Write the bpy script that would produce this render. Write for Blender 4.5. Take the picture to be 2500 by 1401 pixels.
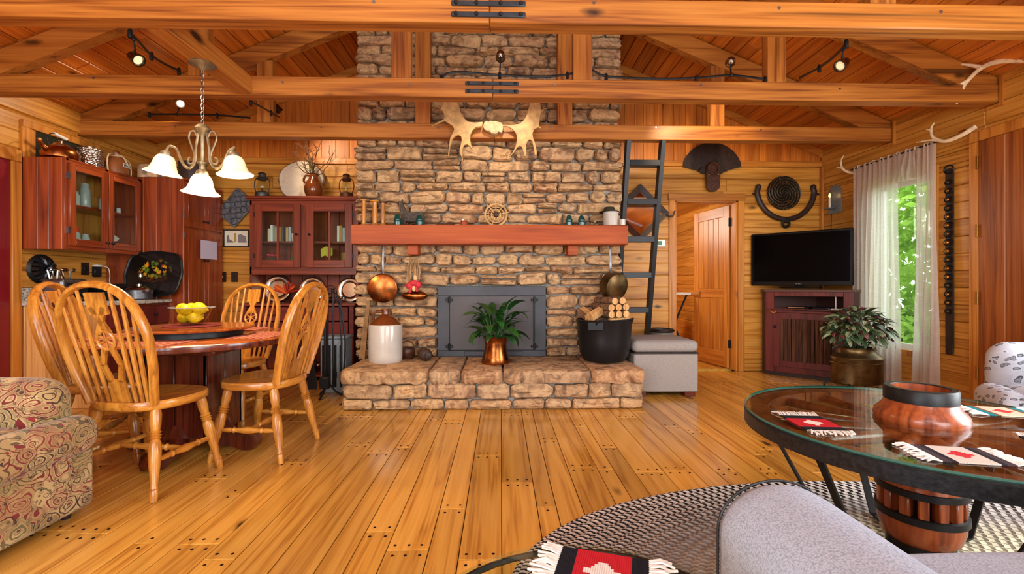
import bpy, bmesh, math, random
from mathutils import Vector, Matrix, noise
R = math.radians
PI = math.pi
rnd = random.Random(11)
for o in list(bpy.data.objects):
    bpy.data.objects.remove(o)
C = bpy.context.scene.collection

# ------------------------------------------------------------------ camera
F, HY, H, YAW = 1120.0, 697.0, 1.03, R(1.43)
cd = bpy.data.cameras.new('camera')
cam = bpy.data.objects.new('camera', cd)
C.objects.link(cam)
cam.location = (0, 0, H)
cam.rotation_euler = (R(90), 0, -YAW)
cd.sensor_width = 36
cd.lens = F / 2500 * 36
cd.shift_y = -3.5 / 2500
cd.clip_start = 0.05
bpy.context.scene.camera = cam
_f = Vector((math.sin(YAW), math.cos(YAW), 0))
_r = Vector((math.cos(YAW), -math.sin(YAW), 0))
def ray(x, y): return _f * F + _r * (x - 1250) + Vector((0, 0, HY - y))
def onY(x, y, Y):
    d = ray(x, y); return Vector((0, 0, H)) + d * (Y / d.y)
def onX(x, y, X):
    d = ray(x, y); return Vector((0, 0, H)) + d * (X / d.x)
def onZ(x, y, Z):
    d = ray(x, y); return Vector((0, 0, H)) + d * ((Z - H) / d.z)

# ------------------------------------------------------------------ world, daylight, exposure
sc = bpy.context.scene
w = bpy.data.worlds.new('overcast_sky'); sc.world = w; w.use_nodes = True
bg = w.node_tree.nodes['Background']
bg.inputs[0].default_value = (0.86, 0.94, 1.0, 1); bg.inputs[1].default_value = 2.6
sc.view_settings.view_transform = 'Standard'
sc.view_settings.look = 'None'
sc.view_settings.gamma = 1
sc.view_settings.use_curve_mapping = False
sc.view_settings.exposure = 0.9
def area(name, loc, rot, sx, sy, power, col=(1, 1, 1)):
    l = bpy.data.lights.new(name, 'AREA'); l.shape = 'RECTANGLE'; l.size = sx; l.size_y = sy
    l.energy = power; l.color = col
    o = bpy.data.objects.new(name, l); o.location = loc; o.rotation_euler = rot; C.objects.link(o); return o
DAY = (0.96, 0.985, 1.0)
# daylight entering through the big windows of the wall behind the camera and of the side wall
area('daylight_front_a', (-1.9, -1.5, 1.35), (R(68), 0, 0), 2.3, 1.95, 46, DAY)
area('daylight_front_b', (1.9, -1.5, 1.35), (R(68), 0, 0), 2.3, 1.95, 46, DAY)
area('daylight_front_gable', (0, -1.5, 3.2), (R(66), 0, 0), 3.0, 1.0, 8, DAY)
area('daylight_side_b', (3.80, 1.2, 1.35), (R(68), 0, R(90)), 1.8, 1.7, 52, (0.93, 0.97, 1.0))

# ------------------------------------------------------------------ mesh builder
class MB:
    def __init__(s, M=None):
        s.v = []; s.f = []; s.uv = None; s.M = M or Matrix.Identity(4)
    def add(s, vs, fs):
        b = len(s.v)
        s.v += [s.M @ Vector(p) for p in vs]
        s.f += [[i + b for i in f] for f in fs]
        return s
    def box(s, x0, x1, y0, y1, z0, z1, ch=0.0):
        if ch <= 0:
            return s.add([(x0,y0,z0),(x1,y0,z0),(x1,y1,z0),(x0,y1,z0),(x0,y0,z1),(x1,y0,z1),(x1,y1,z1),(x0,y1,z1)],
                         [(0,3,2,1),(4,5,6,7),(0,1,5,4),(1,2,6,5),(2,3,7,6),(3,0,4,7)])
        c = min(ch, (x1-x0)*.45, (y1-y0)*.45, (z1-z0)*.45)
        vs = []; ix = {}
        for i, X in enumerate((x0, x1)):
            for j, Y in enumerate((y0, y1)):
                for k, Z in enumerate((z0, z1)):
                    sx, sy, sz = (c if i == 0 else -c), (c if j == 0 else -c), (c if k == 0 else -c)
                    ix[i,j,k,0] = len(vs); vs.append((X, Y+sy, Z+sz))
                    ix[i,j,k,1] = len(vs); vs.append((X+sx, Y, Z+sz))
                    ix[i,j,k,2] = len(vs); vs.append((X+sx, Y+sy, Z))
        fs = []
        for i in (0,1):
            fs.append([ix[i,0,0,0], ix[i,1,0,0], ix[i,1,1,0], ix[i,0,1,0]])
            fs.append([ix[0,i,0,1], ix[1,i,0,1], ix[1,i,1,1], ix[0,i,1,1]])
            fs.append([ix[0,0,i,2], ix[1,0,i,2], ix[1,1,i,2], ix[0,1,i,2]])
        for j in (0,1):
            for k in (0,1):
                fs.append([ix[0,j,k,1], ix[1,j,k,1], ix[1,j,k,2], ix[0,j,k,2]])
                fs.append([ix[j,0,k,0], ix[j,1,k,0], ix[j,1,k,2], ix[j,0,k,2]])
                fs.append([ix[j,k,0,0], ix[j,k,1,0], ix[j,k,1,1], ix[j,k,0,1]])
        for i in (0,1):
            for j in (0,1):
                for k in (0,1): fs.append([ix[i,j,k,0], ix[i,j,k,1], ix[i,j,k,2]])
        return s.add(vs, fs)
    def rbox(s, x0, x1, y0, y1, z0, z1, r, n=3, bulge=0.0, mid=3):
        c = ((x0+x1)/2, (y0+y1)/2, (z0+z1)/2); h = ((x1-x0)/2, (y1-y0)/2, (z1-z0)/2)
        r = min(r, *[q*.98 for q in h])
        L = []
        for q in h:
            a = [q-r + r*math.tan(R(45*i/n)) for i in range(n, -1, -1)]
            m = [(q-r)*(1-2*(i+1)/(mid+1)) for i in range(mid)]
            L.append([-t for t in a] + [-t for t in m] + [t for t in reversed(a)])
        key = {}; vs = []; fs = []
        def vid(p):
            k = tuple(round(t, 6) for t in p)
            if k not in key:
                inn = [max(-(h[i]-r), min(h[i]-r, p[i])) for i in range(3)]
                d = Vector([p[i]-inn[i] for i in range(3)]); d.normalize()
                q = Vector(inn) + d*r
                if bulge:
                    e = 1.0
                    u = [abs(q[i])/h[i] for i in range(3)]
                    ax = max(range(3), key=lambda i: abs(d[i]))
                    o_ = [i for i in range(3) if i != ax]
                    e = max(0, 1-u[o_[0]]**2)*max(0, 1-u[o_[1]]**2)
                    q = q + d*bulge*e
                key[k] = len(vs); vs.append((q.x+c[0], q.y+c[1], q.z+c[2]))
            return key[k]
        for ax in range(3):
            u, w_ = [(1,2),(0,2),(0,1)][ax]
            for sgn in (-1, 1):
                for i in range(len(L[u])-1):
                    for j in range(len(L[w_])-1):
                        q = []
                        for a, b in ((0,0),(1,0),(1,1),(0,1)):
                            p = [0,0,0]; p[ax] = sgn*h[ax]; p[u] = L[u][i+a]; p[w_] = L[w_][j+b]
                            q.append(vid(p))
                        if len(set(q)) == 4: fs.append(q)
        return s.add(vs, fs)
    def lathe(s, prof, c=(0,0,0), seg=20, M=None, cap=(True, True)):
        vs = []; fs = []; n = len(prof)
        T = (M or Matrix.Identity(4))
        for (r, z) in prof:
            for k in range(seg):
                a = 2*PI*k/seg
                vs.append(T @ Vector((r*math.cos(a), r*math.sin(a), z)) + Vector(c))
        for i in range(n-1):
            for k in range(seg):
                fs.append((i*seg+k, i*seg+(k+1) % seg, (i+1)*seg+(k+1) % seg, (i+1)*seg+k))
        if cap[0]: fs.append([k for k in range(seg)][::-1])
        if cap[1]: fs.append([(n-1)*seg+k for k in range(seg)])
        return s.add(vs, fs)
    def turned(s, p0, p1, prof, seg=10):
        """prof: (radius, fraction along p0->p1)"""
        p0 = Vector(p0); d = Vector(p1)-p0
        q = d.to_track_quat('Z', 'Y').to_matrix().to_4x4()
        return s.lathe([(r, t*d.length) for r, t in prof], p0, seg, q)
    def tube(s, pts, r, seg=8, closed=False, cap=True, flat=(1, 1), up=None):
        P = [Vector(p) for p in pts]; n = len(P)
        rr = r if isinstance(r, (list, tuple)) else [r]*n
        vs = []; fs = []; prev = None
        for i in range(n):
            if closed: t = P[(i+1) % n]-P[i-1]
            else: t = P[min(i+1, n-1)]-P[max(i-1, 0)]
            if t.length < 1e-9: t = Vector((0,0,1))
            t.normalize()
            if up is not None: ref = Vector(up)
            else: ref = prev if prev is not None else (Vector((0,0,1)) if abs(t.z) < .9 else Vector((1,0,0)))
            a = ref - t*ref.dot(t)
            if a.length < 1e-6: a = t.orthogonal()
            a.normalize(); b = t.cross(a); prev = a
            for k in range(seg):
                g = 2*PI*(k+.5)/seg
                vs.append(P[i] + a*math.cos(g)*rr[i]*flat[0] + b*math.sin(g)*rr[i]*flat[1])
        m = n if closed else n-1
        for i in range(m):
            for k in range(seg):
                j = (i+1) % n
                fs.append((i*seg+k, i*seg+(k+1) % seg, j*seg+(k+1) % seg, j*seg+k))
        if cap and not closed:
            fs.append([k for k in range(seg)][::-1]); fs.append([(n-1)*seg+k for k in range(seg)])
        return s.add(vs, fs)
    def ball(s, c, r, seg=14, rings=9):
        r = (r, r, r) if not isinstance(r, (tuple, list)) else r
        vs = [(c[0], c[1], c[2]-r[2])]; fs = []
        for i in range(1, rings):
            a = -PI/2 + PI*i/rings
            for k in range(seg):
                b = 2*PI*k/seg
                vs.append((c[0]+r[0]*math.cos(a)*math.cos(b), c[1]+r[1]*math.cos(a)*math.sin(b), c[2]+r[2]*math.sin(a)))
        vs.append((c[0], c[1], c[2]+r[2]))
        for k in range(seg):
            fs.append((0, 1+(k+1) % seg, 1+k))
            fs.append((len(vs)-1, 1+(rings-2)*seg+k, 1+(rings-2)*seg+(k+1) % seg))
        for i in range(rings-2):
            for k in range(seg):
                fs.append((1+i*seg+k, 1+i*seg+(k+1) % seg, 1+(i+1)*seg+(k+1) % seg, 1+(i+1)*seg+k))
        return s.add(vs, fs)
    def prism(s, poly, a, b, plane='XZ', inset=0.0):
        """polygon in a plane, extruded from a to b along the third axis"""
        def P(u, w_, d):
            return {'XZ': (u, d, w_), 'XY': (u, w_, d), 'YZ': (d, u, w_)}[plane]
        n = len(poly)
        vs = [P(u, w_, a) for u, w_ in poly] + [P(u, w_, b) for u, w_ in poly]
        fs = [list(range(n)), list(range(2*n-1, n-1, -1))]
        for i in range(n): fs.append((i, i+n, (i+1) % n + n, (i+1) % n))
        return s.add(vs, fs)
    def grid(s, fn, nu, nv, closeu=False, uv=False):
        vs = [fn(i/nu, j/nv) for j in range(nv+1) for i in range(nu if closeu else nu+1)]
        W = nu if closeu else nu+1
        fs = []
        for j in range(nv):
            for i in range(nu):
                i2 = (i+1) % W
                fs.append((j*W+i, j*W+i2, (j+1)*W+i2, (j+1)*W+i))
        return s.add(vs, fs)
    def mesh(s, name, mat, smooth=40, recalc=True):
        me = bpy.data.meshes.new(name)
        me.from_pydata([tuple(v) for v in s.v], [], s.f)
        if recalc:
            bm = bmesh.new(); bm.from_mesh(me)
            bmesh.ops.recalc_face_normals(bm, faces=bm.faces); bm.to_mesh(me); bm.free()
        if smooth is not None:
            me.polygons.foreach_set('use_smooth', [True]*len(me.polygons))
            me.set_sharp_from_angle(angle=R(smooth))
        me.materials.append(mat)
        return me
    def obj(s, name, mat, parent=None, smooth=40, loc=None, recalc=True):
        o = bpy.data.objects.new(name, s.mesh(name, mat, smooth, recalc))
        C.objects.link(o)
        if parent is not None: o.parent = parent
        if loc is not None: o.location = loc
        return o

def tag(o, label=None, cat=None, group=None, kind=None):
    if label: o['label'] = label
    if cat: o['category'] = cat
    if group: o['group'] = group
    if kind: o['kind'] = kind
    return o
def thing(name, label, cat, loc=(0,0,0), rz=0, group=None):
    o = bpy.data.objects.new(name, None); C.objects.link(o)
    o.location = loc; o.rotation_euler = (0, 0, rz); o.empty_display_size = .1
    return tag(o, label, cat, group)
def struct(o): o['kind'] = 'structure'; return o
def copy_tree(o, parent=None):
    c = o.copy(); C.objects.link(c); c.parent = parent
    for ch in list(o.children): copy_tree(ch, c)
    return c
def T(x=0, y=0, z=0): return Matrix.Translation((x, y, z))
def RZ(a): return Matrix.Rotation(a, 4, 'Z')
def RX(a): return Matrix.Rotation(a, 4, 'X')
def RY(a): return Matrix.Rotation(a, 4, 'Y')
def lerp(a, b, t): return a + (b-a)*t
def arc(cx, cy, r, a0, a1, n): return [(cx+r*math.cos(R(lerp(a0, a1, i/n))), cy+r*math.sin(R(lerp(a0, a1, i/n)))) for i in range(n+1)]
def catmull(P, n=6):
    P = [Vector(p) for p in P]; out = []
    for i in range(len(P)-1):
        p0 = P[i-1] if i else P[0]*2-P[1]
        p1, p2 = P[i], P[i+1]
        p3 = P[i+2] if i+2 < len(P) else P[-1]*2-P[-2]
        for k in range(n):
            t = k/n
            out.append(.5*((2*p1)+(p2-p0)*t+(2*p0-5*p1+4*p2-p3)*t*t+(3*p1-p0-3*p2+p3)*t**3))
    out.append(P[-1]); return out

# ------------------------------------------------------------------ materials
def lin(c):
    return tuple((x/255/12.92 if x/255 <= .04045 else ((x/255+.055)/1.055)**2.4) for x in c) + (1,)
class NT:
    def __init__(s, name):
        s.m = bpy.data.materials.new(name); s.m.use_nodes = True
        s.t = s.m.node_tree; s.b = s.t.nodes['Principled BSDF']
    def n(s, typ, **kw):
        o = s.t.nodes.new(typ)
        for k, v in kw.items(): setattr(o, k, v)
        return o
    def l(s, a, b): s.t.links.new(a, b)
    def set(s, **kw):
        N = {'rough': 'Roughness', 'metal': 'Metallic', 'spec': 'Specular IOR Level', 'coat': 'Coat Weight', 'coatr': 'Coat Roughness',
             'trans': 'Transmission Weight', 'ior': 'IOR', 'sheen': 'Sheen Weight', 'alpha': 'Alpha'}
        for k, v in kw.items(): s.b.inputs[N[k]].default_value = v
    def math(s, op, a, b=None, clamp=False):
        o = s.n('ShaderNodeMath', operation=op); o.use_clamp = clamp
        for i, q in enumerate((a, b)):
            if q is None: continue
            if isinstance(q, (int, float)): o.inputs[i].default_value = q
            else: s.l(q, o.inputs[i])
        return o.outputs[0]
    def vmath(s, op, a, b):
        o = s.n('ShaderNodeVectorMath', operation=op)
        for i, q in enumerate((a, b)):
            if isinstance(q, tuple): o.inputs[i].default_value = q
            else: s.l(q, o.inputs[i])
        return o.outputs[0]
    def coords(s, random_offset=True):
        tc = s.n('ShaderNodeTexCoord').outputs['Object']
        if not random_offset: return tc
        oi = s.n('ShaderNodeObjectInfo').outputs['Random']
        cb = s.n('ShaderNodeCombineXYZ')
        s.l(s.math('MULTIPLY', oi, 61.0), cb.inputs[0]); s.l(s.math('MULTIPLY', oi, 37.0), cb.inputs[1]); s.l(s.math('MULTIPLY', oi, 83.0), cb.inputs[2])
        return s.vmath('ADD', tc, cb.outputs[0])
    def rand(s): return s.n('ShaderNodeObjectInfo').outputs['Random']
    def noise(s, vec, scale=5, detail=3, dist=0.0, rough=.5):
        o = s.n('ShaderNodeTexNoise'); s.l(vec, o.inputs['Vector'])
        o.inputs['Scale'].default_value = scale; o.inputs['Detail'].default_value = detail
        o.inputs['Distortion'].default_value = dist; o.inputs['Roughness'].default_value = rough
        return o.outputs['Fac']
    def voro(s, vec, scale=5, feature='F1', rnd_=1.0):
        o = s.n('ShaderNodeTexVoronoi', feature=feature); s.l(vec, o.inputs['Vector'])
        o.inputs['Scale'].default_value = scale
        o.inputs['Randomness'].default_value = rnd_
        return o
    def ramp(s, fac, stops, interp='LINEAR'):
        o = s.n('ShaderNodeValToRGB'); cr = o.color_ramp; cr.interpolation = interp
        while len(cr.elements) < len(stops): cr.elements.new(.5)
        for e, (p, c) in zip(cr.elements, stops):
            e.position = p; e.color = lin(c) if len(c) == 3 else c
        s.l(fac, o.inputs[0]); return o.outputs[0]
    def mix(s, fac, a, b, mode='MIX'):
        o = s.n('ShaderNodeMix', data_type='RGBA', blend_type=mode)
        for i, q in ((0, fac), (6, a), (7, b)):
            if isinstance(q, (int, float)): o.inputs[i].default_value = q
            elif isinstance(q, tuple): o.inputs[i].default_value = lin(q) if len(q) == 3 else q
            else: s.l(q, o.inputs[i])
        return o.outputs[2]
    def col(s, c):
        if isinstance(c, tuple): s.b.inputs['Base Color'].default_value = lin(c)
        else: s.l(c, s.b.inputs['Base Color'])
    def bump(s, h, strength=.3, dist=.01):
        o = s.n('ShaderNodeBump'); o.inputs['Strength'].default_value = strength; o.inputs['Distance'].default_value = dist
        s.l(h, o.inputs['Height']); s.l(o.outputs[0], s.b.inputs['Normal'])
    def value(s, c, fac):
        o = s.n('ShaderNodeHueSaturation'); s.l(c, o.inputs['Color']); s.l(fac, o.inputs['Value']); return o.outputs[0]
    def mapped(s, vec, sc_):
        return s.vmath('MULTIPLY', vec, sc_)

def wood(name, light, mid, dark, axis='X', rough=.42, scale=1.0, knots=.5, coat=0.0, vary=.25, spec=.4, cracks=0.0, con=.5):
    m = NT(name); v = m.coords()
    def ax(a, b):
        q = [b*scale]*3; q['XYZ'.index(axis)] = a*scale; return tuple(q)
    n1 = m.noise(m.mapped(v, ax(.28, 5.0)), 1.0, 3, .5)
    rings = m.math('PINGPONG', m.math('MULTIPLY', n1, 13.0), 1.0)
    n2 = m.noise(m.mapped(v, ax(2.5, 90.0)), 1.0, 2, 0)
    f = m.math('ADD', m.math('MULTIPLY', rings, .34), m.math('MULTIPLY', n2, .62))
    c = m.ramp(f, [(lerp(.12, .28, con), dark), (.46, mid), (lerp(.88, .66, con), light)])
    big = m.noise(m.mapped(v, ax(.7, 2.2)), 1.0, 2, 0)
    val = m.math('ADD', m.math('MULTIPLY', m.rand(), vary*1.1), m.math('ADD', m.math('MULTIPLY', big, .35), .83-vary*.55))
    c = m.value(c, val)
    if cracks > 0:
        ck = m.noise(m.mapped(v, ax(.35, 17.0)), 1.0, 2, .3)
        c = m.mix(m.math('MULTIPLY', m.math('SUBTRACT', 1.0, m.ramp_f(ck, .66, .74)), cracks), c, tuple(int(q*.45) for q in dark))
    if knots > 0:
        vo = m.voro(m.mapped(v, ax(2.0, 5.0)), 1.0)
        nd = m.noise(m.mapped(v, ax(10, 18)), 1.0, 2, 0)
        d = m.math('ADD', vo.outputs['Distance'], m.math('MULTIPLY', nd, .16))
        sel = m.math('GREATER_THAN', m.n_sep(vo.outputs['Color']), 1.0-knots*.55)
        k = m.math('MULTIPLY', sel, m.ramp_f(d, .13, .24))
        c = m.mix(k, c, tuple(int(q*.42) for q in dark))
    m.col(c); m.set(rough=rough, coat=coat, coatr=.12, spec=spec)
    m.bump(f, .12, .004)
    return m.m
def _sep(s, c):
    o = s.n('ShaderNodeSeparateColor'); s.l(c, o.inputs[0]); return o.outputs[0]
NT.n_sep = _sep
def _rf(s, f, a, b):
    """1 below a, 0 above b"""
    o = s.n('ShaderNodeMapRange'); s.l(f, o.inputs[0])
    o.inputs[1].default_value = a; o.inputs[2].default_value = b; o.inputs[3].default_value = 1; o.inputs[4].default_value = 0
    return o.outputs[0]
NT.ramp_f = _rf

def plain(name, col, rough=.5, metal=0.0, nz=0.0, nscale=20, bump=0.0, spec=.5, coat=0.0, vary=0.0, trans=0.0, ior=1.45):
    m = NT(name); c = None
    if nz > 0 or vary > 0 or bump > 0:
        v = m.coords(); n = m.noise(v, nscale, 4)
        a = tuple(max(0, int(q*(1-nz))) for q in col); b = tuple(min(255, int(q*(1+nz))) for q in col)
        c = m.ramp(n, [(.3, a), (.7, b)])
        if vary > 0: c = m.value(c, m.math('ADD', m.math('MULTIPLY', m.rand(), vary*2), 1-vary))
        if bump > 0: m.bump(n, bump, .006)
    m.col(c if c is not None else col)
    m.set(rough=rough, metal=metal, spec=spec, coat=coat, trans=trans, ior=ior)
    return m.m
def emit(name, col, strength, base=None):
    m = NT(name); m.col(base or col)
    m.b.inputs['Emission Color'].default_value = lin(col); m.b.inputs['Emission Strength'].default_value = strength
    m.set(rough=.4)
    return m.m
def glass(name, col=(245, 250, 248), rough=.02, alpha_mix=.78, ior=1.45):
    """thin pane glass: transparent with fresnel reflections"""
    m = NT(name); t = m.t
    tr = m.n('ShaderNodeBsdfTransparent'); tr.inputs[0].default_value = lin(col)
    gl = m.n('ShaderNodeBsdfGlossy'); gl.inputs['Roughness'].default_value = rough
    fr = m.n('ShaderNodeFresnel'); fr.inputs[0].default_value = ior
    mx = m.n('ShaderNodeMixShader')
    ge = m.n('ShaderNodeNewGeometry')
    fac = m.math('MULTIPLY', fr.outputs[0], m.math('SUBTRACT', 1.0, ge.outputs['Backfacing']))
    m.l(fac, mx.inputs[0]); m.l(tr.outputs[0], mx.inputs[1]); m.l(gl.outputs[0], mx.inputs[2])
    m.l(mx.outputs[0], t.nodes['Material Output'].inputs[0])
    return m.m

PINE = ((212, 154, 70), (194, 130, 48), (156, 96, 32))
CEIL = ((222, 138, 52), (202, 114, 36), (166, 86, 24))
FLR = ((216, 164, 78), (202, 146, 60), (158, 100, 34))
BEAM = ((184, 118, 48), (162, 96, 33), (118, 61, 18))
CHERRY = ((168, 78, 32), (140, 58, 22), (92, 34, 13))
W = {}
for a in 'XYZ':
    W['pine'+a] = wood('pine_boards_'+a, *PINE, axis=a, rough=.38, knots=.35, vary=.22)
    W['ceil'+a] = wood('ceiling_boards_'+a, *CEIL, axis=a, rough=.42, knots=.35, vary=.32, con=.2)
    W['beam'+a] = wood('beam_timber_'+a, *BEAM, axis=a, rough=.45, knots=.6, vary=.12, scale=.9, cracks=.8, con=.75)
    W['cherry'+a] = wood('dark_cherry_'+a, *CHERRY, axis=a, rough=.3, knots=.15, vary=.2, coat=.25, con=.3)
    W['oak'+a] = wood('honey_oak_'+a, (204, 142, 56), (184, 118, 42), (146, 86, 28), axis=a, rough=.28, knots=0, vary=.08, scale=1.5, coat=.3)
    W['trim'+a] = wood('trim_pine_'+a, (208, 140, 58), (190, 118, 42), (152, 86, 28), axis=a, rough=.36, knots=.2, vary=.1)
W['floor'] = wood('floor_planks', *FLR, axis='Y', rough=.2, knots=.4, vary=.38, coat=.4, con=.28)
W['red'] = wood('barn_red_paint', (116, 44, 36), (100, 36, 30), (70, 24, 20), axis='Z', rough=.42, knots=0, vary=.05)
W['mantel'] = wood('red_cedar_mantel', (174, 86, 36), (156, 70, 27), (128, 52, 19), axis='X', rough=.45, knots=.1, vary=.02, spec=.2)
W['door'] = wood('door_planks', (178, 104, 40), (152, 80, 26), (96, 44, 14), axis='Z', rough=.4, knots=.6, vary=.25, con=.35)
W['wheel'] = wood('old_hub_wood', (170, 90, 44), (142, 66, 30), (86, 36, 18), axis='Z', rough=.35, knots=.1, vary=.1, coat=.4, con=.3)
W['walnut'] = wood('table_mahogany', (110, 46, 24), (84, 30, 16), (48, 16, 10), axis='Z', rough=.25, knots=0, vary=.05, coat=.4)
M = {}
M['mortar'] = plain('mortar', (150, 144, 134), .9, nz=.2, nscale=40, bump=.3)
M['dark'] = plain('dark_gap', (34, 18, 9), .9, spec=.1)
M['black'] = plain('black_iron', (24, 25, 27), .42, metal=.3, nz=.15, nscale=60, bump=.1)
M['blackpaint'] = plain('black_paint', (26, 29, 33), .4)
M['steel'] = plain('dull_steel', (120, 122, 126), .35, metal=.9, nz=.15)
M['strap'] = plain('strap_iron', (58, 64, 70), .38, metal=.6, nz=.1)
M['silver'] = plain('polished_pewter', (205, 196, 180), .18, metal=1.0)
M['copper'] = plain('aged_copper', (150, 88, 44), .26, metal=1.0, nz=.25, nscale=12)
M['copperdark'] = plain('tarnished_copper', (98, 78, 48), .4, metal=.9, nz=.3, nscale=10)
M['brass'] = plain('brass', (176, 132, 60), .28, metal=1.0)
M['white'] = plain('white_enamel', (226, 222, 212), .2, coat=.4)
M['stonew'] = plain('stoneware_glaze', (196, 190, 180), .22, nz=.04, nscale=8, coat=.4)
M['brownglaze'] = plain('brown_glaze', (104, 52, 22), .15, nz=.2, nscale=10, coat=.6)
M['leather'] = plain('dark_leather', (46, 30, 22), .45, nz=.25, nscale=30, bump=.2)
M['leatherb'] = plain('brown_leather', (74, 40, 24), .4, nz=.25, nscale=30, bump=.2)
M['antler'] = plain('bone_antler', (226, 200, 160), .5, nz=.12, nscale=25, bump=.15)
M['moose'] = plain('moose_antler', (188, 148, 92), .45, nz=.14, nscale=18, bump=.25)
M['teal'] = plain('teal_glass', (0, 92, 88), .08, trans=.55, ior=1.45, coat=.5)
M['pane'] = glass('window_glass')
M['clear'] = glass('clear_glassware', (236, 244, 244), .03, ior=1.5)
M['jar'] = plain('jar_glass', (196, 212, 210), .12, trans=.35, spec=.6)
M['tabletop_glass'] = glass('tabletop_glass', (240, 248, 244), .01, ior=1.52)
M['tv'] = plain('tv_screen', (2, 2, 3), .2, spec=.06)
M['tvb'] = plain('tv_bezel', (8, 8, 9), .3, spec=.2)
M['lemon'] = plain('lemon_skin', (236, 190, 16), .4, nz=.06, nscale=60, bump=.15)
M['paper'] = plain('paper', (226, 214, 190), .8)
M['linen'] = plain('linen_fringe', (226, 222, 214), .9, nz=.06, nscale=80)
# ================================================================== SHELL
XL, XR, YB, YF, ZW = -4.0, 3.87, 5.45, -1.6, 2.66
XM, SL = -0.065, 0.41
ZR = ZW + SL*(XR-XM)
def roof(x): return ZR - SL*abs(x-XM)
def subtract(a, b, cuts):
    segs = [(a, b)]
    for c0, c1 in cuts:
        out = []
        for s0, s1 in segs:
            if c1 <= s0 or c0 >= s1: out.append((s0, s1)); continue
            if c0 > s0: out.append((s0, c0))
            if c1 < s1: out.append((c1, s1))
        segs = out
    return [q for q in segs if q[1]-q[0] > .02]
def plank(parent, lo, hi, nrm, mat, name='plank', ch=.006, sgn=-1):
    """board in an axis-aligned box; the edges of the face that points along sgn*nrm are chamfered"""
    c = [(a+b)/2 for a, b in zip(lo, hi)]; h = [(b-a)/2 for a, b in zip(lo, hi)]
    u, w_ = [(1,2),(0,2),(0,1)][nrm]
    vs = []
    for d, e in ((-sgn*h[nrm], 0), (sgn*(h[nrm]-ch), 0), (sgn*h[nrm], ch)):
        for su, sw in ((-1,-1),(1,-1),(1,1),(-1,1)):
            p = [0,0,0]; p[nrm] = d; p[u] = su*(h[u]-e); p[w_] = sw*(h[w_]-e); vs.append(p)
    fs = [(0,1,2,3), (8,9,10,11)]
    for q in (0, 4):
        for i in range(4): fs.append((q+i, q+(i+1) % 4, q+4+(i+1) % 4, q+4+i))
    m = MB().add(vs, fs)
    o = m.obj(name, mat, parent, smooth=None, loc=c)
    return o
def cutrow(a, b, lmin, lmax):
    out = []; x = a
    while x < b:
        L = rnd.uniform(lmin, lmax)
        if b-(x+L) < lmin*.6: L = b-x
        out.append((x, x+L)); x += L
    return out

def boarded(parent, axis, lo, hi, holes, top, X, d, mat, sgn, lmin=1.0, lmax=3.0):
    """courses of horizontal boards; holes are (a0, a1, z0, z1); a board is cut where a hole meets it"""
    z = 0
    while z < top-.02:
        z1 = min(z+bh, top)
        zs = sorted({z, z1} | {q for h in holes for q in h[2:] if z+.015 < q < z1-.015})
        rs = rnd.random()*1.5
        for za, zb in zip(zs, zs[1:]):
            zm = (za+zb)/2
            for a, b in subtract(lo, hi, [(h[0], h[1]) for h in holes if h[2] < zm < h[3]]):
                for s0, s1 in cutrow(a, b, lmin, lmax):
                    if axis == 'X': plank(parent, (s0+.001, min(X, X+d), za+.001), (s1-.001, max(X, X+d), zb-.001), 1, mat, sgn=sgn)
                    else: plank(parent, (min(X, X+d), s0+.001, za+.001), (max(X, X+d), s1-.001, zb-.001), 0, mat, sgn=sgn)
        z = z1
bh = .1445

# floor
floor = struct(MB().box(XL-.1, XR+.1, YF, YB+.1, -.2, -.022).obj('floor', M['dark']))
pegs = MB()
plank(floor, (XL, YF, -.022), (XR, 1.2, 0), 2, W['floor'], 'floor_boards_beyond_view', sgn=1)
x = XL
while x < XR:
    wd = min(rnd.choice((.09, .105, .12, .165, .165)), XR-x)
    if XR-x-wd < .05: wd = XR-x
    for y0, y1 in cutrow(1.2-rnd.random()*.6, YB, .7, 2.0):
        y0 = max(y0, 1.2)
        if y1-y0 < .1 or (x+wd < -3.45 and y0 > 3.9) or (x > -1.25 and x+wd < 1.1 and y0 > 3.85): continue
        plank(floor, (x+.0018, y0+.0018, -.022), (x+wd-.0018, y1-.0018, 0), 2, W['floor'], ch=.002, sgn=1)
        for yy in (y0+.035, y1-.035):
            for xx in ((x+wd/2,) if wd < .1 else ((x+.03, x+wd-.03) if wd < .15 else (x+.03, x+wd/2, x+wd-.03))):
                pegs.lathe([(.0065, .0), (.0065, .0008)], (xx+rnd.uniform(-.003,.003), yy, .0002), 7, cap=(False, True))
    x += wd
pg = pegs.obj('peg', M['dark'], floor, smooth=None); pg['kind'] = 'stuff'

# back wall
DX0, DX1, DZ = 2.09, 2.85, 2.05
wb = MB()
wb.prism([(XL-.1, -.1), (XL-.1, roof(XL)), (XM, ZR+.05), (DX0, roof(DX0)), (DX0, -.1)], YB+.015, YB+.14)
wb.prism([(DX1, -.1), (DX1, roof(DX1)), (XR+.1, roof(XR)), (XR+.1, -.1)], YB+.015, YB+.14)
wb.prism([(DX0, DZ), (DX0, roof(DX0)), (DX1, roof(DX1)), (DX1, DZ)], YB+.015, YB+.14)
wall_back = struct(wb.obj('wall_back', M['dark'], smooth=None))
CH0, CH1, CHY = -1.42, 1.20, 4.60          # chimney
boarded(wall_back, 'X', XL, XR, [(CH0+.1, CH1-.1, -1, 9), (XL-1, -3.3, -1, 2.0), (DX0-.07, DX1+.07, -1, DZ+.07), (-2.68, -1.3, -1, 1.9)], 17*bh, YB, .02, W['pineX'], -1, 1.0, 3.2)
tz = 17*bh
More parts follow.
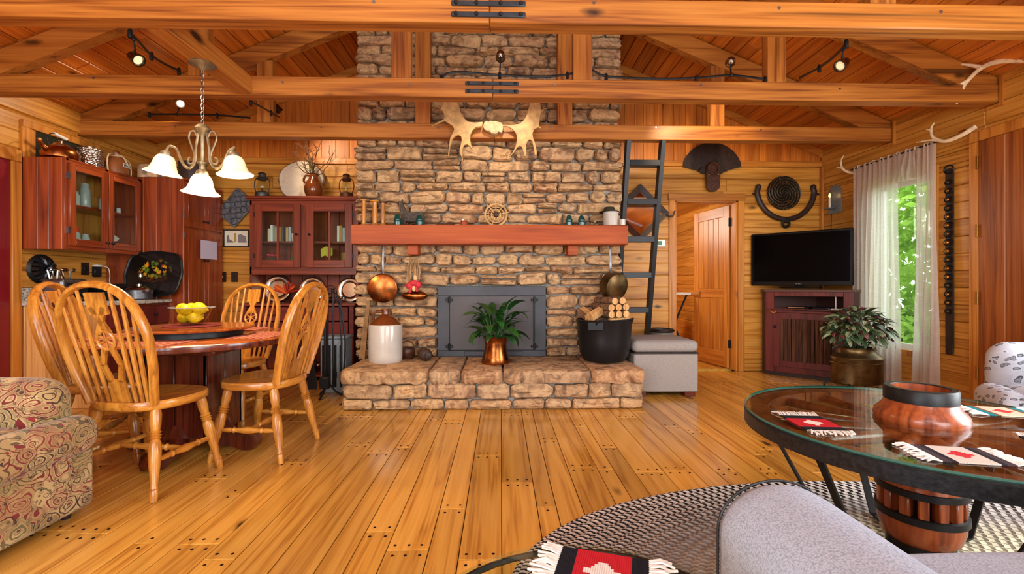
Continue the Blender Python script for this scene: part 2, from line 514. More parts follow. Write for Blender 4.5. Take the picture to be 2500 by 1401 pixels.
t1 = MB().box(XL, XR, YB-.02, YB+.02, tz, tz+.07, .004); struct(t1.obj('trim_1', W['trimX']))
x = XL
while x < XR-.01:
    wd = min(rnd.uniform(.1, .17), XR-x)
    if XR-x-wd < .05: wd = XR-x
    if not (x > CH0+.12 and x+wd < CH1-.12):
        a, b = x+.001, x+wd-.001; c = ((a+b)/2, YB+.01, tz+.07)
        za, zb = roof(a)-c[2]-.01, roof(b)-c[2]-.01; e = .004
        vs = [(a-c[0], .01, 0), (b-c[0], .01, 0), (b-c[0], .01, zb), (a-c[0], .01, za),
              (a-c[0], -.008, 0), (b-c[0], -.008, 0), (b-c[0], -.008, zb), (a-c[0], -.008, za),
              (a-c[0]+e, -.012, 0), (b-c[0]-e, -.012, 0), (b-c[0]-e, -.012, zb), (a-c[0]+e, -.012, za)]
        fs = [(0,1,2,3), (8,9,10,11)] + [(q+i, q+(i+1) % 4, q+4+(i+1) % 4, q+4+i) for q in (0,4) for i in range(4)]
        MB().add(vs, fs).obj('plank', W['ceilZ'], wall_back, smooth=None, loc=c)
    x += wd
# sloped trim along the gable
for sx in (-1, 1):
    xe = XL if sx < 0 else XR
    MBt = MB().prism([(xe, roof(xe)-.0), (XM, ZR), (XM, ZR-.09), (xe, roof(xe)-.09)], YB-.03, YB-.005)
    struct(MBt.obj('trim_%d' % (2 if sx < 0 else 3), W['trimX'], smooth=None))

# right wall with the curtained window, an unseen window and the plank door
WY0, WY1, WZ0, WZ1 = 4.0, 4.66, .42, 2.04
UY0, UY1, UZ0, UZ1 = .3, 2.1, .5, 2.2
def wallX(name, X, out, holes, mat):
    """wall in the YZ plane at X, solid towards out, with rectangular holes"""
    ys = sorted({YF, YB+.1} | {h for q in holes for h in q[:2]}); zs = sorted({-.1, ZW+.05} | {h for q in holes for h in q[2:]})
    m = MB(); a, b = sorted((X+out*.015, X+out*.14))
    for y0, y1 in zip(ys, ys[1:]):
        for z0, z1 in zip(zs, zs[1:]):
            if any(q[0] <= y0 and y1 <= q[1] and q[2] <= z0 and z1 <= q[3] for q in holes): continue
            m.box(a, b, y0, y1, z0, z1)
    return struct(m.obj(name, mat, smooth=None))
wall_right = wallX('wall_right', XR, 1, [(WY0, WY1, WZ0, WZ1), (UY0, UY1, UZ0, UZ1)], M['dark'])
RD0, RD1, RDZ = 2.66, 3.60, 2.19
boarded(wall_right, 'Y', YF, YB, [(WY0-.03, WY1+.03, WZ0-.03, WZ1+.03), (RD0-.05, RD1+.05, -1, RDZ+.05), (UY0, UY1, UZ0, UZ1)], ZW+.03, XR, .02, W['pineY'], -1, .9, 2.6)
# left wall
wall_left = wallX('wall_left', XL, -1, [], M['dark'])
LD0, LD1, LDZ = 2.95, 3.835, 2.05
boarded(wall_left, 'Y', YF, YB, [(LD0-.06, LD1+.05, -1, LDZ+.06), (4.8, 9, -1, 2.1)], ZW+.03, XL, -.02, W['pineY'], 1, .9, 2.6)
# wall behind the camera, with its two big windows and gable light left open
wf = MB()
for a, b, z0, z1 in ((XL-.1, -3.1, -.1, 2.5), (-.75, .75, -.1, 2.5), (3.1, XR+.1, -.1, 2.5), (-3.1, -.75, -.1, .35), (.75, 3.1, -.1, .35),
                     (-3.1, -.75, 2.35, 2.5), (.75, 3.1, 2.35, 2.5)):
    wf.box(a, b, YF-.12, YF, z0, z1)
wf.prism([(XL-.1, 2.5), (-1.6, 2.5), (-1.6, roof(-1.6)), (XL-.1, roof(XL-.1))], YF-.12, YF)
wf.prism([(XR+.1, 2.5), (1.6, 2.5), (1.6, roof(1.6)), (XR+.1, roof(XR+.1))], YF-.12, YF)
wf.prism([(-1.6, 3.75), (1.6, 3.75), (0, ZR+.1)], YF-.12, YF)
wf.box(-1.6, 1.6, YF-.12, YF, 2.5, 2.68)
struct(wf.obj('wall_front', W['pineX'], smooth=None))

# ceiling: two slopes boarded along the ridge
cm = MB()
for sx in (-1, 1):
    xe = (XL-.1) if sx < 0 else (XR+.1)
    cm.prism([(xe, roof(xe)+.03), (XM, ZR+.03), (XM, ZR+.13), (xe, roof(xe)+.13)], YF-.1, YB+.1)
ceiling = struct(cm.obj('ceiling', M['dark'], smooth=None))
ang = math.atan(SL)
for sx in (-1, 1):
    xe = XL if sx < 0 else XR
    Ls = abs(xe-XM)/math.cos(ang); d = .005
    while d < Ls-.02:
        wd = min(.135, Ls-d)
        for y0, y1 in cutrow(YF-rnd.random()*.8, YB-.01, 1.6, 3.6):
            y0 = max(YF, y0)
            if y1-y0 < .1: continue
            dm = d+wd/2
            o = plank(ceiling, (-wd/2+.0028, -(y1-y0)/2+.0015, 0), (wd/2-.0028, (y1-y0)/2-.001, .02), 2, W['ceilY'], sgn=-1)
            o.matrix_local = Matrix.Translation((XM+sx*dm*math.cos(ang), (y0+y1)/2, ZR-dm*math.sin(ang)+.012)) @ RY(sx*ang)
        d += wd

# roof trusses
def truss(Y, label, straps, zb=2.45, zt=2.59, th=.108):
    t = thing('roof_truss', label, 'beam', (XM, Y, zb), 0, 'timber roof trusses')
    Y0, Y1 = 0, th
    seam = .005
    for a, b in ((XL-XM, seam-.0015), (seam+.0015, XR-XM)):
        MB().box(a, b, Y0, Y1, 0, zt-zb, .006).obj('tie_beam', W['beamX'], t)
    for sx in (-1, 1):
        xe = (XL if sx < 0 else XR)-XM
        r0, r1 = roof(xe+XM)-zb, ZR-zb
        MB().prism([(xe, r0-.02), (sx*.02, r1-.02), (sx*.02, r1-.2), (xe, r0-.2)], Y0+.01, Y1-.01).obj('rafter', W['beamX'], t, smooth=None)
    for px in (-2.19, -.685, .69, 2.19):
        top = roof(px+XM)-zb-.19
        MB().box(px-.073, px+.073, Y0+.012, Y1-.012, zt-zb, top, .005).obj('post', W['beamZ'], t)
    if straps:
        for zz in (.026, .086):
            s_ = MB().box(-.2, .2, -.009, 0, zz, zz+.03, .006).obj('strap', M['strap'], t)
            for bx in (-.175, -.065, .065, .175):
                MB().lathe([(.011, 0), (.011, .008), (.007, .012)], (bx, -.009, zz+.015), 8, RX(R(90))).obj('bolt', M['black'], s_)
    # peg ends in the timber
    for px in (-3.0, -1.6, -.62, .55, 1.5, 2.6):
        MB().lathe([(.009, 0), (.009, .003)], (px+rnd.uniform(-.1,.1), 0, rnd.uniform(.09,.12)), 8, RX(R(90))).obj('peg', M['steel'], t)
    return t
truss(2.48, 'timber roof truss with bolted iron straps, farthest from the stone chimney', True)
truss(3.46, 'timber roof truss with bolted iron straps carrying the long wavy light track', True)
truss(4.43, 'timber roof truss against the chimney with moose antlers hung on it', False)
jo = MB().box(-.06, .06, 0, 3.46-2.48-.108, 0, .135, .006).obj('cross_beam', W['beamY'], loc=(-1.91, 2.48+.108, 2.452))
tag(jo, 'short timber between two trusses that carries the chandelier', 'beam')
# pocket boards where the trusses meet the side walls
for Y in (3.46, 4.43):
    p = MB().box(-.02, 0, -.03, -.012, -.0, .21).box(-.02, 0, -.03, .12, -.02, .0).obj('trim_%d' % (4 if Y < 4 else 5), W['trimZ'], loc=(XR, Y, 2.44)); struct(p)
    p = MB().box(0, .02, -.03, -.012, -.0, .21).box(0, .02, -.03, .12, -.02, .0).obj('trim_%d' % (6 if Y < 4 else 7), W['trimZ'], loc=(XL, Y, 2.44)); struct(p)
struct(MB().box(XL, XL+.03, 2.0, YB-.0, 2.47, 2.66, .004).obj('trim_8', W['pineY'], smooth=None))
struct(MB().box(XR-.02, XR, YB-.06, YB-.0, 0, 2.45, .004).obj('trim_9', W['trimZ'], smooth=None))

# doorway in the back wall, its open door and the room beyond
fr = thing('door_1', None, None, (DX0, YB, 0)); struct(fr)
for nm, b in (('door_jamb', (-.01, .02, -.0, .14, 0, DZ)), ('door_jamb', (DX1-DX0-.02, DX1-DX0+.01, 0, .14, 0, DZ)), ('door_head', (-.01, DX1-DX0+.01, 0, .14, DZ-.02, DZ+.01)),
              ('casing', (-.075, .0, -.02, .005, 0, DZ)), ('casing', (DX1-DX0, DX1-DX0+.075, -.02, .005, 0, DZ)), ('casing', (-.085, DX1-DX0+.085, -.022, .005, DZ, DZ+.08))):
    MB().box(*b, .003).obj(nm, W['trimZ'] if b[5] == DZ and b[4] == 0 else W['trimX'], fr)
lf = thing('panelled_door', 'open pine door with vertical boards and a wooden latch block', 'door', (DX1-.02, YB+.13, .01), R(100))
Wd, Hd = .735, DZ-.04
MB().box(0, Wd, -.012, .012, 0, Hd).obj('core', W['trimZ'], lf)
for b in ((0, .1, 0, Hd), (Wd-.1, Wd, 0, Hd)): MB().box(b[0], b[1], -.02, .02, b[2], b[3], .003).obj('stile', W['trimZ'], lf)
for z0, z1 in ((0, .2), (.86, .98), (Hd-.13, Hd)): MB().box(.1, Wd-.1, -.02, .02, z0, z1, .003).obj('rail', W['trimX'], lf)
for z0, z1 in ((.2, .86), (.98, Hd-.13)):
    for k in range(5):
        a = .1+(Wd-.2)*k/5; MB().box(a+.001, a+(Wd-.2)/5-.001, -.016, .016, z0, z1, .004).obj('board', W['trimZ'], lf)
MB().box(Wd-.14, Wd+.03, .02, .05, .88, .95, .006).obj('latch', W['oakX'], lf)
for zz in (.25, 1.75): MB().box(-.012, .012, -.03, .03, zz, zz+.1, .003).obj('hinge', M['black'], lf)
struct(MB().box(.5, 3.13, 5.62, 9.0, -.2, 0).obj('floor_beyond', W['floor'], smooth=None))
struct(MB().box(.5, 3.25, 9.0, 9.1, -.1, 2.6).obj('wall_beyond_end', W['pineX'], smooth=None))
wbr = struct(MB().box(3.15, 3.25, 5.62, 9.0, -.1, 2.6).obj('wall_beyond_side', M['dark'], smooth=None))
struct(MB().box(.4, .5, 5.62, 9.0, -.1, 2.6).obj('wall_beyond_inner', W['pineY'], smooth=None))
struct(MB().box(.5, 3.25, 5.62, 9.0, 2.24, 2.34).obj('ceiling_beyond', W['pineY'], smooth=None))
l = bpy.data.lights.new('bedroom_light', 'POINT'); l.energy = 45; l.shadow_soft_size = .25; l.color = (1, .9, .75)
o = bpy.data.objects.new('bedroom_light', l); o.location = (1.4, 7.0, 2.0); C.objects.link(o)
for i in range(15):
    z0 = i*.15
    plank(wbr, (3.13, 5.65, z0+.001), (3.15, 9.0, z0+.149), 0, W['pineY'])

# the window behind the curtain
wn = thing('window_1', None, None, (XR, WY0, WZ0)); struct(wn)
wy, wz = WY1-WY0, WZ1-WZ0
for b in ((-.02, .0, -.05, .0, -.06, wz+.06), (-.02, .0, wy, wy+.05, -.06, wz+.06), (-.02, .0, 0, wy, wz, wz+.06), (-.03, .0, 0, wy, -.05, 0)):
    MB().box(*b, .003).obj('casing', W['trimZ'], wn)
for b in ((.04, .08, 0, .04, 0, wz), (.04, .08, wy-.04, wy, 0, wz), (.04, .08, .04, wy-.04, 0, .05), (.04, .08, .04, wy-.04, wz-.05, wz)):
    MB().box(*b, .003).obj('sash', M['white'], wn)
for b in ((0, .14, -.005, 0.004, 0, wz), (0, .14, wy-.004, wy+.005, 0, wz), (0, .14, 0, wy, -.005, .004), (0, .14, 0, wy, wz-.004, wz+.005)):
    MB().box(*b).obj('reveal', M['white'], wn)
MB().box(.055, .061, .04, wy-.04, .05, wz-.05).obj('pane', M['pane'], wn)

# red door on the left wall
rd = thing('door_2', None, None, (XL, LD0, 0)); struct(rd)
reddoor = plain('red_door_paint', (120, 16, 24), .35, coat=.2)
MB().box(-.01, .015, 0, LD1-LD0, 0, LDZ, .004).obj('leaf', reddoor, rd)
for y0 in (.12, .5):
    for z0, z1 in ((.2, .9), (1.05, 1.85)): MB().box(.013, .024, y0, y0+.28, z0, z1, .01).obj('panel', reddoor, rd)
for b in ((0, .03, -.1, 0, 0, LDZ), (0, .03, LD1-LD0, LD1-LD0+.075, 0, LDZ), (0, .03, -.1, LD1-LD0+.075, LDZ, LDZ+.1)):
    MB().box(*b, .004).obj('casing', W['trimZ'], rd)
# plank door on the right wall
pd = thing('door_3', None, None, (XR, RD0, 0)); struct(pd)
k0 = 0
for wd in (.2, .17, .21, .16, .2):
    plank(pd, (-.025, k0+.002, .012), (.0, k0+wd-.002, RDZ), 0, W['door'], 'board', ch=.005); k0 += wd
for b in ((-.025, 0, -.08, 0, 0, RDZ), (-.025, 0, RD1-RD0, RD1-RD0+.075, 0, RDZ), (-.028, 0, -.08, RD1-RD0+.075, RDZ, RDZ+.085)):
    MB().box(*b, .004).obj('casing', W['trimZ'], pd)
for zz in (.28, .88, 1.42, 1.97):
    hg = MB().lathe([(.008, 0), (.008, .1)], (-.033, RD1-RD0-.0, zz), 8)
    for q in (0, .03, .065, .095): hg.lathe([(.0105, 0), (.0105, .008)], (-.033, RD1-RD0, zz+q), 8)
    hg.obj('hinge', M['brass'], pd)
# small high window above the kitchen cabinet
w2 = thing('window_2', None, None, (XL, 3.98, 2.0)); struct(w2)
for b in ((0, .025, -.06, 0, -.1, .36), (0, .025, .62, .68, -.1, .36), (0, .025, -.06, .68, .36, .42), (0, .012, 0, .06, -.1, .36)):
    MB().box(*b, .003).obj('casing', W['trimZ'], w2)
MB().box(.001, .006, .06, .62, -.1, .36).obj('pane', plain('dark_window_glass', (44, 46, 36), .08, spec=.6), w2)
# ================================================================== FIREPLACE
def stone_mat():
    m = NT('field_stone'); v = m.coords()
    base = m.ramp(m.rand(), [(0, (200, 160, 110)), (.18, (174, 130, 84)), (.36, (186, 146, 104)), (.52, (140, 104, 74)), (.66, (200, 160, 108)), (.8, (152, 128, 104)), (.92, (176, 120, 78)), (1, (120, 96, 76))])
    n = m.noise(v, 9, 5, 1.0, .6)
    pat = m.ramp(n, [(.3, (70, 54, 44)), (.42, (156, 122, 92)), (.56, (224, 188, 140)), (.66, (190, 140, 96)), (.76, (120, 88, 64))])
    c = m.mix(.58, base, pat)
    n2 = m.noise(m.mapped(v, (3, 3, 9)), 3.0, 4, .6)
    c = m.mix(m.math('MULTIPLY', m.ramp_f(n2, .3, .42), .55), c, (70, 54, 44))
    m.col(c); m.set(rough=.75, spec=.3)
    m.bump(m.math('ADD', m.noise(v, 14, 6, .8, .62), m.math('MULTIPLY', m.voro(v, 11).outputs['Distance'], .6)), .75, .03)
    return m.m
STONE = stone_mat()
def stone_obj(parent, M4, xl, xr, zb, zt, wob, prot, seed, back=.05, name='stone'):
    """stone between two wavy courses; local frame: u right, w up, -Y out of the wall"""
    r_ = random.Random(seed)
    g = .006
    fb = lambda x: zb + wob(x, 0) + g; ft = lambda x: zt + wob(x, 1) - g
    xl += g; xr -= g
    h = max(.02, (ft(xl)+ft(xr)-fb(xl)-fb(xr))/2); wd = xr-xl
    c = min(h*.3, wd*.25)*r_.uniform(.5, 1.25)
    pts = []
    for t in (0, .5, 1): x = lerp(xl+c, xr-c, t); pts.append((x, fb(x)))
    pts.append((xr, fb(xr)+c*r_.uniform(.6, 1.2))); pts.append((xr-r_.uniform(0, .006), lerp(fb(xr), ft(xr), .5))); pts.append((xr, ft(xr)-c*r_.uniform(.5, 1.1)))
    for t in (1, .5, 0): x = lerp(xl+c, xr-c, t); pts.append((x, ft(x)))
    pts.append((xl, ft(xl)-c*r_.uniform(.6, 1.2))); pts.append((xl+r_.uniform(0, .006), lerp(fb(xl), ft(xl), .5))); pts.append((xl, fb(xl)+c*r_.uniform(.5, 1.1)))
    cx, cz = (xl+xr)/2, lerp(fb((xl+xr)/2), ft((xl+xr)/2), .5)
    n = len(pts); vs = []
    pts = [(x+r_.uniform(-.005, .005)-cx, z+r_.uniform(-.004, .004)-cz) for x, z in pts]
    for x, z in pts: vs.append((x, back, z))
    for x, z in pts: vs.append((x, -prot*r_.uniform(.35, .6), z))
    sx = max(.7, 1-.02/max(.03, wd)*1.4); sz = max(.66, 1-.018/max(.03, h)*1.2)
    for x, z in pts: vs.append((x*sx+r_.uniform(-.004, .004), -prot*r_.uniform(.7, 1.08), z*sz+r_.uniform(-.003, .003)))
    for x, z in pts: vs.append((x*sx*.6+r_.uniform(-.012, .012), -prot*r_.uniform(.78, 1.2), z*sz*.5+r_.uniform(-.006, .006)))
    vs.append((r_.uniform(-.15, .15)*wd, -prot*r_.uniform(.85, 1.25), r_.uniform(-.15, .15)*h))
    fs = []
    for q in (0, n, 2*n):
        for i in range(n): fs.append((q+i, q+(i+1) % n, q+n+(i+1) % n, q+n+i))
    for i in range(n): fs.append((3*n+i, 3*n+(i+1) % n, 4*n))
    o = MB().add(vs, fs).obj(name, STONE, parent, smooth=24)
    o.matrix_local = M4 @ Matrix.Translation((cx, 0, cz))
    return o
def stone_wall(parent, M4, x0, x1, z0, z1, rowh, wr, prot, seed, skip=None, ragged=0.02, back=.05, holes=None):
    r_ = random.Random(seed); z = z0; i = 0; made = []
    while z < z1-.02:
        h = r_.uniform(*rowh); h = min(h, z1-z)
        if z1-(z+h) < rowh[0]*.6: h = z1-z
        a = x0-r_.uniform(0, ragged) ; e = x1+r_.uniform(0, ragged)
        for a, e in (subtract(a, e, [(q[0], q[1]) for q in holes if q[2] < z+h*.6 and z+h*.4 < q[3]]) if holes else [(a, e)]):
          x = a
          while x < e-.01:
              wd = r_.uniform(*wr)*(.8 if r_.random() < .25 else 1)
              if e-(x+wd) < wr[0]*.7: wd = e-x
              ii = i
              wob = lambda xx, k, ii=ii: .03*noise.noise(Vector((xx*2.6, (ii+k)*7.3, seed)))*(0 if (ii+k == 0) else 1)
              if not (skip and skip(x, x+wd, z, z+h)):
                  if h > .1 and wd > .2 and r_.random() < .16:       # two thin stones instead of a tall one
                      zz = z+h*r_.uniform(.4, .6)
                      flat = lambda xx, k: 0
                      w0 = lambda xx, k, ii=ii: wob(xx, 0) if k == 0 else 0
                      w1 = lambda xx, k, ii=ii: wob(xx, 1) if k == 1 else 0
                      made.append(stone_obj(parent, M4, x, x+wd, z, zz, w0, r_.uniform(*prot), r_.random(), back))
                      made.append(stone_obj(parent, M4, x, x+wd, zz, z+h, w1, r_.uniform(*prot), r_.random(), back))
                  else:
                      made.append(stone_obj(parent, M4, x, x+wd, z, z+h, wob, r_.uniform(*prot), r_.random(), back))
              x += wd
        z += h; i += 1
    return made
def join_stuff(objs, name, parent):
    bm = bmesh.new()
    for o in objs:
        me = o.data.copy(); me.transform(o.matrix_local); bm.from_mesh(me); bpy.data.meshes.remove(me)
        bpy.data.objects.remove(o)
    me = bpy.data.meshes.new(name); bm.to_mesh(me); bm.free(); me.materials.append(STONE)
    me.polygons.foreach_set('use_smooth', [True]*len(me.polygons)); me.set_sharp_from_angle(angle=R(38))
    o = bpy.data.objects.new(name, me); C.objects.link(o); o.parent = parent; o['kind'] = 'stuff'; return o

HZ = .325
fp = thing('stone_chimney', 'floor-to-ceiling fieldstone chimney breast with grey mortar joints', 'chimney', (0, CHY, 0))
fh = thing('stone_hearth', 'raised fieldstone hearth with thick cap slabs in front of the chimney', 'hearth', (0, CHY, 0))
fm = thing('fireplace_mantel', 'long red timber mantel shelf on two small brackets', 'mantel', (0, CHY, 0))
core = MB().prism([(CH0+.03, 0), (CH0+.03, roof(CH0)-.02), (XM, ZR-.02), (CH1-.03, roof(CH1)-.02), (CH1-.03, 0)], .03, YB-CHY-.03).obj('masonry_core', M['mortar'], fp, smooth=None)
def skipf(a, b, c, d):
    return c > 1.42 and d < 1.6
stone_wall(core, Matrix.Identity(4), CH0, CH1, HZ, 3.62, (.074, .128), (.16, .42), (.035, .085), 3, skipf, ragged=.035, holes=[(-.625, .455, 0, 1.0)])
sides = []
for sx, Mx in ((-1, T(CH0+.03, 0, 0) @ RZ(R(-90))), (1, T(CH1-.03, 0, 0) @ RZ(R(90)))):
    a, b = (-(YB-CHY), -.06) if sx < 0 else (.06, YB-CHY)
    sides += stone_wall(core, Mx, a, b, 0, 3.6, (.085, .12), (.2, .34), (.03, .05), 9+sx, None, ragged=0)
join_stuff(sides, 'side_stones', core)
ups = stone_wall(core, Matrix.Identity(4), CH0, CH1, 3.62, ZR-.1, (.08, .125), (.2, .42), (.035, .07), 4, lambda a, b, c, d: d > min(roof(a), roof(b))-.01, ragged=.02)
join_stuff(ups, 'upper_stones', core)
# hearth: three courses of stones and the thick cap slabs
HX0, HX1, HY0 = -1.29, 1.185, 3.83
he = MB().box(HX0+.03, HX1-.03, HY0-CHY+.03, -.0, 0, HZ-.03).obj('masonry_core', M['mortar'], fh, smooth=None)
stone_wall(he, T(0, HY0-CHY, 0), HX0, HX1, 0, .225, (.085, .1), (.2, .42), (.03, .05), 21, None, ragged=.02)
stone_wall(he, T(HX0, 0, 0) @ RZ(R(-90)), 0.0, CHY-HY0, 0, .225, (.09, .11), (.2, .34), (.02, .035), 22, None, ragged=0)
stone_wall(he, T(HX1, 0, 0) @ RZ(R(90)), HY0-CHY, 0, 0, .225, (.09, .11), (.2, .34), (.015, .025), 23, None, ragged=0)
edges = [-1.33, -.60, -.33, .02, .76, 1.215]
for i in range(5):
    r_ = random.Random(i+40); a, b = edges[i]+.006, edges[i+1]-.006
    y0, y1 = HY0-CHY-.045-r_.uniform(0, .02), .03
    out = []
    for k in range(13): out.append((lerp(a+.03, b-.03, k/12), y0+r_.uniform(-.012, .016)+.02*noise.noise(Vector((k*.6, i*9.1, 0)))))
    out += [(b, y0+.05), (b, lerp(y0, y1, .5)), (b, y1), (a, y1), (a, lerp(y0, y1, .5)), (a, y0+.05)]
    cx, cy = (a+b)/2, (y0+y1)/2; n = len(out); vs = []
    for zz, sc_ in ((.222, .97), (.245, 1.0), (.29, 1.005), (.315, .985), (.325, .93)):
        for x, y in out: vs.append(((x-cx)*(1-(1-sc_)*.2/max(.1, b-a)) if False else (x-cx)-(1-sc_)*(.25 if x > cx else -.25)*.6, (y-cy)-(1-sc_)*(-.3 if y < cy else 0), zz+r_.uniform(-.007, .005)-.27))
    vs.append((0, 0, .055+.0)); fs = []
    for q in range(4):
        for k in range(n): fs.append((q*n+k, q*n+(k+1) % n, (q+1)*n+(k+1) % n, (q+1)*n+k))
    for k in range(n): fs.append((4*n+k, 4*n+(k+1) % n, 5*n))
    fs.append(list(range(n))[::-1])
    MB().add(vs, fs).obj('cap_slab', STONE, he, smooth=50, loc=(cx, cy, .27))
# mantel
mb_ = MB().box(-1.405, 1.215, -.27, -.0, 1.418, 1.604, .008).obj('mantel_beam', W['mantel'], fm)
for cx in (-.84, .70):
    MB().box(cx-.05, cx+.05, -.19, .02, 1.325, 1.418, .004).obj('mantel_bracket', W['mantel'], fm)

# iron cover in front of the firebox
ic = thing('firebox_cover', 'charcoal iron firebox cover with a hinged door on the stone hearth', 'fire screen', (-.085, CHY-.055, HZ+.004))
ironm = plain('charcoal_iron', (66, 68, 74), .5, metal=.15, nz=.1, nscale=6)
irond = plain('charcoal_iron_door', (76, 72, 74), .5, metal=.1, nz=.08, nscale=5)
for b in ((-.535, .535, .6, .695), (-.535, .535, 0, .06), (-.535, -.42, .06, .6), (.42, .535, .06, .6)):
    MB().box(b[0], b[1], 0, .02, b[2], b[3], .003).obj('frame', ironm, ic)
dr = MB().box(-.418, .418, -.012, .012, .062, .598, .006).obj('door', irond, ic)
for sx in (-1, 1):
    for zz in (.1, .56):
        hgm = MB().box(sx*.42-.035, sx*.42+.035, -.024, -.012, zz-.012, zz+.012, .003).lathe([(.012, -.03), (.012, .03)], (sx*.42, -.022, zz), 8)
        hgm.obj('hinge', M['black'], dr)
MB().tube([(.415, -.03, .1), (.415, -.03, .56)], .006).obj('hinge_rod', M['black'], dr)
MB().box(-.27, .3, -.02, -.006, .012, .05, .003).obj('vent_plate', ironm, ic)

# ---------------- things on the hearth
def jug(loc):
    t = thing('stoneware_jug', 'large white stoneware jug with a brown glazed shoulder on the hearth', 'jug', loc)
    MB().lathe([(.145, 0), (.152, .012), (.154, .05), (.154, .33), (.150, .345)], seg=32).obj('body', M['stonew'], t)
    MB().lathe([(.147, .343), (.135, .36), (.10, .395), (.055, .425), (.034, .44), (.032, .465), (.04, .47), (.04, .485), (.03, .49)], seg=28).obj('shoulder', M['brownglaze'], t)
    MB().tube(catmull([(-.035, 0, .46), (-.085, 0, .465), (-.115, 0, .43), (-.108, 0, .385)], 6), .012).obj('handle', M['brownglaze'], t)
jug((-1.07, 4.30, HZ))

def leaf_mesh(name, mat, L=1.0, Wd=.28, droop=.5, n=6, fold=.25, tip=1.6):
    m = MB(); vs = []; fs = []
    for i in range(n+1):
        t = i/n; wdt = Wd*.5*math.sin(PI*min(1, (t*.92+.06))**(.8))**.9*(1 if t < 1 else 0)
        x = L*math.sin(t*droop*1.2)/max(.01, droop*1.2); z = L*(math.cos(t*droop*1.2)-1)/max(.01, droop*1.2)*1.0
        vs += [(x, -wdt, z+wdt*fold), (x, 0, z), (x, wdt, z+wdt*fold)]
    for i in range(n):
        for k in (0, 1): fs.append((i*3+k, i*3+k+1, (i+1)*3+k+1, (i+1)*3+k))
    return m.add(vs, fs).mesh(name, mat, 80)
def inst(me, name, parent, M4):
    o = bpy.data.objects.new(name, me); C.objects.link(o); o.parent = parent; o.matrix_local = M4; return o
def leafmat(name, c1, c2, rough=.35):
    m = NT(name); v = m.coords(); n = m.noise(v, 8, 3)
    c = m.value(m.ramp(n, [(.3, c1), (.7, c2)]), m.math('ADD', m.math('MULTIPLY', m.rand(), .5), .75))
    m.col(c); m.set(rough=rough, spec=.5)
    m.b.inputs['Subsurface Weight'].default_value = 0
    return m.m
LG = leafmat('lily_leaf', (22, 58, 20), (46, 96, 38))
def lily(loc):
    t = thing('potted_peace_lily', 'leafy green peace lily in a flared copper pot on the hearth', 'plant', loc)
    p = MB().lathe([(.128, 0), (.132, .01), (.118, .06), (.104, .12), (.098, .17), (.104, .215), (.118, .238), (.116, .24), (.098, .225), (.09, .2), (.0, .2)], seg=28, cap=(True, False)).obj('pot', M['copper'], t)
    r_ = random.Random(5)
    ml = [leaf_mesh('leaf', LG, 1, .40, d) for d in (.7, 1.2, 1.7)]
    for k in range(52):
        a = r_.uniform(0, 2*PI); el = r_.choice((82, 72, 60, 50, 40, 30)); s = r_.uniform(.15, .24)
        stem = r_.uniform(.08, .32)*(1 if el > 55 else .7)
        base = Vector((.03*math.cos(a), .03*math.sin(a), .2))
        d = Vector((math.cos(a)*math.cos(R(el)), math.sin(a)*math.cos(R(el)), math.sin(R(el))))
        tip = base + d*stem
        sl = inst(ml[r_.randrange(3)], 'leaf', t, T(*tip) @ RZ(a) @ RY(-R(el-12)) @ RX(r_.uniform(-.5, .5)) @ Matrix.Diagonal((s, s, s, 1)))
        st = MB().tube([base, base.lerp(tip, .5)+Vector((0, 0, .01)), tip], .0035, 5).obj('stem', LG, t)
lily((-.045, 4.18, HZ))

bo = thing('earthenware_bottle', 'small dark brown bottle lying on its side on the hearth', 'bottle', (-.71, 4.33, HZ+.06), R(-65))
MB(RY(R(90))).lathe([(.03, -.1), (.05, -.095), (.058, -.06), (.058, .04), (.04, .065), (.025, .075)], seg=18).obj('body', plain('brown_clay', (64, 44, 34), .55, nz=.1), bo)
MB(RY(R(90))).lathe([(.024, .07), (.028, .09), (.028, .11), (.02, .112)], seg=14).obj('neck', M['leather'], bo)

def cauldron(loc):
    t = thing('iron_cauldron', 'large black iron cauldron filled with firewood on the hearth', 'cauldron', loc)
    MB().lathe([(.0, .012), (.12, 0), (.19, .02), (.225, .08), (.24, .2), (.252, .36), (.262, .375), (.264, .39), (.255, .395), (.242, .385), (.23, .2), (.2, .08), (.0, .05)], seg=36, cap=(False, False)).obj('bowl', M['black'], t)
    MB().box(-.2, -.06, -.252, -.232, .31, .385, .004).obj('lug_plate', M['black'], t)
    MB().tube(catmull([(-.13, -.25, .36), (-.1, -.275, .4), (0, -.28, .395), (.14, -.235, .4), (.24, -.1, .405), (.262, 0, .39)], 5), .008).obj('bail', M['black'], t)
cauldron((.965, 4.25, HZ))
BARK = plain('bark', (112, 84, 60), .9, nz=.35, nscale=22, bump=.6)
ENDW = wood('split_wood', (222, 178, 120), (204, 152, 92), (160, 108, 60), axis='Z', rough=.8, knots=0, vary=.2, scale=3)
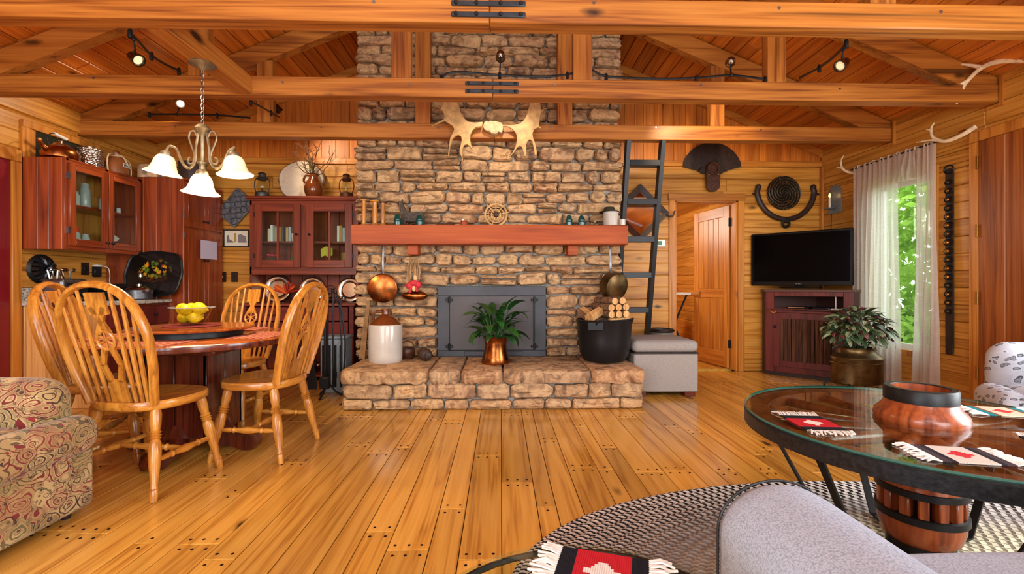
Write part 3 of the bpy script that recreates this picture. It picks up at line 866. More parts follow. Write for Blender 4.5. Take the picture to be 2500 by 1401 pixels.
def log_(p0, p1, r, label, grp='split firewood in the cauldron', split=False):
    p0, p1 = Vector(p0), Vector(p1); c = (p0+p1)/2
    t = thing('firewood_log', label, 'firewood', c, 0, grp)
    d = p1-p0; L = d.length; q = d.to_track_quat('Z', 'Y').to_matrix().to_4x4()
    if split:
        poly = [(-r, -r*.6), (r, -r*.7), (r*.9, r*.5), (0, r), (-r*.8, r*.6)]
        MB(q).prism(poly, -L/2, L/2, 'XY').obj('wood', ENDW, t, smooth=None)
        MB(q).prism([(r*1.0, -r*.7), (r*.93, r*.5), (r*1.02, r*.5), (r*1.1, -r*.7)], -L/2+.002, L/2-.002, 'XY').obj('bark', BARK, t, smooth=None)
    else:
        MB(q).lathe([(r*.96, -L/2), (r, -L/2+.005), (r, L/2-.005), (r*.96, L/2)], seg=12, cap=(False, False)).obj('bark', BARK, t)
        for zz in (-L/2+.001, L/2-.001): MB(q).lathe([(.0, zz), (r*.95, zz)], seg=12, cap=(False, False)).obj('cut_end', ENDW, t)
cx0 = Vector((.965, 4.25, HZ))
bundle = [(.06, .565), (.128, .57), (.028, .507), (.094, .51), (.16, .512), (.03, .445), (.096, .447), (.162, .45)]
for dx, dz in bundle:
    log_(cx0+Vector((dx, -.17, dz)), cx0+Vector((dx-.09, .2, dz+.0)), .0325, 'thin round firewood stick in the bundle on top of the cauldron')
log_(cx0+Vector((-.17, -.14, .415)), cx0+Vector((-.05, -.03, .47)), .045, 'split firewood block lying beside the bundled sticks', split=True)
log_(cx0+Vector((-.1, .06, .40)), cx0+Vector((-.17, .18, .46)), .05, 'thick split log leaning on the stones behind the cauldron rim', split=True)
log_(cx0+Vector((.02, -.12, .385)), cx0+Vector((.2, -.1, .40)), .03, 'split kindling lying across the cauldron rim', split=True)
log_(cx0+Vector((-.1, .0, .36)), cx0+Vector((.15, .1, .36)), .055, 'thick round log down inside the cauldron')

# hanging pans
def pan(name, label, P, rad, depth, tilt, hl, rz, inner):
    t = thing(name, label, 'pan', P)
    Mx = RZ(rz) @ RX(R(90+tilt))
    MB(Mx).lathe([(rad*.98, 0), (rad, .004), (rad*.97, depth-.008), (rad*.9, depth), (0, depth+.002)], seg=32, cap=(False, False)).obj('pan_body', M['copper' if inner else 'copperdark'], t)
    MB(Mx).lathe([(rad*.94, .002), (rad*.9, depth-.012), (0, depth-.008)], seg=32, cap=(False, False)).obj('pan_lining', M['steel'], t)
    MB().tube(catmull([(0, .0, rad*.9), (0, -.012, rad+.05), (0, .0, rad+hl*.6), (0, .012, rad+hl)], 5), [.012]*15+[.006], 8, flat=(1, .5)).obj('handle', M['steel'], t)
    MB().tube([(.012*math.cos(a), .012, rad+hl+.012+.012*math.sin(a)) for a in [2*PI*k/12 for k in range(12)]], .003, 6, closed=True).obj('ring', M['black'], t)
# pans hang with their bottoms toward the room
pan('copper_pan', 'copper frying pan hanging by its long handle above the stoneware jug', onY(935, 703, 4.47), .143, .055, 4, .29, R(8), True)
pan('copper_saucepan', 'deep brass saucepan hanging on the chimney above the firewood', onY(1490, 695, 4.44), .135, .11, 12, .24, R(28), False)
# dried bundle with a red ribbon over a copper warmer
hb = thing('dried_bundle', 'dried pods and a red ribbon hanging above a copper disc on the chimney', 'ornament', onY(1013, 628, 4.44))
r_ = random.Random(3)
straw = plain('dried_pod', (150, 120, 84), .8, nz=.2)
for k in range(13):
    x0 = r_.uniform(-.05, .05); L = r_.uniform(.14, .3)
    MB().tube(catmull([(x0*.4, 0, 0), (x0*1.2, -.03+r_.uniform(-.02, .02), -.08), (x0*1.5, -.03, -L)], 4), [.004]*5+[.008]*4, 6).obj('pod', straw, hb)
redf = plain('red_ribbon', (186, 36, 48), .6)
MB().ball((0, -.05, -.25), (.045, .022, .03)).ball((-.045, -.05, -.275), (.03, .02, .035)).ball((.04, -.05, -.265), (.03, .02, .035)).tube([(-.02,-.05,-.27), (-.04,-.05,-.34)], .014).tube([(.02,-.05,-.27), (.03,-.05,-.33)], .012).obj('ribbon', redf, hb)
MB().ball((.01, -.035, -.2), (.018, .016, .035)).ball((.0, -.045, -.3), (.02, .02, .03)).obj('corn_cob', plain('corn', (220, 180, 130), .6), hb)
cw = thing('copper_warmer', 'flattened copper flask hanging under the dried bundle', 'copper ware', onY(1013, 722, 4.46))
MB().ball((0, 0, 0), (.125, .06, .05), 24, 12).lathe([(.03, .04), (.03, .075), (.022, .08)], seg=14).obj('flask', M['copper'], cw)
MB().tube(catmull([(-.02, 0, .08), (-.03, .02, .15), (0, .03, .3)], 4), .003).tube(catmull([(.02, 0, .08), (.05, .02, .15), (.0, .03, .3)], 4), .003).obj('cord', M['leather'], cw)

# fireplace tools
ft = thing('fireplace_tools', 'black wrought iron fireplace tool set standing on the floor by the hearth', 'fireplace tools', (-1.60, 4.28, 0))
for a in (20, 140, 260):
    MB().tube(catmull([(.02*math.cos(R(a)), .02*math.sin(R(a)), .12), (.07*math.cos(R(a)), .07*math.sin(R(a)), .05), (.13*math.cos(R(a)), .13*math.sin(R(a)), .008)], 5), .009).obj('foot', M['black'], ft)
MB().tube([(0, 0, .1), (0, 0, .95)], .012).obj('post', M['black'], ft)
MB().tube(catmull([(-.12, 0, .8), (-.09, 0, .88), (0, 0, .9), (.09, 0, .88), (.12, 0, .8)], 6), .008).obj('crossbar', M['black'], ft)
sh = MB().tube([(-.12, -.02, .9), (-.12, -.02, .26)], .008).tube([(-.12+.03*math.cos(a), -.02, .93+.03*math.sin(a)) for a in [2*PI*k/12 for k in range(12)]], .006, 6, closed=True)
sh.prism([(-.165, .08), (-.075, .08), (-.09, .24), (-.105, .27), (-.135, .27), (-.15, .24)], -.045, -.037, 'XZ').obj('shovel', M['black'], ft)
MB().tube([(.0, -.06, .97), (.0, -.06, .2)], .01).ball((.0, -.06, .98), .02).box(-.045, .045, -.085, -.035, .09, .2, .01).obj('brush', M['black'], ft)
MB().tube([(.07, -.05, .97), (.07, -.05, .1)], .009).ball((.07, -.05, .98), .018).tube([(.07,-.05,.16), (.1,-.05,.19), (.1, -.05, .24)], .007).obj('poker', M['black'], ft)
MB().tube(catmull([(.12, 0, .12), (.13, 0, .5), (.115, 0, .8), (.14, 0, .93), (.17, 0, .9)], 5), .008).tube(catmull([(.14, .01, .12), (.16, .01, .5), (.125, .01, .8), (.1, .01, .93), (.08, 0, .9)], 5), .008).obj('tongs', M['black'], ft)
MB().tube([(.05*math.cos(a)+.03, -.04+.03*math.sin(a), 1.0) for a in [2*PI*k/14 for k in range(14)]], .006, 6, closed=True).obj('ring', M['black'], ft)
ab = thing('ash_bin', 'grey painted metal ash bin behind the fireplace tools', 'bin', (-1.60, 4.52, 0))
blg = plain('blue_grey_paint', (128, 142, 150), .45, nz=.08)
MB().box(-.12, .12, -.1, .1, .0, .52, .01).obj('bin_body', blg, ab)
MB().box(-.13, .13, -.11, .11, .52, .545, .006).obj('lid', blg, ab)
for k in range(4): MB().box(-.1+k*.055, -.075+k*.055, -.106, -.1, .06, .46).obj('slot', M['black'], ab)
sk_ = thing('wooden_stake', 'weathered tapered wooden stake leaning on the chimney corner', 'stake', (-1.33, 4.44, HZ))
MB().add([(-.03, -.015, 0), (.03, -.015, 0), (.03, .015, 0), (-.03, .015, 0), (.035, .045, .56), (.065, .045, .56), (.065, .065, .56), (.035, .065, .56)], [(0,3,2,1), (4,5,6,7), (0,1,5,4), (1,2,6,5), (2,3,7,6), (3,0,4,7)]).obj('stake_wood', plain('weathered_wood', (140, 104, 66), .8, nz=.2, nscale=14), sk_, smooth=None)
# small gourd bowl and basket beside the jug
sb = thing('twig_basket', 'small dark twig basket against the stones beside the jug', 'basket', (-.90, 4.46, HZ))
MB().lathe([(.05, 0), (.07, .03), (.075, .09), (.068, .1), (.06, .09), (.055, .03), (0, .02)], seg=16, cap=(True, False)).obj('basket_body', M['leatherb'], sb)
MB().tube([(.07*math.cos(a), 0, .09+.08*math.sin(a)) for a in [PI*k/10 for k in range(11)]], .006).obj('basket_handle', M['leatherb'], sb)

# ---------------- mantel display
MZ, MY = 1.604, 4.44
def on_mantel(px): return onY(px, 549, MY)
for px, hh, cc in ((888, .25, 'first'), (915, .24, 'second'), (935, .23, 'third')):
    p = on_mantel(px); nm = {'first': 'tall turned wooden candlestick at the end of the mantel', 'second': 'thick turned wooden candlestick between two slimmer ones on the mantel', 'third': 'turned wooden candlestick with a dark wide top next to the carved figure'}[cc]
    t = thing('wooden_candlestick', nm, 'candlestick', (p.x, MY, MZ), 0, 'wooden candlesticks on the mantel')
    rr = .02 if cc != 'second' else .025
    MB().lathe([(rr*1.5, 0), (rr*1.5, .01), (rr*.9, .025), (rr*1.1, hh*.4), (rr*.85, hh*.8), (rr*1.0, hh-.012)], seg=14).obj('shaft', W['oakZ'], t)
    MB().lathe([(rr*1.7, hh-.012), (rr*1.9, hh-.006), (rr*1.9, hh), (rr*.6, hh+.002)], seg=14).obj('drip_pan', M['leatherb'] if cc == 'third' else W['oakZ'], t)
# carved long-necked animal figure
an = thing('carved_animal', 'dark carved long-necked animal figure standing behind teal glass insulators', 'figurine', (on_mantel(1005).x, MY+.05, MZ))
dk = plain('dark_carving', (58, 46, 34), .6, nz=.5, nscale=45, bump=.6)
MB().prism([(-.11, .0), (-.11, .12), (-.13, .2), (-.125, .235), (-.1, .24), (-.085, .2), (-.06, .15), (0, .135), (.08, .14), (.105, .125), (.115, .09), (.115, 0), (.09, 0), (.08, .045), (-.06, .045), (-.075, 0)], -.025, .025).obj('body', dk, an)
MB().ball((-.125, 0, .225), (.028, .02, .02)).ball((-.1, .0, .25), (.008, .012, .018)).obj('head', dk, an)
ins = [(974, .105, 'teal glass insulator beside the wooden candlesticks'), (1027, .1, 'teal glass insulator in front of the carved animal figure'), (1387, .105, 'dark green glass insulator with a pointed top near the white crock'), (1417, .1, 'dark green glass insulator next to the white crock')]
for px, hh, lb in ins:
    p = on_mantel(px); t = thing('glass_insulator', lb, 'insulator', (p.x, MY-.06, MZ), 0, 'glass insulators on the mantel')
    MB().lathe([(.036, 0), (.038, .03), (.03, .035), (.034, .045), (.034, .06), (.026, .07), (.026, hh-.02), (.014, hh-.004), (.004, hh)], seg=18).obj('insulator_body', M['teal'], t)
cg = thing('clay_ornament', 'small russet clay ornament beside the cane wheel', 'ornament', (on_mantel(1133).x, MY, MZ))
MB().lathe([(.03, 0), (.035, .02), (.03, .035), (.038, .05)], seg=6).obj('ornament_body', plain('russet_clay', (150, 60, 30), .6), cg)
MB().ball((-.012, 0, .058), .012).obj('bead', M['white'], cg)
st_ = thing('driftwood', 'low dark driftwood twig lying between the figure and the cane wheel', 'driftwood', (on_mantel(1088).x, MY, MZ))
MB().tube(catmull([(-.1, 0, .006), (-.05, .01, .02), (0, 0, .012), (.06, .01, .022), (.1, 0, .008)], 4), [.006, .008, .01, .012, .01, .009, .01, .012, .011, .01, .009, .008, .007, .006, .006, .005, .004], 7).obj('twig', M['leatherb'], st_)
wh = thing('cane_wheel', 'round cane wheel with a woven spoke pattern on the mantel', 'ornament', (on_mantel(1211).x, MY, MZ))
cane = plain('pale_cane', (190, 150, 96), .6, nz=.15)
def ringpts(r, zc, n=24, y=0): return [(r*math.cos(2*PI*k/n), y, zc+r*math.sin(2*PI*k/n)) for k in range(n)]
MB().tube(ringpts(.105, .11), .009, 6, closed=True).obj('rim', cane, wh)
MB().tube(ringpts(.045, .11), .005, 6, closed=True).tube(ringpts(.075, .11), .004, 6, closed=True).obj('inner_ring', cane, wh)
for k in range(9):
    a = 2*PI*k/9+.2; MB().tube([(.02*math.cos(a), -.005, .11+.02*math.sin(a)), (.13*math.cos(a), 0, max(.004, .11+.13*math.sin(a)))], .005, 6).obj('spoke', cane, wh)
MB().ball((0, 0, .11), (.03, .02, .03)).obj('hub', M['leather'], wh)
ck = thing('lidded_crock', 'white stoneware crock with a dark felt hat on top at the mantel end', 'crock', (on_mantel(1490).x, MY-.02, MZ))
MB().lathe([(.07, 0), (.074, .01), (.074, .125), (.078, .13), (.07, .138), (0, .136)], seg=26, cap=(True, False)).obj('crock_body', M['stonew'], ck)
ht = thing('felt_hat', 'small dark felt hat perched on the white crock', 'hat', (on_mantel(1490).x-.01, MY-.0, MZ+.138))
MB().lathe([(.095, .006), (.1, .0), (.06, .006), (.052, .035), (.045, .05), (0, .048)], seg=22, cap=(False, False)).obj('hat_body', plain('olive_felt', (48, 42, 26), .9), ht)
c2 = thing('small_crock', 'small pale stoneware cup beside the larger crock at the mantel end', 'crock', (on_mantel(1515).x-.005, MY-.09, MZ))
MB().lathe([(.026, 0), (.028, .01), (.028, .055), (.022, .06), (0, .055)], seg=18, cap=(True, False)).obj('cup_body', M['stonew'], c2)
fl = thing('dried_flower', 'small dried flower sprig lying beside the green insulators', 'ornament', (on_mantel(1447).x, MY, MZ))
MB().tube([(-.03, 0, .005), (.02, 0, .04)], .004, 6).ball((.02, 0, .05), (.016, .012, .014)).ball((-.01, .01, .03), (.012, .012, .012)).tube([(.0, 0, .0), (.045, 0, .02)], .005, 6).obj('sprig', straw, fl)

# moose antlers with skull plate on the truss
ma = thing('moose_antlers', 'large pair of moose antlers with skull plate hung on the timber truss', 'antlers', (onY(1205, 310, 4.40).x, 4.395, onY(1205, 310, 4.40).z))
def mpx(x, y):
    """crop pixel of the antlers -> metres about the skull plate"""
    q = onY(1030+x/7.8125, 240+y/7.8125, 4.38); o_ = ma.location; return (q.x-o_.x, q.z-o_.z)
def palm(pts, th=.022, y=-.02):
    P = [mpx(*p) for p in pts]; cxp = sum(p[0] for p in P)/len(P); czp = sum(p[1] for p in P)/len(P); n = len(P)
    m = MB(); vs = []; fs = []
    rings = ((0, .93), (-th*.5, 1.0), (-th, .93))
    # relief: rounded rim made from three offset outlines
    def inset(k, d):
        a, b, c_ = Vector(P[k-1]), Vector(P[k]), Vector(P[(k+1) % n])
        e1 = (b-a).normalized(); e2 = (c_-b).normalized(); nn = Vector((-(e1.y+e2.y), e1.x+e2.x))
        if nn.length > 1e-6: nn.normalize()
        return b - nn*d*sgn
    area_ = sum(P[k-1][0]*P[k][1]-P[k][0]*P[k-1][1] for k in range(n)); sgn = 1 if area_ < 0 else -1
    for yy, d in ((0, .004), (-th*.5, 0), (-th, .004)):
        for k in range(n):
            q = inset(k, d); dist = abs(q.x)
            vs.append((q.x, y+yy-dist*.12, q.y))
    for r0 in (0, 1):
        for k in range(n): fs.append((r0*n+k, r0*n+(k+1) % n, (r0+1)*n+(k+1) % n, (r0+1)*n+k))
    from mathutils.geometry import tessellate_polygon
    for tri in tessellate_polygon([[Vector((p[0], p[1], 0)) for p in P]]):
        fs.append(tuple(tri)); fs.append(tuple(2*n+i for i in reversed(tri)))
    return m.add(vs, fs)
L1 = [(1170, 470), (1010, 490), (900, 480), (820, 420), (760, 330), (725, 200), (705, 90), (650, 70), (560, 80), (460, 90), (430, 120), (410, 190), (380, 245), (310, 220), (305, 235), (370, 270), (430, 340), (450, 410), (430, 460), (330, 510), (210, 590), (215, 602), (340, 540), (450, 490), (540, 540), (600, 580), (625, 640), (600, 700), (550, 800), (530, 950), (510, 1150), (530, 1160), (560, 960), (600, 830), (650, 770), (710, 750), (755, 770), (765, 830), (740, 960), (720, 1060), (760, 1150), (780, 1230), (795, 1230), (785, 1130), (790, 1000), (820, 930), (870, 915), (920, 950), (960, 1010), (985, 1035), (990, 1010), (950, 920), (930, 820), (935, 740), (970, 650), (1040, 580), (1150, 565)]
L2 = [(1530, 560), (1630, 570), (1720, 620), (1780, 690), (1805, 760), (1800, 870), (1770, 970), (1720, 1060), (1670, 1130), (1690, 1130), (1760, 1060), (1810, 980), (1860, 940), (1900, 970), (1925, 1060), (1945, 1140), (1985, 1140), (1990, 1040), (1990, 920), (2010, 860), (2050, 825), (2090, 860), (2110, 950), (2130, 1060), (2145, 1130), (2180, 1130), (2185, 1040), (2160, 920), (2120, 800), (2105, 720), (2135, 640), (2210, 610), (2260, 640), (2265, 600), (2225, 580), (2240, 450), (2265, 330), (2300, 270), (2390, 250), (2320, 245), (2260, 270), (2250, 180), (2240, 110), (2150, 80), (2060, 100), (2030, 220), (1990, 360), (1930, 460), (1850, 520), (1740, 530), (1640, 540)]
palm(L1).obj('antler', M['moose'], ma, smooth=60)
palm(L2).obj('antler', M['moose'], ma, smooth=60)
sk = [(1190, 460), (1300, 435), (1420, 440), (1530, 480), (1560, 560), (1530, 680), (1460, 650), (1420, 690), (1350, 690), (1290, 650), (1200, 620), (1160, 560)]
P_ = [mpx(*p) for p in sk]
palm(sk, .065, .033).obj('skull_plate', plain('skull_bone', (196, 172, 132), .6, nz=.15, nscale=30, bump=.2), ma, smooth=60)
# ================================================================== KITCHEN CORNER
def knob(parent, p, d, mat=None, r=.013):
    d = Vector(d); q = d.to_track_quat('Z', 'Y').to_matrix().to_4x4()
    MB().lathe([(.005, 0), (.005, .012), (r, .016), (r*1.05, .024), (r*.6, .03)], p, 12, q).obj('knob', mat or M['black'], parent)
# wall cabinet on the side wall: front faces +X
CY0, CY1, CX, CZ0, CZ1 = 3.92, 4.745, -3.64, 1.335, 2.105
kc = thing('wall_cabinet', 'dark cherry wall cabinet with two glass doors above the counter', 'cabinet', (XL+.002, CY0, CZ0))
cw_, cl_, ch_ = CX-XL-.002, CY1-CY0, CZ1-CZ0
k0 = 0
for wd in (.14, .09, .11):
    e = min(k0+wd, cw_); plank(kc, (k0+.001, 0, 0), (e-.001, .018, ch_), 1, W['cherryZ'], 'side_board', ch=.004); k0 = e
MB().box(0, cw_, cl_-.018, cl_, 0, ch_).obj('side_panel', W['cherryZ'], kc)
MB().box(0, cw_-.02, .018, cl_-.018, 0, .02).obj('bottom_panel', W['cherryY'], kc)
MB().box(0, cw_, .018, cl_-.018, ch_-.02, ch_).obj('top_panel', W['cherryY'], kc)
MB().box(0, .01, .018, cl_-.018, .02, ch_-.02).obj('back_panel', W['pineZ'], kc)
MB().box(.01, cw_-.06, .018, cl_-.018, .38, .4).obj('shelf', W['cherryY'], kc)
for y0, y1 in ((0, .04), (cl_/2-.015, cl_/2+.015), (cl_-.04, cl_)): MB().box(cw_-.02, cw_, y0, y1, 0, ch_, .002).obj('face_frame', W['cherryZ'], kc)
for z0, z1 in ((0, .05), (ch_-.045, ch_)): MB().box(cw_-.019, cw_-.001, .04, cl_-.04, z0, z1, .002).obj('face_frame', W['cherryY'], kc)
for i, (a, b) in enumerate(((.03, cl_/2-.004), (cl_/2+.004, cl_-.03))):
    d = thing('door', None, None, (cw_, a, .035)); d.parent = kc
    w_, h_ = b-a, ch_-.07; s_ = .06
    for bb in ((0, s_, 0, h_), (w_-s_, w_, 0, h_)): MB().box(0, .02, *bb, .003).obj('stile', W['cherryZ'], d)
    for bb in ((s_, w_-s_, 0, s_), (s_, w_-s_, h_-s_, h_)): MB().box(0, .02, *bb, .003).obj('rail', W['cherryY'], d)
    MB().box(.008, .011, s_, w_-s_, s_, h_-s_).obj('pane', M['pane'], d)
    knob(d, (.02, w_-.025 if i == 0 else .025, .05), (1, 0, 0))
    if i == 0:
        for zz in (.1, h_-.14): MB().box(.0, .024, -.012, .0, zz, zz+.055).obj('hinge', M['steel'], d)
# contents of the wall cabinet
def glassjar(loc, h, r, label, lidcol=None, mat=None, grp='jars and glasses in the wall cabinet'):
    t = thing('glass_jar', label, 'jar', loc, 0, grp)
    MB().lathe([(r*.9, 0), (r, .01), (r, h*.7), (r*.72, h*.86), (r*.72, h)], seg=16).obj('jar_body', mat or M['jar'], t)
    if lidcol: MB().lathe([(r*.78, h*.78), (r*.8, h*.8), (r*.8, h+.012), (r*.7, h+.016)], seg=16).obj('lid', plain('jar_lid', lidcol, .4), t)
tealjar = plain('teal_jar_glass', (70, 130, 126), .1, trans=.5)
zsh = CZ0+.4
for y, h, r, lb, lc, mt in ((4.06, .15, .045, 'teal glass canning jar on the upper shelf of the wall cabinet', None, tealjar), (4.17, .13, .035, 'clear glass jar next to the teal jar on the upper shelf', None, None), (4.27, .22, .04, 'tall clear glass bottle on the upper shelf behind the cabinet door', None, None)):
    glassjar((-3.78, y, zsh), h, r, lb, lc, mt)
for y, h, r, lb, lc in ((4.02, .17, .04, 'glass jar with a turquoise lid on the cabinet floor', (30, 160, 170)), (4.13, .18, .05, 'glass jar with an orange lid on the cabinet floor', (200, 70, 30)), (4.25, .14, .035, 'clear drinking glass beside the orange-lidded jar', None)):
    glassjar((-3.76, y, CZ0+.02), h, r, lb, lc)
for k, (y, h, cc) in enumerate(((4.44, .12, (180, 170, 160)), (4.52, .07, (150, 30, 30)), (4.58, .06, (40, 40, 44)), (4.63, .06, (220, 220, 220)))):
    t = thing('spice_tin', ('tall grey steel tin', 'small red tin', 'small black tin', 'small white tin')[k]+' on the upper shelf of the wall cabinet', 'tin', (-3.78, y, zsh), 0, 'tins in the wall cabinet')
    MB().lathe([(.022, 0), (.022, h-.006), (.018, h)], seg=14).obj('tin_body', plain('tin_paint', cc, .35), t)
dp = thing('boat_dish', 'white boat-shaped dish with a green emblem in the wall cabinet', 'dish', (-3.78, 4.54, CZ0+.02))
MB().box(-.02, .02, -.03, .03, 0, .08).obj('dish_stand', M['leather'], dp)
MB().prism([(-.09, .12), (-.09, .19), (0, .18), (.09, .14), (.06, .11), (-.02, .1)], .0, .015, 'YZ').obj('dish_body', M['white'], dp)
MB().lathe([(.02, 0), (.02, .004)], (.0155, -.03, .15), 12, RY(R(90))).obj('emblem', plain('green_emblem', (30, 110, 60), .5), dp)
# pantry in the corner
PX1, PZ = -3.23, 2.135
pt = thing('pantry_cupboard', 'tall dark cherry pantry cupboard with four doors in the corner', 'cupboard', (XL+.002, 4.755, 0))
pw, pl = PX1-XL-.002, YB-.022-4.755
k0 = 0
for wd in (.37, .13, .14, .14):
    e = min(k0+wd, pw); plank(pt, (k0+.001, 0, 0), (e-.001, .02, PZ), 1, W['cherryZ'], 'side_board', ch=.004); k0 = e
MB().box(0, pw-.02, .02, pl, .0, .08).obj('plinth', W['cherryY'], pt)
MB().box(0, pw, .02, pl, PZ-.02, PZ).obj('top_panel', W['cherryY'], pt)
MB().box(0, pw-.02, pl-.015, pl, .08, PZ-.02).obj('back_panel', W['cherryZ'], pt)
MB().box(pw-.03, pw-.02, .02, pl-.015, .08, PZ-.02).obj('front_panel', W['cherryZ'], pt)
for z0, z1, zk in ((.1, 1.62, 1.3), (1.64, 2.1, 1.72)):
    for i in (0, 1):
        a = .02+i*(pl-.03)/2; b = a+(pl-.03)/2-.004
        d = thing('door', None, None, (pw-.02, a, z0)); d.parent = pt
        h_ = z1-z0; w_ = b-a
        MB().box(0, .02, 0, w_, 0, h_, .003).obj('door_panel', W['cherryZ'], d)
        MB().box(.018, .026, .05, w_-.05, .06, h_-.06, .006).obj('raised_panel', W['cherryZ'], d)
        knob(d, (.02, w_-.025 if i == 0 else .025, zk-z0), (1, 0, 0))
        if i == 0:
            for zz in (.08, h_-.1): MB().box(.0, .024, -.008, .002, zz, zz+.05).obj('hinge', M['steel'], d)
note = MB().box(PX1+.0285, PX1+.030, 4.98, 5.26, 1.32, 1.52).obj('paper_note', plain('lavender_paper', (206, 196, 214), .7)); tag(note, 'pale lavender sheet of paper fixed to the pantry door', 'paper')
# base cabinet and granite worktop
BX, BZ = -3.36, .86
bc = thing('base_cabinet', 'base cabinet with pale board side and dark red doors under the worktop', 'cabinet', (XL+.002, 3.93, 0))
bw, bl = BX-XL-.002, 4.745-3.93
palew = wood('pale_end_boards', (222, 172, 108), (208, 150, 84), (176, 112, 56), axis='Z', rough=.45, knots=.1, vary=.3)
k0 = 0
for wd in (.03, .16, .16, .16, .2):
    e = min(k0+wd, bw); plank(bc, (k0+.001, 0, 0), (e-.001, .02, BZ), 1, palew, 'end_board', ch=.005); k0 = e
MB().box(0, bw-.02, .02, bl, 0, BZ).obj('carcass', W['cherryZ'], bc)
for i in (0, 1):
    a = .02+i*(bl-.02)/2; w_ = (bl-.02)/2-.006
    dd = MB().box(bw-.02, bw, a, a+w_, .66, .84, .004).obj('drawer', W['red'], bc); knob(dd, (bw, a+w_/2, .75), (1, 0, 0))
    dd = MB().box(bw-.02, bw, a, a+w_, .1, .645, .004).obj('door', W['red'], bc); knob(dd, (bw, a+(w_-.04 if i == 0 else .04), .58), (1, 0, 0))
def granite_mat():
    m = NT('speckled_granite'); v = m.coords()
    n = m.noise(v, 60, 3); k = m.voro(v, 90).outputs['Distance']
    c = m.ramp(n, [(.35, (120, 112, 100)), (.5, (196, 190, 178)), (.62, (214, 208, 196)), (.72, (96, 88, 80))])
    m.col(m.mix(m.ramp_f(k, .1, .25), c, (60, 56, 52))); m.set(rough=.22)
    return m.m
gr = granite_mat()
wt = thing('granite_worktop', 'speckled pale granite worktop with a short backsplash', 'worktop', (XL+.002, 3.91, BZ))
MB().box(0, BX-XL+.03, 0, 4.745-3.91, 0, .035, .006).obj('slab', gr, wt)
MB().box(0, .02, 0, 4.745-3.91, .035, .15, .004).obj('backsplash', gr, wt)
WTZ = BZ+.035
# fluted mould on the wall
fmz = thing('fluted_mould', 'dark fluted tin cake mould hanging on the boards beside the worktop', 'cake mould', (XL+.001, onX(100, 657, XL).y, onX(100, 657, XL).z))
Mx = RY(R(90))
MB(Mx).lathe([(.125, 0), (.13, .004), (.118, .012), (.105, .02)], seg=28, cap=(True, False)).obj('mould_rim', M['black'], fmz)
fl_ = MB()
for k in range(14):
    a = 2*PI*k/14; ca, sa = math.cos(a), math.sin(a)
    fl_.tube([(.018, .1*ca, .1*sa), (.05, .075*ca, .075*sa), (.055, .04*ca+.0, .04*sa), (.03, .015*ca, .015*sa)], [.018, .017, .012, .006], 6)
fl_.obj('flute', plain('dark_tin', (70, 74, 80), .25, metal=.9), fmz)
# outlets and charger
def plate(name, label, cat, P, face, w_, h_, mat, inner, grp=None):
    t = thing(name, label, cat, P, 0, grp)
    if face == 'X': MB().box(0, .008, -w_/2, w_/2, -h_/2, h_/2, .003).obj('plate', mat, t); MB().box(.008, .013, -w_*.2, w_*.2, -h_*.25, h_*.25, .002).obj('switch', inner, t)
    else: MB().box(-w_/2, w_/2, -.008, 0, -h_/2, h_/2, .003).obj('plate', mat, t); MB().box(-w_*.09, w_*.09, -.016, -.008, -h_*.09, h_*.09, .002).obj('switch', inner, t)
    return t
brz = plain('dark_bronze_plate', (52, 34, 22), .4, metal=.4)
p = onX(207, 656, XL); plate('wall_outlet', 'dark bronze outlet plate above the worktop', 'outlet', (XL, p.y, p.z), 'X', .085, .12, brz, M['black'])
p = onX(232, 656, XL)
chg = thing('charger', 'black plug-in charger with white cable above the worktop', 'charger', (XL, p.y, p.z-.01))
MB().box(0, .035, -.04, .04, -.07, .03, .006).obj('charger_body', M['black'], chg)
MB().box(.0, .05, -.03, .03, .03, .05, .004).obj('plug', M['white'], chg)
MB().tube(catmull([(.045, .03, .04), (.06, .08, .02), (.06, .1, -.05), (.05, .11, -.12), (.06, .14, -.19)], 5), .004).obj('cable', M['white'], chg)
for px, inner, lb in ((545, M['white'], 'dark bronze light switch with white toggle next to the pantry'), (573, M['black'], 'dark bronze dimmer plate with black knob next to the hutch')):
    p = onY(px, 676, YB); plate('light_switch', lb, 'switch', (p.x, YB-.001, p.z), 'Y', .075, .12, brz, inner)
# kitchen clutter on the worktop
ts = thing('toaster', 'black and chrome toaster on the granite worktop', 'toaster', (-3.72, 4.02, WTZ))
MB().rbox(-.09, .09, -.13, .13, .01, .19, .03).obj('toaster_body', M['steel'], ts)
for sx in (-.04, .04): MB().box(sx-.012, sx+.012, -.1, .1, .188, .193).obj('slot', M['black'], ts)
MB().box(.088, .1, -.1, .1, .03, .16, .01).obj('front_panel', M['black'], ts)
MB().box(.1, .115, -.015, .015, .1, .12, .004).obj('lever', M['black'], ts)
kb = thing('grill_press', 'black countertop grill press with a long handle on the worktop', 'grill', (-3.68, 4.31, WTZ))
MB().rbox(-.12, .12, -.14, .14, .0, .07, .02).obj('lower_plate', M['black'], kb)
MB().rbox(-.12, .12, -.14, .14, .075, .13, .03).obj('upper_plate', M['tvb'], kb)
MB().tube(catmull([(.1, -.1, .1), (.17, -.09, .13), (.18, 0, .14), (.17, .09, .13), (.1, .1, .1)], 5), .014).obj('handle', M['black'], kb)
ut = thing('utensil_tray', 'low tray of steel kitchen tools behind the toaster', 'utensils', (-3.9, 4.16, WTZ))
MB().box(-.06, .06, -.14, .14, 0, .16, .01).obj('tray', M['steel'], ut)
for k in range(6): MB().tube([(rnd.uniform(-.03, .03), -.1+k*.04, .15), (rnd.uniform(-.03, .05), -.1+k*.04+rnd.uniform(-.03, .03), .27)], .008, 6).ball((rnd.uniform(-.03, .05), -.1+k*.04, .275), (.012, .02, .015), 8, 6).obj('utensil', M['silver'], ut)
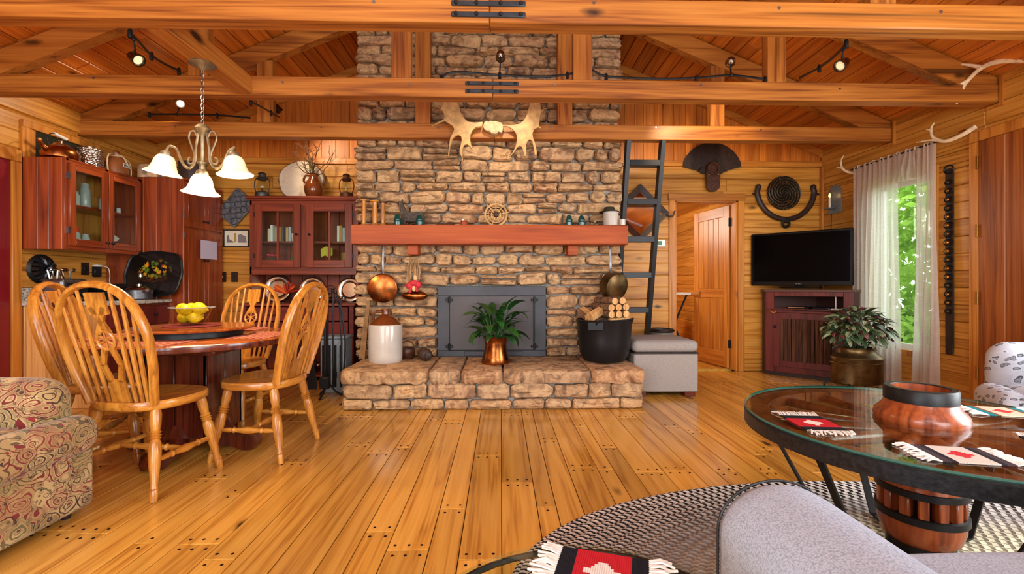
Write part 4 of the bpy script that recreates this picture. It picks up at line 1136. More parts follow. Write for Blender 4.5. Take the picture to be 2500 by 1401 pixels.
lp = thing('lidded_pan', 'lidded steel pan with wine-red handle on the worktop', 'pan', (-3.5, 4.53, WTZ))
MB().lathe([(.1, 0), (.11, .01), (.115, .09), (.12, .095)], seg=24).obj('pan_body', M['steel'], lp)
MB().lathe([(.12, .095), (.1, .11), (.05, .125), (.02, .13), (.02, .15), (0, .155)], seg=24, cap=(True, False)).obj('lid', M['silver'], lp)
MB().tube([(.09, -.06, .08), (.2, -.16, .09)], .014, 8).obj('handle', plain('wine_red', (90, 20, 24), .35), lp)
dc = thing('oil_bottle', 'clear glass cruet with steel top standing by the tray', 'bottle', (-3.6, 4.68, WTZ))
MB().lathe([(.03, 0), (.035, .02), (.033, .12), (.014, .18), (.014, .23)], seg=16).obj('bottle_body', M['clear'], dc)
MB().lathe([(.018, .22), (.02, .25), (.01, .27)], seg=12).obj('stopper', M['silver'], dc)
# painted tray leaning on the pantry side
def tole_mat():
    m = NT('painted_tole_tray'); tc = m.n('ShaderNodeTexCoord').outputs['Object']
    sx = m.n('ShaderNodeSeparateXYZ'); m.l(tc, sx.inputs[0]); X, Z = sx.outputs[0], sx.outputs[2]
    n = m.noise(tc, 26, 3); v = m.voro(tc, 22)
    d = m.math('SQRT', m.math('ADD', m.math('POWER', m.math('DIVIDE', X, .17), 2), m.math('POWER', m.math('DIVIDE', m.math('SUBTRACT', Z, .05), .10), 2)))
    fruit = m.ramp(m.n_sep(v.outputs['Color']), [(0, (208, 140, 30)), (.3, (90, 110, 30)), (.55, (140, 150, 40)), (.75, (190, 90, 30)), (.9, (40, 60, 20))], 'CONSTANT')
    inside = m.math('MULTIPLY', m.ramp_f(d, .75, 1.05), m.math('GREATER_THAN', n, .44))
    inside = m.math('MULTIPLY', inside, m.ramp_f(v.outputs['Distance'], .35, .6))
    c = m.mix(inside, (12, 12, 12), fruit)
    d2 = m.math('SQRT', m.math('ADD', m.math('POWER', m.math('DIVIDE', X, .16), 2), m.math('POWER', m.math('DIVIDE', m.math('ADD', Z, .04), .05), 2)))
    bowl = m.math('MULTIPLY', m.ramp_f(d2, .8, 1.0), m.math('GREATER_THAN', m.noise(m.mapped(tc, (10, 10, 60)), 3, 2), .5))
    c = m.mix(m.math('MULTIPLY', bowl, .6), c, (90, 50, 20))
    m.col(c); m.set(rough=.25, coat=.3); return m.m
tr = thing('painted_tray', 'black tole tray painted with fruit leaning on the pantry side', 'tray', (-3.47, 4.735, WTZ+.03))
ol = []
for k in range(48):
    a = 2*PI*k/48; rr = (abs(math.cos(a))**3.2+abs(math.sin(a))**3.2)**(-1/3.2)*(1+.02*math.cos(8*a)); ol.append((.27*rr*math.cos(a), .22*rr*math.sin(a)))
o = MB().prism(ol, -.006, .0).obj('tray_face', tole_mat(), tr, smooth=None, loc=(0, -.05, .22)); o.rotation_euler = (R(-10), 0, 0)
rm = MB().tube([(x*1.01, -.008, z*1.01) for x, z in ol], .012, 6, closed=True).obj('tray_rim', M['black'], tr, loc=(0, -.05, .22)); rm.rotation_euler = (R(-10), 0, 0)
# things on top of the wall cabinet
ktl = thing('copper_kettle', 'copper kettle with a white bail handle on top of the wall cabinet', 'kettle', (-3.80, 4.06, CZ1))
MB().lathe([(.1, 0), (.125, .02), (.13, .06), (.11, .1), (.07, .125), (.06, .13)], seg=28).obj('kettle_body', M['copper'], ktl)
MB().lathe([(.062, .128), (.05, .145), (.015, .15), (.012, .165), (.018, .175), (0, .18)], seg=20, cap=(True, False)).obj('lid', M['silver'], ktl)
MB().tube(catmull([(-.0, -.1, .05), (.0, -.15, .09), (-.0, -.19, .14)], 5), [.022]*5+[.016]*5+[.012], 10).obj('spout', M['copper'], ktl)
MB().tube(catmull([(0, -.1, .11), (0, -.12, .17), (0, -.06, .22), (0, .06, .2), (0, .11, .1)], 6), .004).obj('bail', M['black'], ktl)
MB().tube([(0, -.055, .222), (0, .055, .205)], .013, 10).obj('grip', M['white'], ktl)
ham = NT('hammered_pewter'); hv = ham.voro(ham.coords(), 60).outputs['Distance']; ham.col((190, 186, 178)); ham.set(metal=1, rough=.22); ham.bump(hv, .7, .01)
ib = thing('hammered_bucket', 'hammered metal ice bucket with side handles on the wall cabinet', 'bucket', (-3.76, 4.30, CZ1))
MB().lathe([(.085, 0), (.092, .01), (.098, .15), (.103, .155), (.103, .165), (.09, .17), (.03, .178), (.015, .18), (.018, .195), (0, .2)], seg=28, cap=(True, False)).obj('bucket_body', ham.m, ib)
for sy in (-1, 1): MB().tube(catmull([(0, sy*.1, .12), (.03, sy*.14, .1), (.02, sy*.14, .04), (0, sy*.1, .03)], 5), .007).obj('handle', M['silver'], ib)
cj = thing('corded_jug', 'brown stoneware jug tied with pale cord and lettered plate', 'jug', (-3.74, 4.56, CZ1))
tan = plain('tan_glaze', (150, 88, 46), .3, nz=.12, nscale=8)
MB().lathe([(.085, 0), (.095, .01), (.1, .09), (.085, .14), (.045, .175), (.033, .185), (.036, .205), (.03, .21)], seg=26).obj('jug_body', tan, cj)
MB().lathe([(.025, .205), (.028, .22), (.02, .235), (0, .236)], seg=14, cap=(True, False)).obj('stopper', M['silver'], cj)
cord = plain('pale_cord', (206, 178, 138), .9)
MB().tube(catmull([(.0, -.04, .2), (.02, -.11, .17), (.03, -.14, .1), (.03, -.13, .02)], 5), .007).tube(catmull([(.03, -.03, .19), (.08, -.02, .17), (.1, .0, .12), (.105, .01, .09)], 5), .007).tube(catmull([(.03, .04, .18), (.07, .07, .14), (.08, .08, .06), (.07, .09, .0)], 5), .006).tube([(.045*math.cos(a), .045*math.sin(a), .178) for a in [2*PI*k/16 for k in range(16)]], .007, 6, closed=True).obj('cord', cord, cj)
MB().box(.1, .106, -.045, .045, .07, .105).obj('name_plate', M['white'], cj)
lt = MB()
for y0 in (-.038, -.012, .014):
    lt.box(.1065, .1075, y0, y0+.005, .075, .1)
    lt.box(.1065, .1075, y0, y0+.02, .085, .09)
    lt.box(.1065, .1075, y0+.015, y0+.02, .075, .1)
lt.obj('lettering', M['leather'], cj)
bx = MB().box(-.1, .1, -.08, .08, 0, .14, .004).obj('floral_box', None or plain('faded_floral_card', (186, 150, 116), .8, nz=.35, nscale=14), loc=(-3.83, 4.62, CZ1), ); bx.location = (-3.62, 4.87, PZ)
tag(bx, 'small faded floral keepsake box on top of the pantry', 'box')
crk = thing('enamel_stockpot', 'dark enamel stockpot on top of the pantry behind the chandelier', 'pot', (onY(470, 415, 5.05).x, 5.05, PZ))
MB().lathe([(.11, 0), (.125, .015), (.128, .2), (.133, .205), (.133, .215), (0, .21)], seg=26, cap=(True, False)).obj('pot_body', plain('dark_enamel', (64, 50, 46), .25, nz=.15), crk)
MB().tube(catmull([(-.12, -.02, .17), (-.16, -.02, .17), (-.16, .03, .17), (-.12, .03, .17)], 4), .007).obj('handle', M['steel'], crk)

# ================================================================== BACK WALL: muffin tin, picture, hutch
mf = thing('muffin_tin', 'old grey muffin tin hung diagonally on the boards beside the hutch', 'muffin tin', (onY(580, 508, YB).x, YB-.03, onY(580, 508, YB).z))
tin = plain('old_tin', (118, 120, 126), .45, metal=.7, nz=.2)
Mt = RY(R(40))
MB(Mt).box(-.14, .14, -.01, .0, -.19, .19, .004).obj('tin_sheet', tin, mf)
for i in range(3):
    for j in range(4):
        cx, cz = -.09+i*.09, -.135+j*.09
        MB(Mt).lathe([(.038, 0), (.036, .004), (.03, -.02), (0, -.02)][::1], (cx, -.012, cz), 14, RX(R(90)), cap=(False, False)).lathe([(.035, .0), (.042, .006), (.036, .012), (.031, .004)], (cx, -.012, cz), 14, RX(R(90)), cap=(False, False)).obj('cup', tin, mf)
pf = thing('framed_picture', 'small framed watercolour in a dark frame beside the hutch', 'picture', (onY(578, 582, YB).x, YB-.002, onY(578, 582, YB).z))
for b in ((-.15, .15, .09, .105), (-.15, .15, -.105, -.09), (-.15, -.135, -.09, .09), (.135, .15, -.09, .09)): MB().box(b[0], b[1], -.018, 0, b[2], b[3], .002).obj('frame', M['leather'], pf)
MB().box(-.135, .135, -.006, -.001, -.09, .09).obj('mat_board', M['paper'], pf)
for pts, cc in (([(-.11, -.05), (-.11, .03), (-.09, .04), (-.08, -.01), (-.03, -.04), (-.03, -.05)], (120, 110, 110)), ([(.02, -.05), (.02, .04), (.05, .05), (.11, .02), (.12, -.05)], (130, 120, 118)), ([(-.025, -.04), (-.025, .06), (.0, .06), (.0, -.04)], (170, 140, 60))):
    MB().prism(pts, -.0072, -.006).obj('painted_shape', plain('picture_wash', cc, .8), pf, smooth=None)

HX0_, HX1_, HYU, HYL = -2.76, -1.575, 5.12, 4.96
hu = thing('hutch', 'dark red hutch with glazed doors, open shelf and drawers', 'hutch', (HX0_, YB-.022, 0))
hw = HX1_-HX0_; du = YB-.022-HYU; dl = YB-.022-HYL
ZU0, ZU1, ZC = 1.18, 1.985, .84
RED = W['cherryZ']
huZ = wood('hutch_red_Z', (140, 62, 34), (118, 46, 24), (78, 29, 16), axis='Z', rough=.38, knots=0, vary=.12)
huX = wood('hutch_red_X', (140, 62, 34), (118, 46, 24), (78, 29, 16), axis='X', rough=.38, knots=0, vary=.12)
huR = wood('hutch_base_red', (124, 42, 36), (108, 34, 30), (80, 24, 20), axis='X', rough=.4, knots=0, vary=.12)
for x0 in (0, hw-.022): MB().box(x0, x0+.022, -du, 0, ZC, ZU1).obj('side_panel', huZ, hu)
MB().box(-.03, hw+.03, -du-.03, 0, ZU1, ZU1+.03, .006).obj('cornice', huX, hu)
MB().box(-.015, hw+.015, -du-.015, 0, ZU1-.02, ZU1, .004).obj('cornice', huX, hu)
for k in range(8): plank(hu, (.022+k*(hw-.044)/8, -.012, ZC), (.022+(k+1)*(hw-.044)/8-.002, -.001, ZU1-.02), 1, huZ, 'back_board')
for zz in (ZU0, 1.50): MB().box(.022, hw-.022, -du+.025, -.012, zz, zz+.02).obj('shelf', huX, hu)
for z0, z1 in ((ZU0-.03, ZU0+.06), (ZU1-.07, ZU1-.02)): MB().box(0, hw, -du-.0, -du+.02, z0, z1, .002).obj('face_rail', huX, hu)
for x0, x1 in ((0, .07), (hw/2-.035, hw/2+.035), (hw-.07, hw)): MB().box(x0, x1, -du-.001, -du+.019, ZU0+.06, ZU1-.07, .002).obj('face_stile', huZ, hu)
for i in (0, 1):
    a = .06 if i == 0 else hw/2+.03; b = hw/2-.03 if i == 0 else hw-.06
    d = thing('door', None, None, (a, -du-.002, ZU0+.05)); d.parent = hu
    w_, h_ = b-a, ZU1-.06-(ZU0+.05); s_ = .08
    for bb in ((0, s_), (w_-s_, w_)): MB().box(bb[0], bb[1], -.02, 0, 0, h_, .003).obj('stile', huZ, d)
    MB().box(w_/2-.012, w_/2+.012, -.016, -.002, s_, h_-s_, .002).obj('muntin', huZ, d)
    for bb in ((0, s_), (h_-s_, h_)): MB().box(s_, w_-s_, -.02, 0, bb[0], bb[1], .003).obj('rail', huX, d)
    for xa, xb in ((s_, w_/2-.012), (w_/2+.012, w_-s_)): MB().box(xa, xb, -.009, -.006, s_, h_-s_).obj('pane', M['pane'], d)
    knob(d, (w_-.04 if i == 0 else .04, -.02, h_*.52), (0, -1, 0))
    for zz in (.1, h_-.14): MB().box(-.006 if i == 0 else w_-.004, .004 if i == 0 else w_+.006, -.024, 0, zz, zz+.05).obj('hinge', M['black'], d)
# base
MB().box(-.02, hw+.02, -dl-.02, 0, ZC-.03, ZC, .006).obj('counter_top', huX, hu)
for x0 in (0, hw-.05): MB().box(x0, x0+.05, -dl, 0, 0, ZC-.03, .003).obj('side_panel', huR, hu)
MB().box(.05, hw-.05, -.02, -.005, 0, ZC-.03).obj('back_panel', huZ, hu)
MB().box(.05, hw-.05, -dl+.02, -.02, .44, .46).obj('shelf', huX, hu)
MB().box(.05, hw-.05, -dl+.02, -.02, .05, .07).obj('shelf', huX, hu)
for k in range(2):
    a = .055+k*(hw-.11)/2; w_ = (hw-.12)/2
    d = MB().box(a, a+w_, -dl, -dl+.02, .65, .80, .004).obj('drawer', huR, hu); 
    MB().tube(catmull([(a+w_/2-.04, -dl, .72), (a+w_/2-.03, -dl-.02, .715), (a+w_/2+.03, -dl-.02, .715), (a+w_/2+.04, -dl, .72)], 4), .005).obj('pull', M['black'], d)
    d = MB().box(a, a+w_, -dl, -dl+.02, .46, .64, .004).obj('cupboard_door', huR, hu)
    MB().box(a+.05, a+w_-.05, -dl-.006, -dl, .49, .61, .003).obj('raised_panel', huR, d)
# books and crockery behind the glass
HB = Vector((HX0_, YB-.022, 0))
books = [((168, 60, 40), .17), ((220, 210, 180), .19), ((90, 100, 110), .18), ((40, 60, 50), .17), ((210, 190, 120), .2), ((120, 40, 36), .18), ((230, 226, 214), .19), ((60, 60, 70), .16)]
def book(x, z, th, h, d, cc, label, grp):
    t = thing('book', label, 'book', (HB.x+x, HB.y-.05, z), 0, grp)
    cv = plain('book_cover', cc, .6)
    MB().box(0, th, -d-.03, -.03, 0, h, .002).obj('cover', cv, t)
    MB().box(.003, th-.003, -d-.0, -.028, h-.001, h+.001).obj('pages', M['paper'], t)
names = ['cream', 'white', 'grey-green', 'ivory', 'ochre', 'slate', 'tan', 'pale blue', 'brown', 'mustard']
bcol = [(222, 206, 170), (232, 230, 222), (150, 160, 140), (226, 214, 190), (196, 150, 60), (96, 106, 116), (196, 160, 110), (170, 190, 200), (110, 70, 40), (204, 170, 70)]
x = .15
for k in range(10):
    th = rnd.uniform(.022, .032)
    if k == 6: x = .35
    book(x, 1.52, th, rnd.uniform(.15, .19), .14, bcol[k], names[k]+' book standing on the top shelf behind the hutch door by the pantry', 'books on the top hutch shelf')
    x += th+.003
x = .92
for k in range(7):
    th = rnd.uniform(.024, .034)
    book(x, 1.52, th, rnd.uniform(.15, .19), .14, bcol[(k*3+1) % 10], names[(k*3+1) % 10]+' book standing on the top shelf behind the hutch door by the chimney', 'books on the top hutch shelf')
    x += th+.003
def small(name, label, cat, x, y, z, build):
    t = thing(name, label, cat, (HB.x+x, HB.y+y, z)); build(t); return t
small('white_mug', 'white mug leaning in front of the books in the hutch', 'mug', .47, -.23, 1.52, lambda t: (MB().lathe([(.04, 0), (.045, .01), (.05, .09), (.045, .09), (.04, .015)], seg=18).obj('mug_body', M['white'], t), MB().tube(catmull([(.045, 0, .07), (.075, 0, .06), (.075, 0, .03), (.043, 0, .02)], 4), .006).obj('handle', M['white'], t)))
def flowers(t):
    MB().lathe([(.02, 0), (.028, .02), (.02, .08), (.024, .1)], seg=12).obj('vase', M['clear'], t)
    for k in range(6):
        a = k*1.05; MB().tube([(0, 0, .05), (.03*math.cos(a), .03*math.sin(a), .15)], .003, 5).obj('stem', LG, t)
        MB().ball((.04*math.cos(a), .04*math.sin(a), .17), (.026, .026, .02), 8, 6).obj('petal', plain('red_petal', (170, 40, 50), .6), t)
small('silk_flowers', 'bunch of red silk flowers in a glass behind the hutch door', 'flowers', .19, -.2, ZU0+.02, flowers)
def cookie(t):
    MB().rbox(-.055, .055, -.05, .05, 0, .1, .015).obj('jar_body', plain('wicker_tan', (196, 140, 76), .7, nz=.3, nscale=40), t)
    MB().ball((0, 0, .13), (.05, .045, .04)).ball((.0, -.03, .17), (.02, .02, .02)).obj('figure_top', plain('green_glaze', (40, 120, 80), .3), t)
small('basket_jar', 'tan basket-shaped jar with green lid behind the hutch door', 'jar', .46, -.2, ZU0+.02, cookie)
def yellow(t):
    MB().lathe([(.03, 0), (.05, .03), (.045, .1), (.025, .13), (.035, .15)], seg=16).obj('pitcher_body', M['brownglaze'], t)
    MB().prism([(-.06, .15), (-.06, .24), (.0, .27), (.07, .25), (.07, .17), (.02, .15), (-.01, .17)], -.02, .0).obj('yellow_cloth', plain('yellow_cloth', (196, 190, 60), .8), t)
small('yellow_towel_pitcher', 'brown pitcher holding a yellow cloth behind the hutch door', 'pitcher', .80, -.2, ZU0+.02, yellow)
small('tall_canister', 'tall amber canister behind the hutch glass near the chimney', 'canister', .985, -.16, ZU0+.02, lambda t: (MB().lathe([(.04, 0), (.042, .01), (.042, .2), (.03, .21)], seg=16).obj('canister_body', plain('amber_glaze', (150, 110, 50), .3), t),))
small('striped_cup', 'white cup with blue stripes behind the hutch glass', 'cup', .87, -.24, ZU0+.02, lambda t: (MB().lathe([(.03, 0), (.032, .1)], seg=16).obj('cup_body', M['white'], t), MB().lathe([(.0326, .03), (.0328, .045)], seg=16, cap=(False, False)).lathe([(.0328, .06), (.033, .075)], seg=16, cap=(False, False)).obj('stripe', plain('blue_stripe', (90, 110, 130), .4), t)))
small('tea_bowl', 'small cream bowl with a dark teapot behind the hutch glass', 'bowl', 1.07, -.2, ZU0+.02, lambda t: (MB().lathe([(.025, 0), (.045, .03), (.05, .06), (.045, .06), (.0, .015)], seg=16).obj('bowl_body', M['white'], t), MB().ball((.0, .04, .13), (.04, .03, .04)).tube(catmull([(.03, .04, .13), (.06, .04, .15), (.07, .04, .17)], 3), .008).obj('teapot', M['brownglaze'], t)))
# on the hutch shelf: three pewter plates and clutter
def dish(px, py, r, label):
    p = onY(px, py, 5.3); t = thing('pewter_plate', label, 'plate', (p.x, 5.36, ZC+.001), 0, 'pewter plates on the hutch')
    Mp = T(0, 0, r) @ RX(R(90-8))
    MB(Mp).lathe([(0, -.004), (r*.6, -.004), (r*.66, .006), (r*.98, .012), (r, .016), (r*.97, .018), (r*.66, .012), (r*.6, .003), (0, .003)][::-1], seg=36, cap=(False, False)).obj('plate_body', M['silver'], t)
    MB().box(-.03, .03, -.03, .03, 0, .012).obj('stand', M['leather'], t)
dish(672, 715, .155, 'pewter plate standing behind the orange flowers on the hutch shelf')
dish(757, 712, .145, 'pewter plate standing in the middle of the hutch shelf')
dish(850, 710, .14, 'pewter plate standing at the chimney end of the hutch shelf')
def bouquet(t):
    MB().lathe([(.025, 0), (.03, .01), (.018, .03), (.04, .09), (.035, .09)], seg=14).obj('vase', M['clear'], t)
    r_ = random.Random(8)
    for k in range(26):
        a = r_.uniform(0, 2*PI); e = r_.uniform(.1, 1.2); d = Vector((math.cos(a)*math.cos(e)*1.3, math.sin(a)*math.cos(e)*.6, math.sin(e)))*.12
        MB().tube([Vector((0, 0, .1)), Vector((0, 0, .12))+d*.6, Vector((0, 0, .12))+d], [.004, .012, .004], 6).obj('petal', plain('flame_petal', r_.choice(((200, 60, 24), (220, 110, 30), (160, 40, 20))), .6), t)
t = thing('flower_bouquet', 'small bouquet of orange flowers in a glass on the hutch shelf', 'flowers', (onY(700, 735, 5.12).x, 5.12, ZC)); bouquet(t)
t = thing('green_bottle', 'small green glass bottle on the hutch shelf', 'bottle', (onY(676, 735, 5.08).x, 5.08, ZC))
MB().lathe([(.018, 0), (.02, .01), (.02, .06), (.009, .08), (.009, .1)], seg=12).obj('bottle_body', plain('green_bottle_glass', (70, 120, 60), .1, trans=.4), t)
t = thing('brown_teapot', 'round dark brown jug between two pewter plates', 'jug', (onY(727, 735, 5.2).x, 5.2, ZC))
MB().lathe([(.05, 0), (.075, .03), (.08, .07), (.05, .12), (.03, .13)], seg=20).obj('jug_body', M['leatherb'], t); MB().tube(catmull([(.06, 0, .1), (.1, 0, .09), (.1, 0, .05), (.075, 0, .03)], 4), .007).obj('handle', M['leatherb'], t)
t = thing('wire_basket', 'round black wire basket with copper trinkets on the hutch', 'basket', (onY(806, 735, 5.1).x, 5.1, ZC))
for rr, zz in ((.05, .005), (.07, .05), (.075, .1)): MB().tube([(rr*math.cos(a), rr*math.sin(a), zz) for a in [2*PI*k/16 for k in range(16)]], .004, 6, closed=True).obj('hoop', M['black'], t)
for k in range(8): a = k*PI/4; MB().tube([(.05*math.cos(a), .05*math.sin(a), .005), (.075*math.cos(a), .075*math.sin(a), .1)], .003, 5).obj('wire', M['black'], t)
MB().tube([(.075*math.cos(a), 0, .1+.09*math.sin(a)) for a in [PI*k/10 for k in range(11)]], .004).obj('handle', M['black'], t)
MB().ball((.0, 0, .035), .03).ball((.025, .02, .07), .022).obj('copper_balls', M['copper'], t)
# under the hutch
t = thing('storage_box', 'brown cardboard box on the low shelf of the hutch', 'box', (-1.78, 5.2, .07)); cb = plain('cardboard', (128, 84, 50), .8, nz=.1)
MB().box(-.14, .14, -.13, .13, 0, .3, .004).obj('box_body', cb, t); MB().box(-.145, .145, -.135, .135, .22, .3, .004).obj('lid', cb, t)
t = thing('steel_kettle', 'polished steel kettle on the low shelf of the hutch', 'kettle', (-2.15, 5.15, .07))
MB().lathe([(.1, 0), (.12, .02), (.12, .1), (.08, .15), (.03, .165), (.02, .18), (0, .185)], seg=22, cap=(True, False)).obj('kettle_body', M['silver'], t); MB().tube(catmull([(-.1, 0, .12), (-.07, 0, .22), (.07, 0, .22), (.1, 0, .12)], 5), .008).obj('handle', M['black'], t)
MB().tube(catmull([(.1, 0, .07), (.16, 0, .1), (.18, 0, .15)], 4), [.02]*4+[.014]*5).obj('spout', M['silver'], t)
# on top of the hutch
HTZ = ZU1+.03
def lantern(px, label, h, body):
    p = onY(px, 478, 5.25); t = thing('lantern', label, 'lantern', (p.x, 5.25, HTZ))
    MB().lathe([(.075*h/.3, 0), (.08*h/.3, .01), (.075*h/.3, h*.2), (.045*h/.3, h*.26)], seg=20).obj('fount', body, t)
    MB().lathe([(.04*h/.3, h*.26), (.062*h/.3, h*.42), (.055*h/.3, h*.58), (.036*h/.3, h*.7)], seg=20, cap=(False, False)).obj('globe', M['clear'], t)
    MB().lathe([(.045*h/.3, h*.7), (.06*h/.3, h*.76), (.04*h/.3, h*.82), (.038*h/.3, h*.92), (.048*h/.3, h*.94), (.03*h/.3, h), (0, h)], seg=20, cap=(True, False)).obj('chimney_cap', body, t)
    for sx in (-1, 1): MB().tube(catmull([(sx*.06*h/.3, 0, h*.18), (sx*.085*h/.3, 0, h*.4), (sx*.08*h/.3, 0, h*.7), (sx*.04*h/.3, 0, h*.84)], 5), .006).obj('side_tube', body, t)
    MB().lathe([(.012, h*.26), (.012, h*.36), (.004, h*.4)], seg=10).obj('burner', M['brass'], t)
lantern(640, 'grey railroad lantern with glass globe on the hutch', .29, plain('lantern_grey', (74, 72, 70), .45, metal=.6, nz=.2))
lantern(846, 'rusty brown ship lantern on the hutch next to the chimney', .28, plain('lantern_rust', (88, 54, 34), .5, metal=.6, nz=.25))
ws = thing('tree_slice', 'large pale slice of tree trunk with bark rim standing on the hutch', 'wood slice', (onY(735, 435, 5.36).x, 5.38, HTZ+.225))
slc = []
for k in range(40): a = 2*PI*k/40; slc.append((.25*(1+.03*math.sin(3*a+1)+.015*math.sin(7*a))*math.cos(a), .225*(1+.02*math.sin(5*a))*math.sin(a)))
sm = NT('pale_end_grain'); v = sm.coords(False); sm.col(sm.ramp(sm.noise(v, 5, 3, 1.5), [(.3, (206, 186, 160)), (.55, (222, 204, 178)), (.7, (190, 164, 136))])); sm.set(rough=.7)
MB(RX(R(-6))).prism(slc, -.03, .02).obj('slice_face', sm.m, ws, smooth=None)
MB(RX(R(-6))).tube([(x*1.005, -.006, z*1.005) for x, z in slc], [.016+.006*math.sin(k*2.3) for k in range(40)], 6, closed=True).obj('bark', BARK, ws)
vj = thing('branch_vase', 'brown glazed jug holding curly branches and grass on the hutch', 'vase', (onY(766, 478, 5.18).x, 5.18, HTZ))
MB().lathe([(.07, 0), (.08, .01), (.1, .06), (.105, .1), (.085, .16), (.05, .21), (.045, .25), (.052, .26), (.045, .255), (.035, .2)], seg=28).obj('jug_body', M['brownglaze'], vj)
MB().tube(catmull([(-.045, 0, .24), (-.09, 0, .24), (-.11, 0, .19), (-.085, 0, .15)], 5), .012).obj('handle', M['brownglaze'], vj)
r_ = random.Random(12); tw = plain('dry_twig', (92, 58, 34), .8)
for k in range(13):
    p = Vector((r_.uniform(-.015, .015), r_.uniform(-.01, .01), .22)); a = r_.uniform(-1.0, 1.0); d = Vector((math.sin(a)*.9, r_.uniform(-.25, .05), math.cos(a))); pts = [p.copy()]
    for s in range(8):
        p = p+d*.055; d = (d+Vector((r_.uniform(-.6, .6), r_.uniform(-.25, .2), r_.uniform(-.35, .45)))).normalized(); p.y = min(p.y, .12); pts.append(p.copy())
    br = MB().tube(catmull(pts, 3), [lerp(.006, .0018, i/24) for i in range(25)], 5)
    for q in (3, 5, 6):
        p2 = pts[q]; pp = [p2]; dd = Vector((r_.uniform(-1, 1), r_.uniform(-.4, .1), r_.uniform(-.1, 1))).normalized()
        for s in range(3): p2 = p2+dd*.035; dd = (dd+Vector((r_.uniform(-.6, .6), 0, r_.uniform(-.4, .6)))).normalized(); pp.append(p2)
        br.tube(catmull(pp, 3), [lerp(.003, .001, i/9) for i in range(10)], 5)
    br.obj('branch', tw, vj)
gl_ = leafmat('grass_blade', (90, 120, 50), (150, 160, 80)); gm = leaf_mesh('blade', gl_, 1, .06, 1.0)
for k in range(16):
    a = r_.uniform(PI*.6, PI*1.4); s = r_.uniform(.15, .3); inst(gm, 'blade', vj, T(0, 0, .24) @ RZ(a) @ RY(-R(r_.uniform(50, 88))) @ Matrix.Diagonal((s, s, s, 1)))
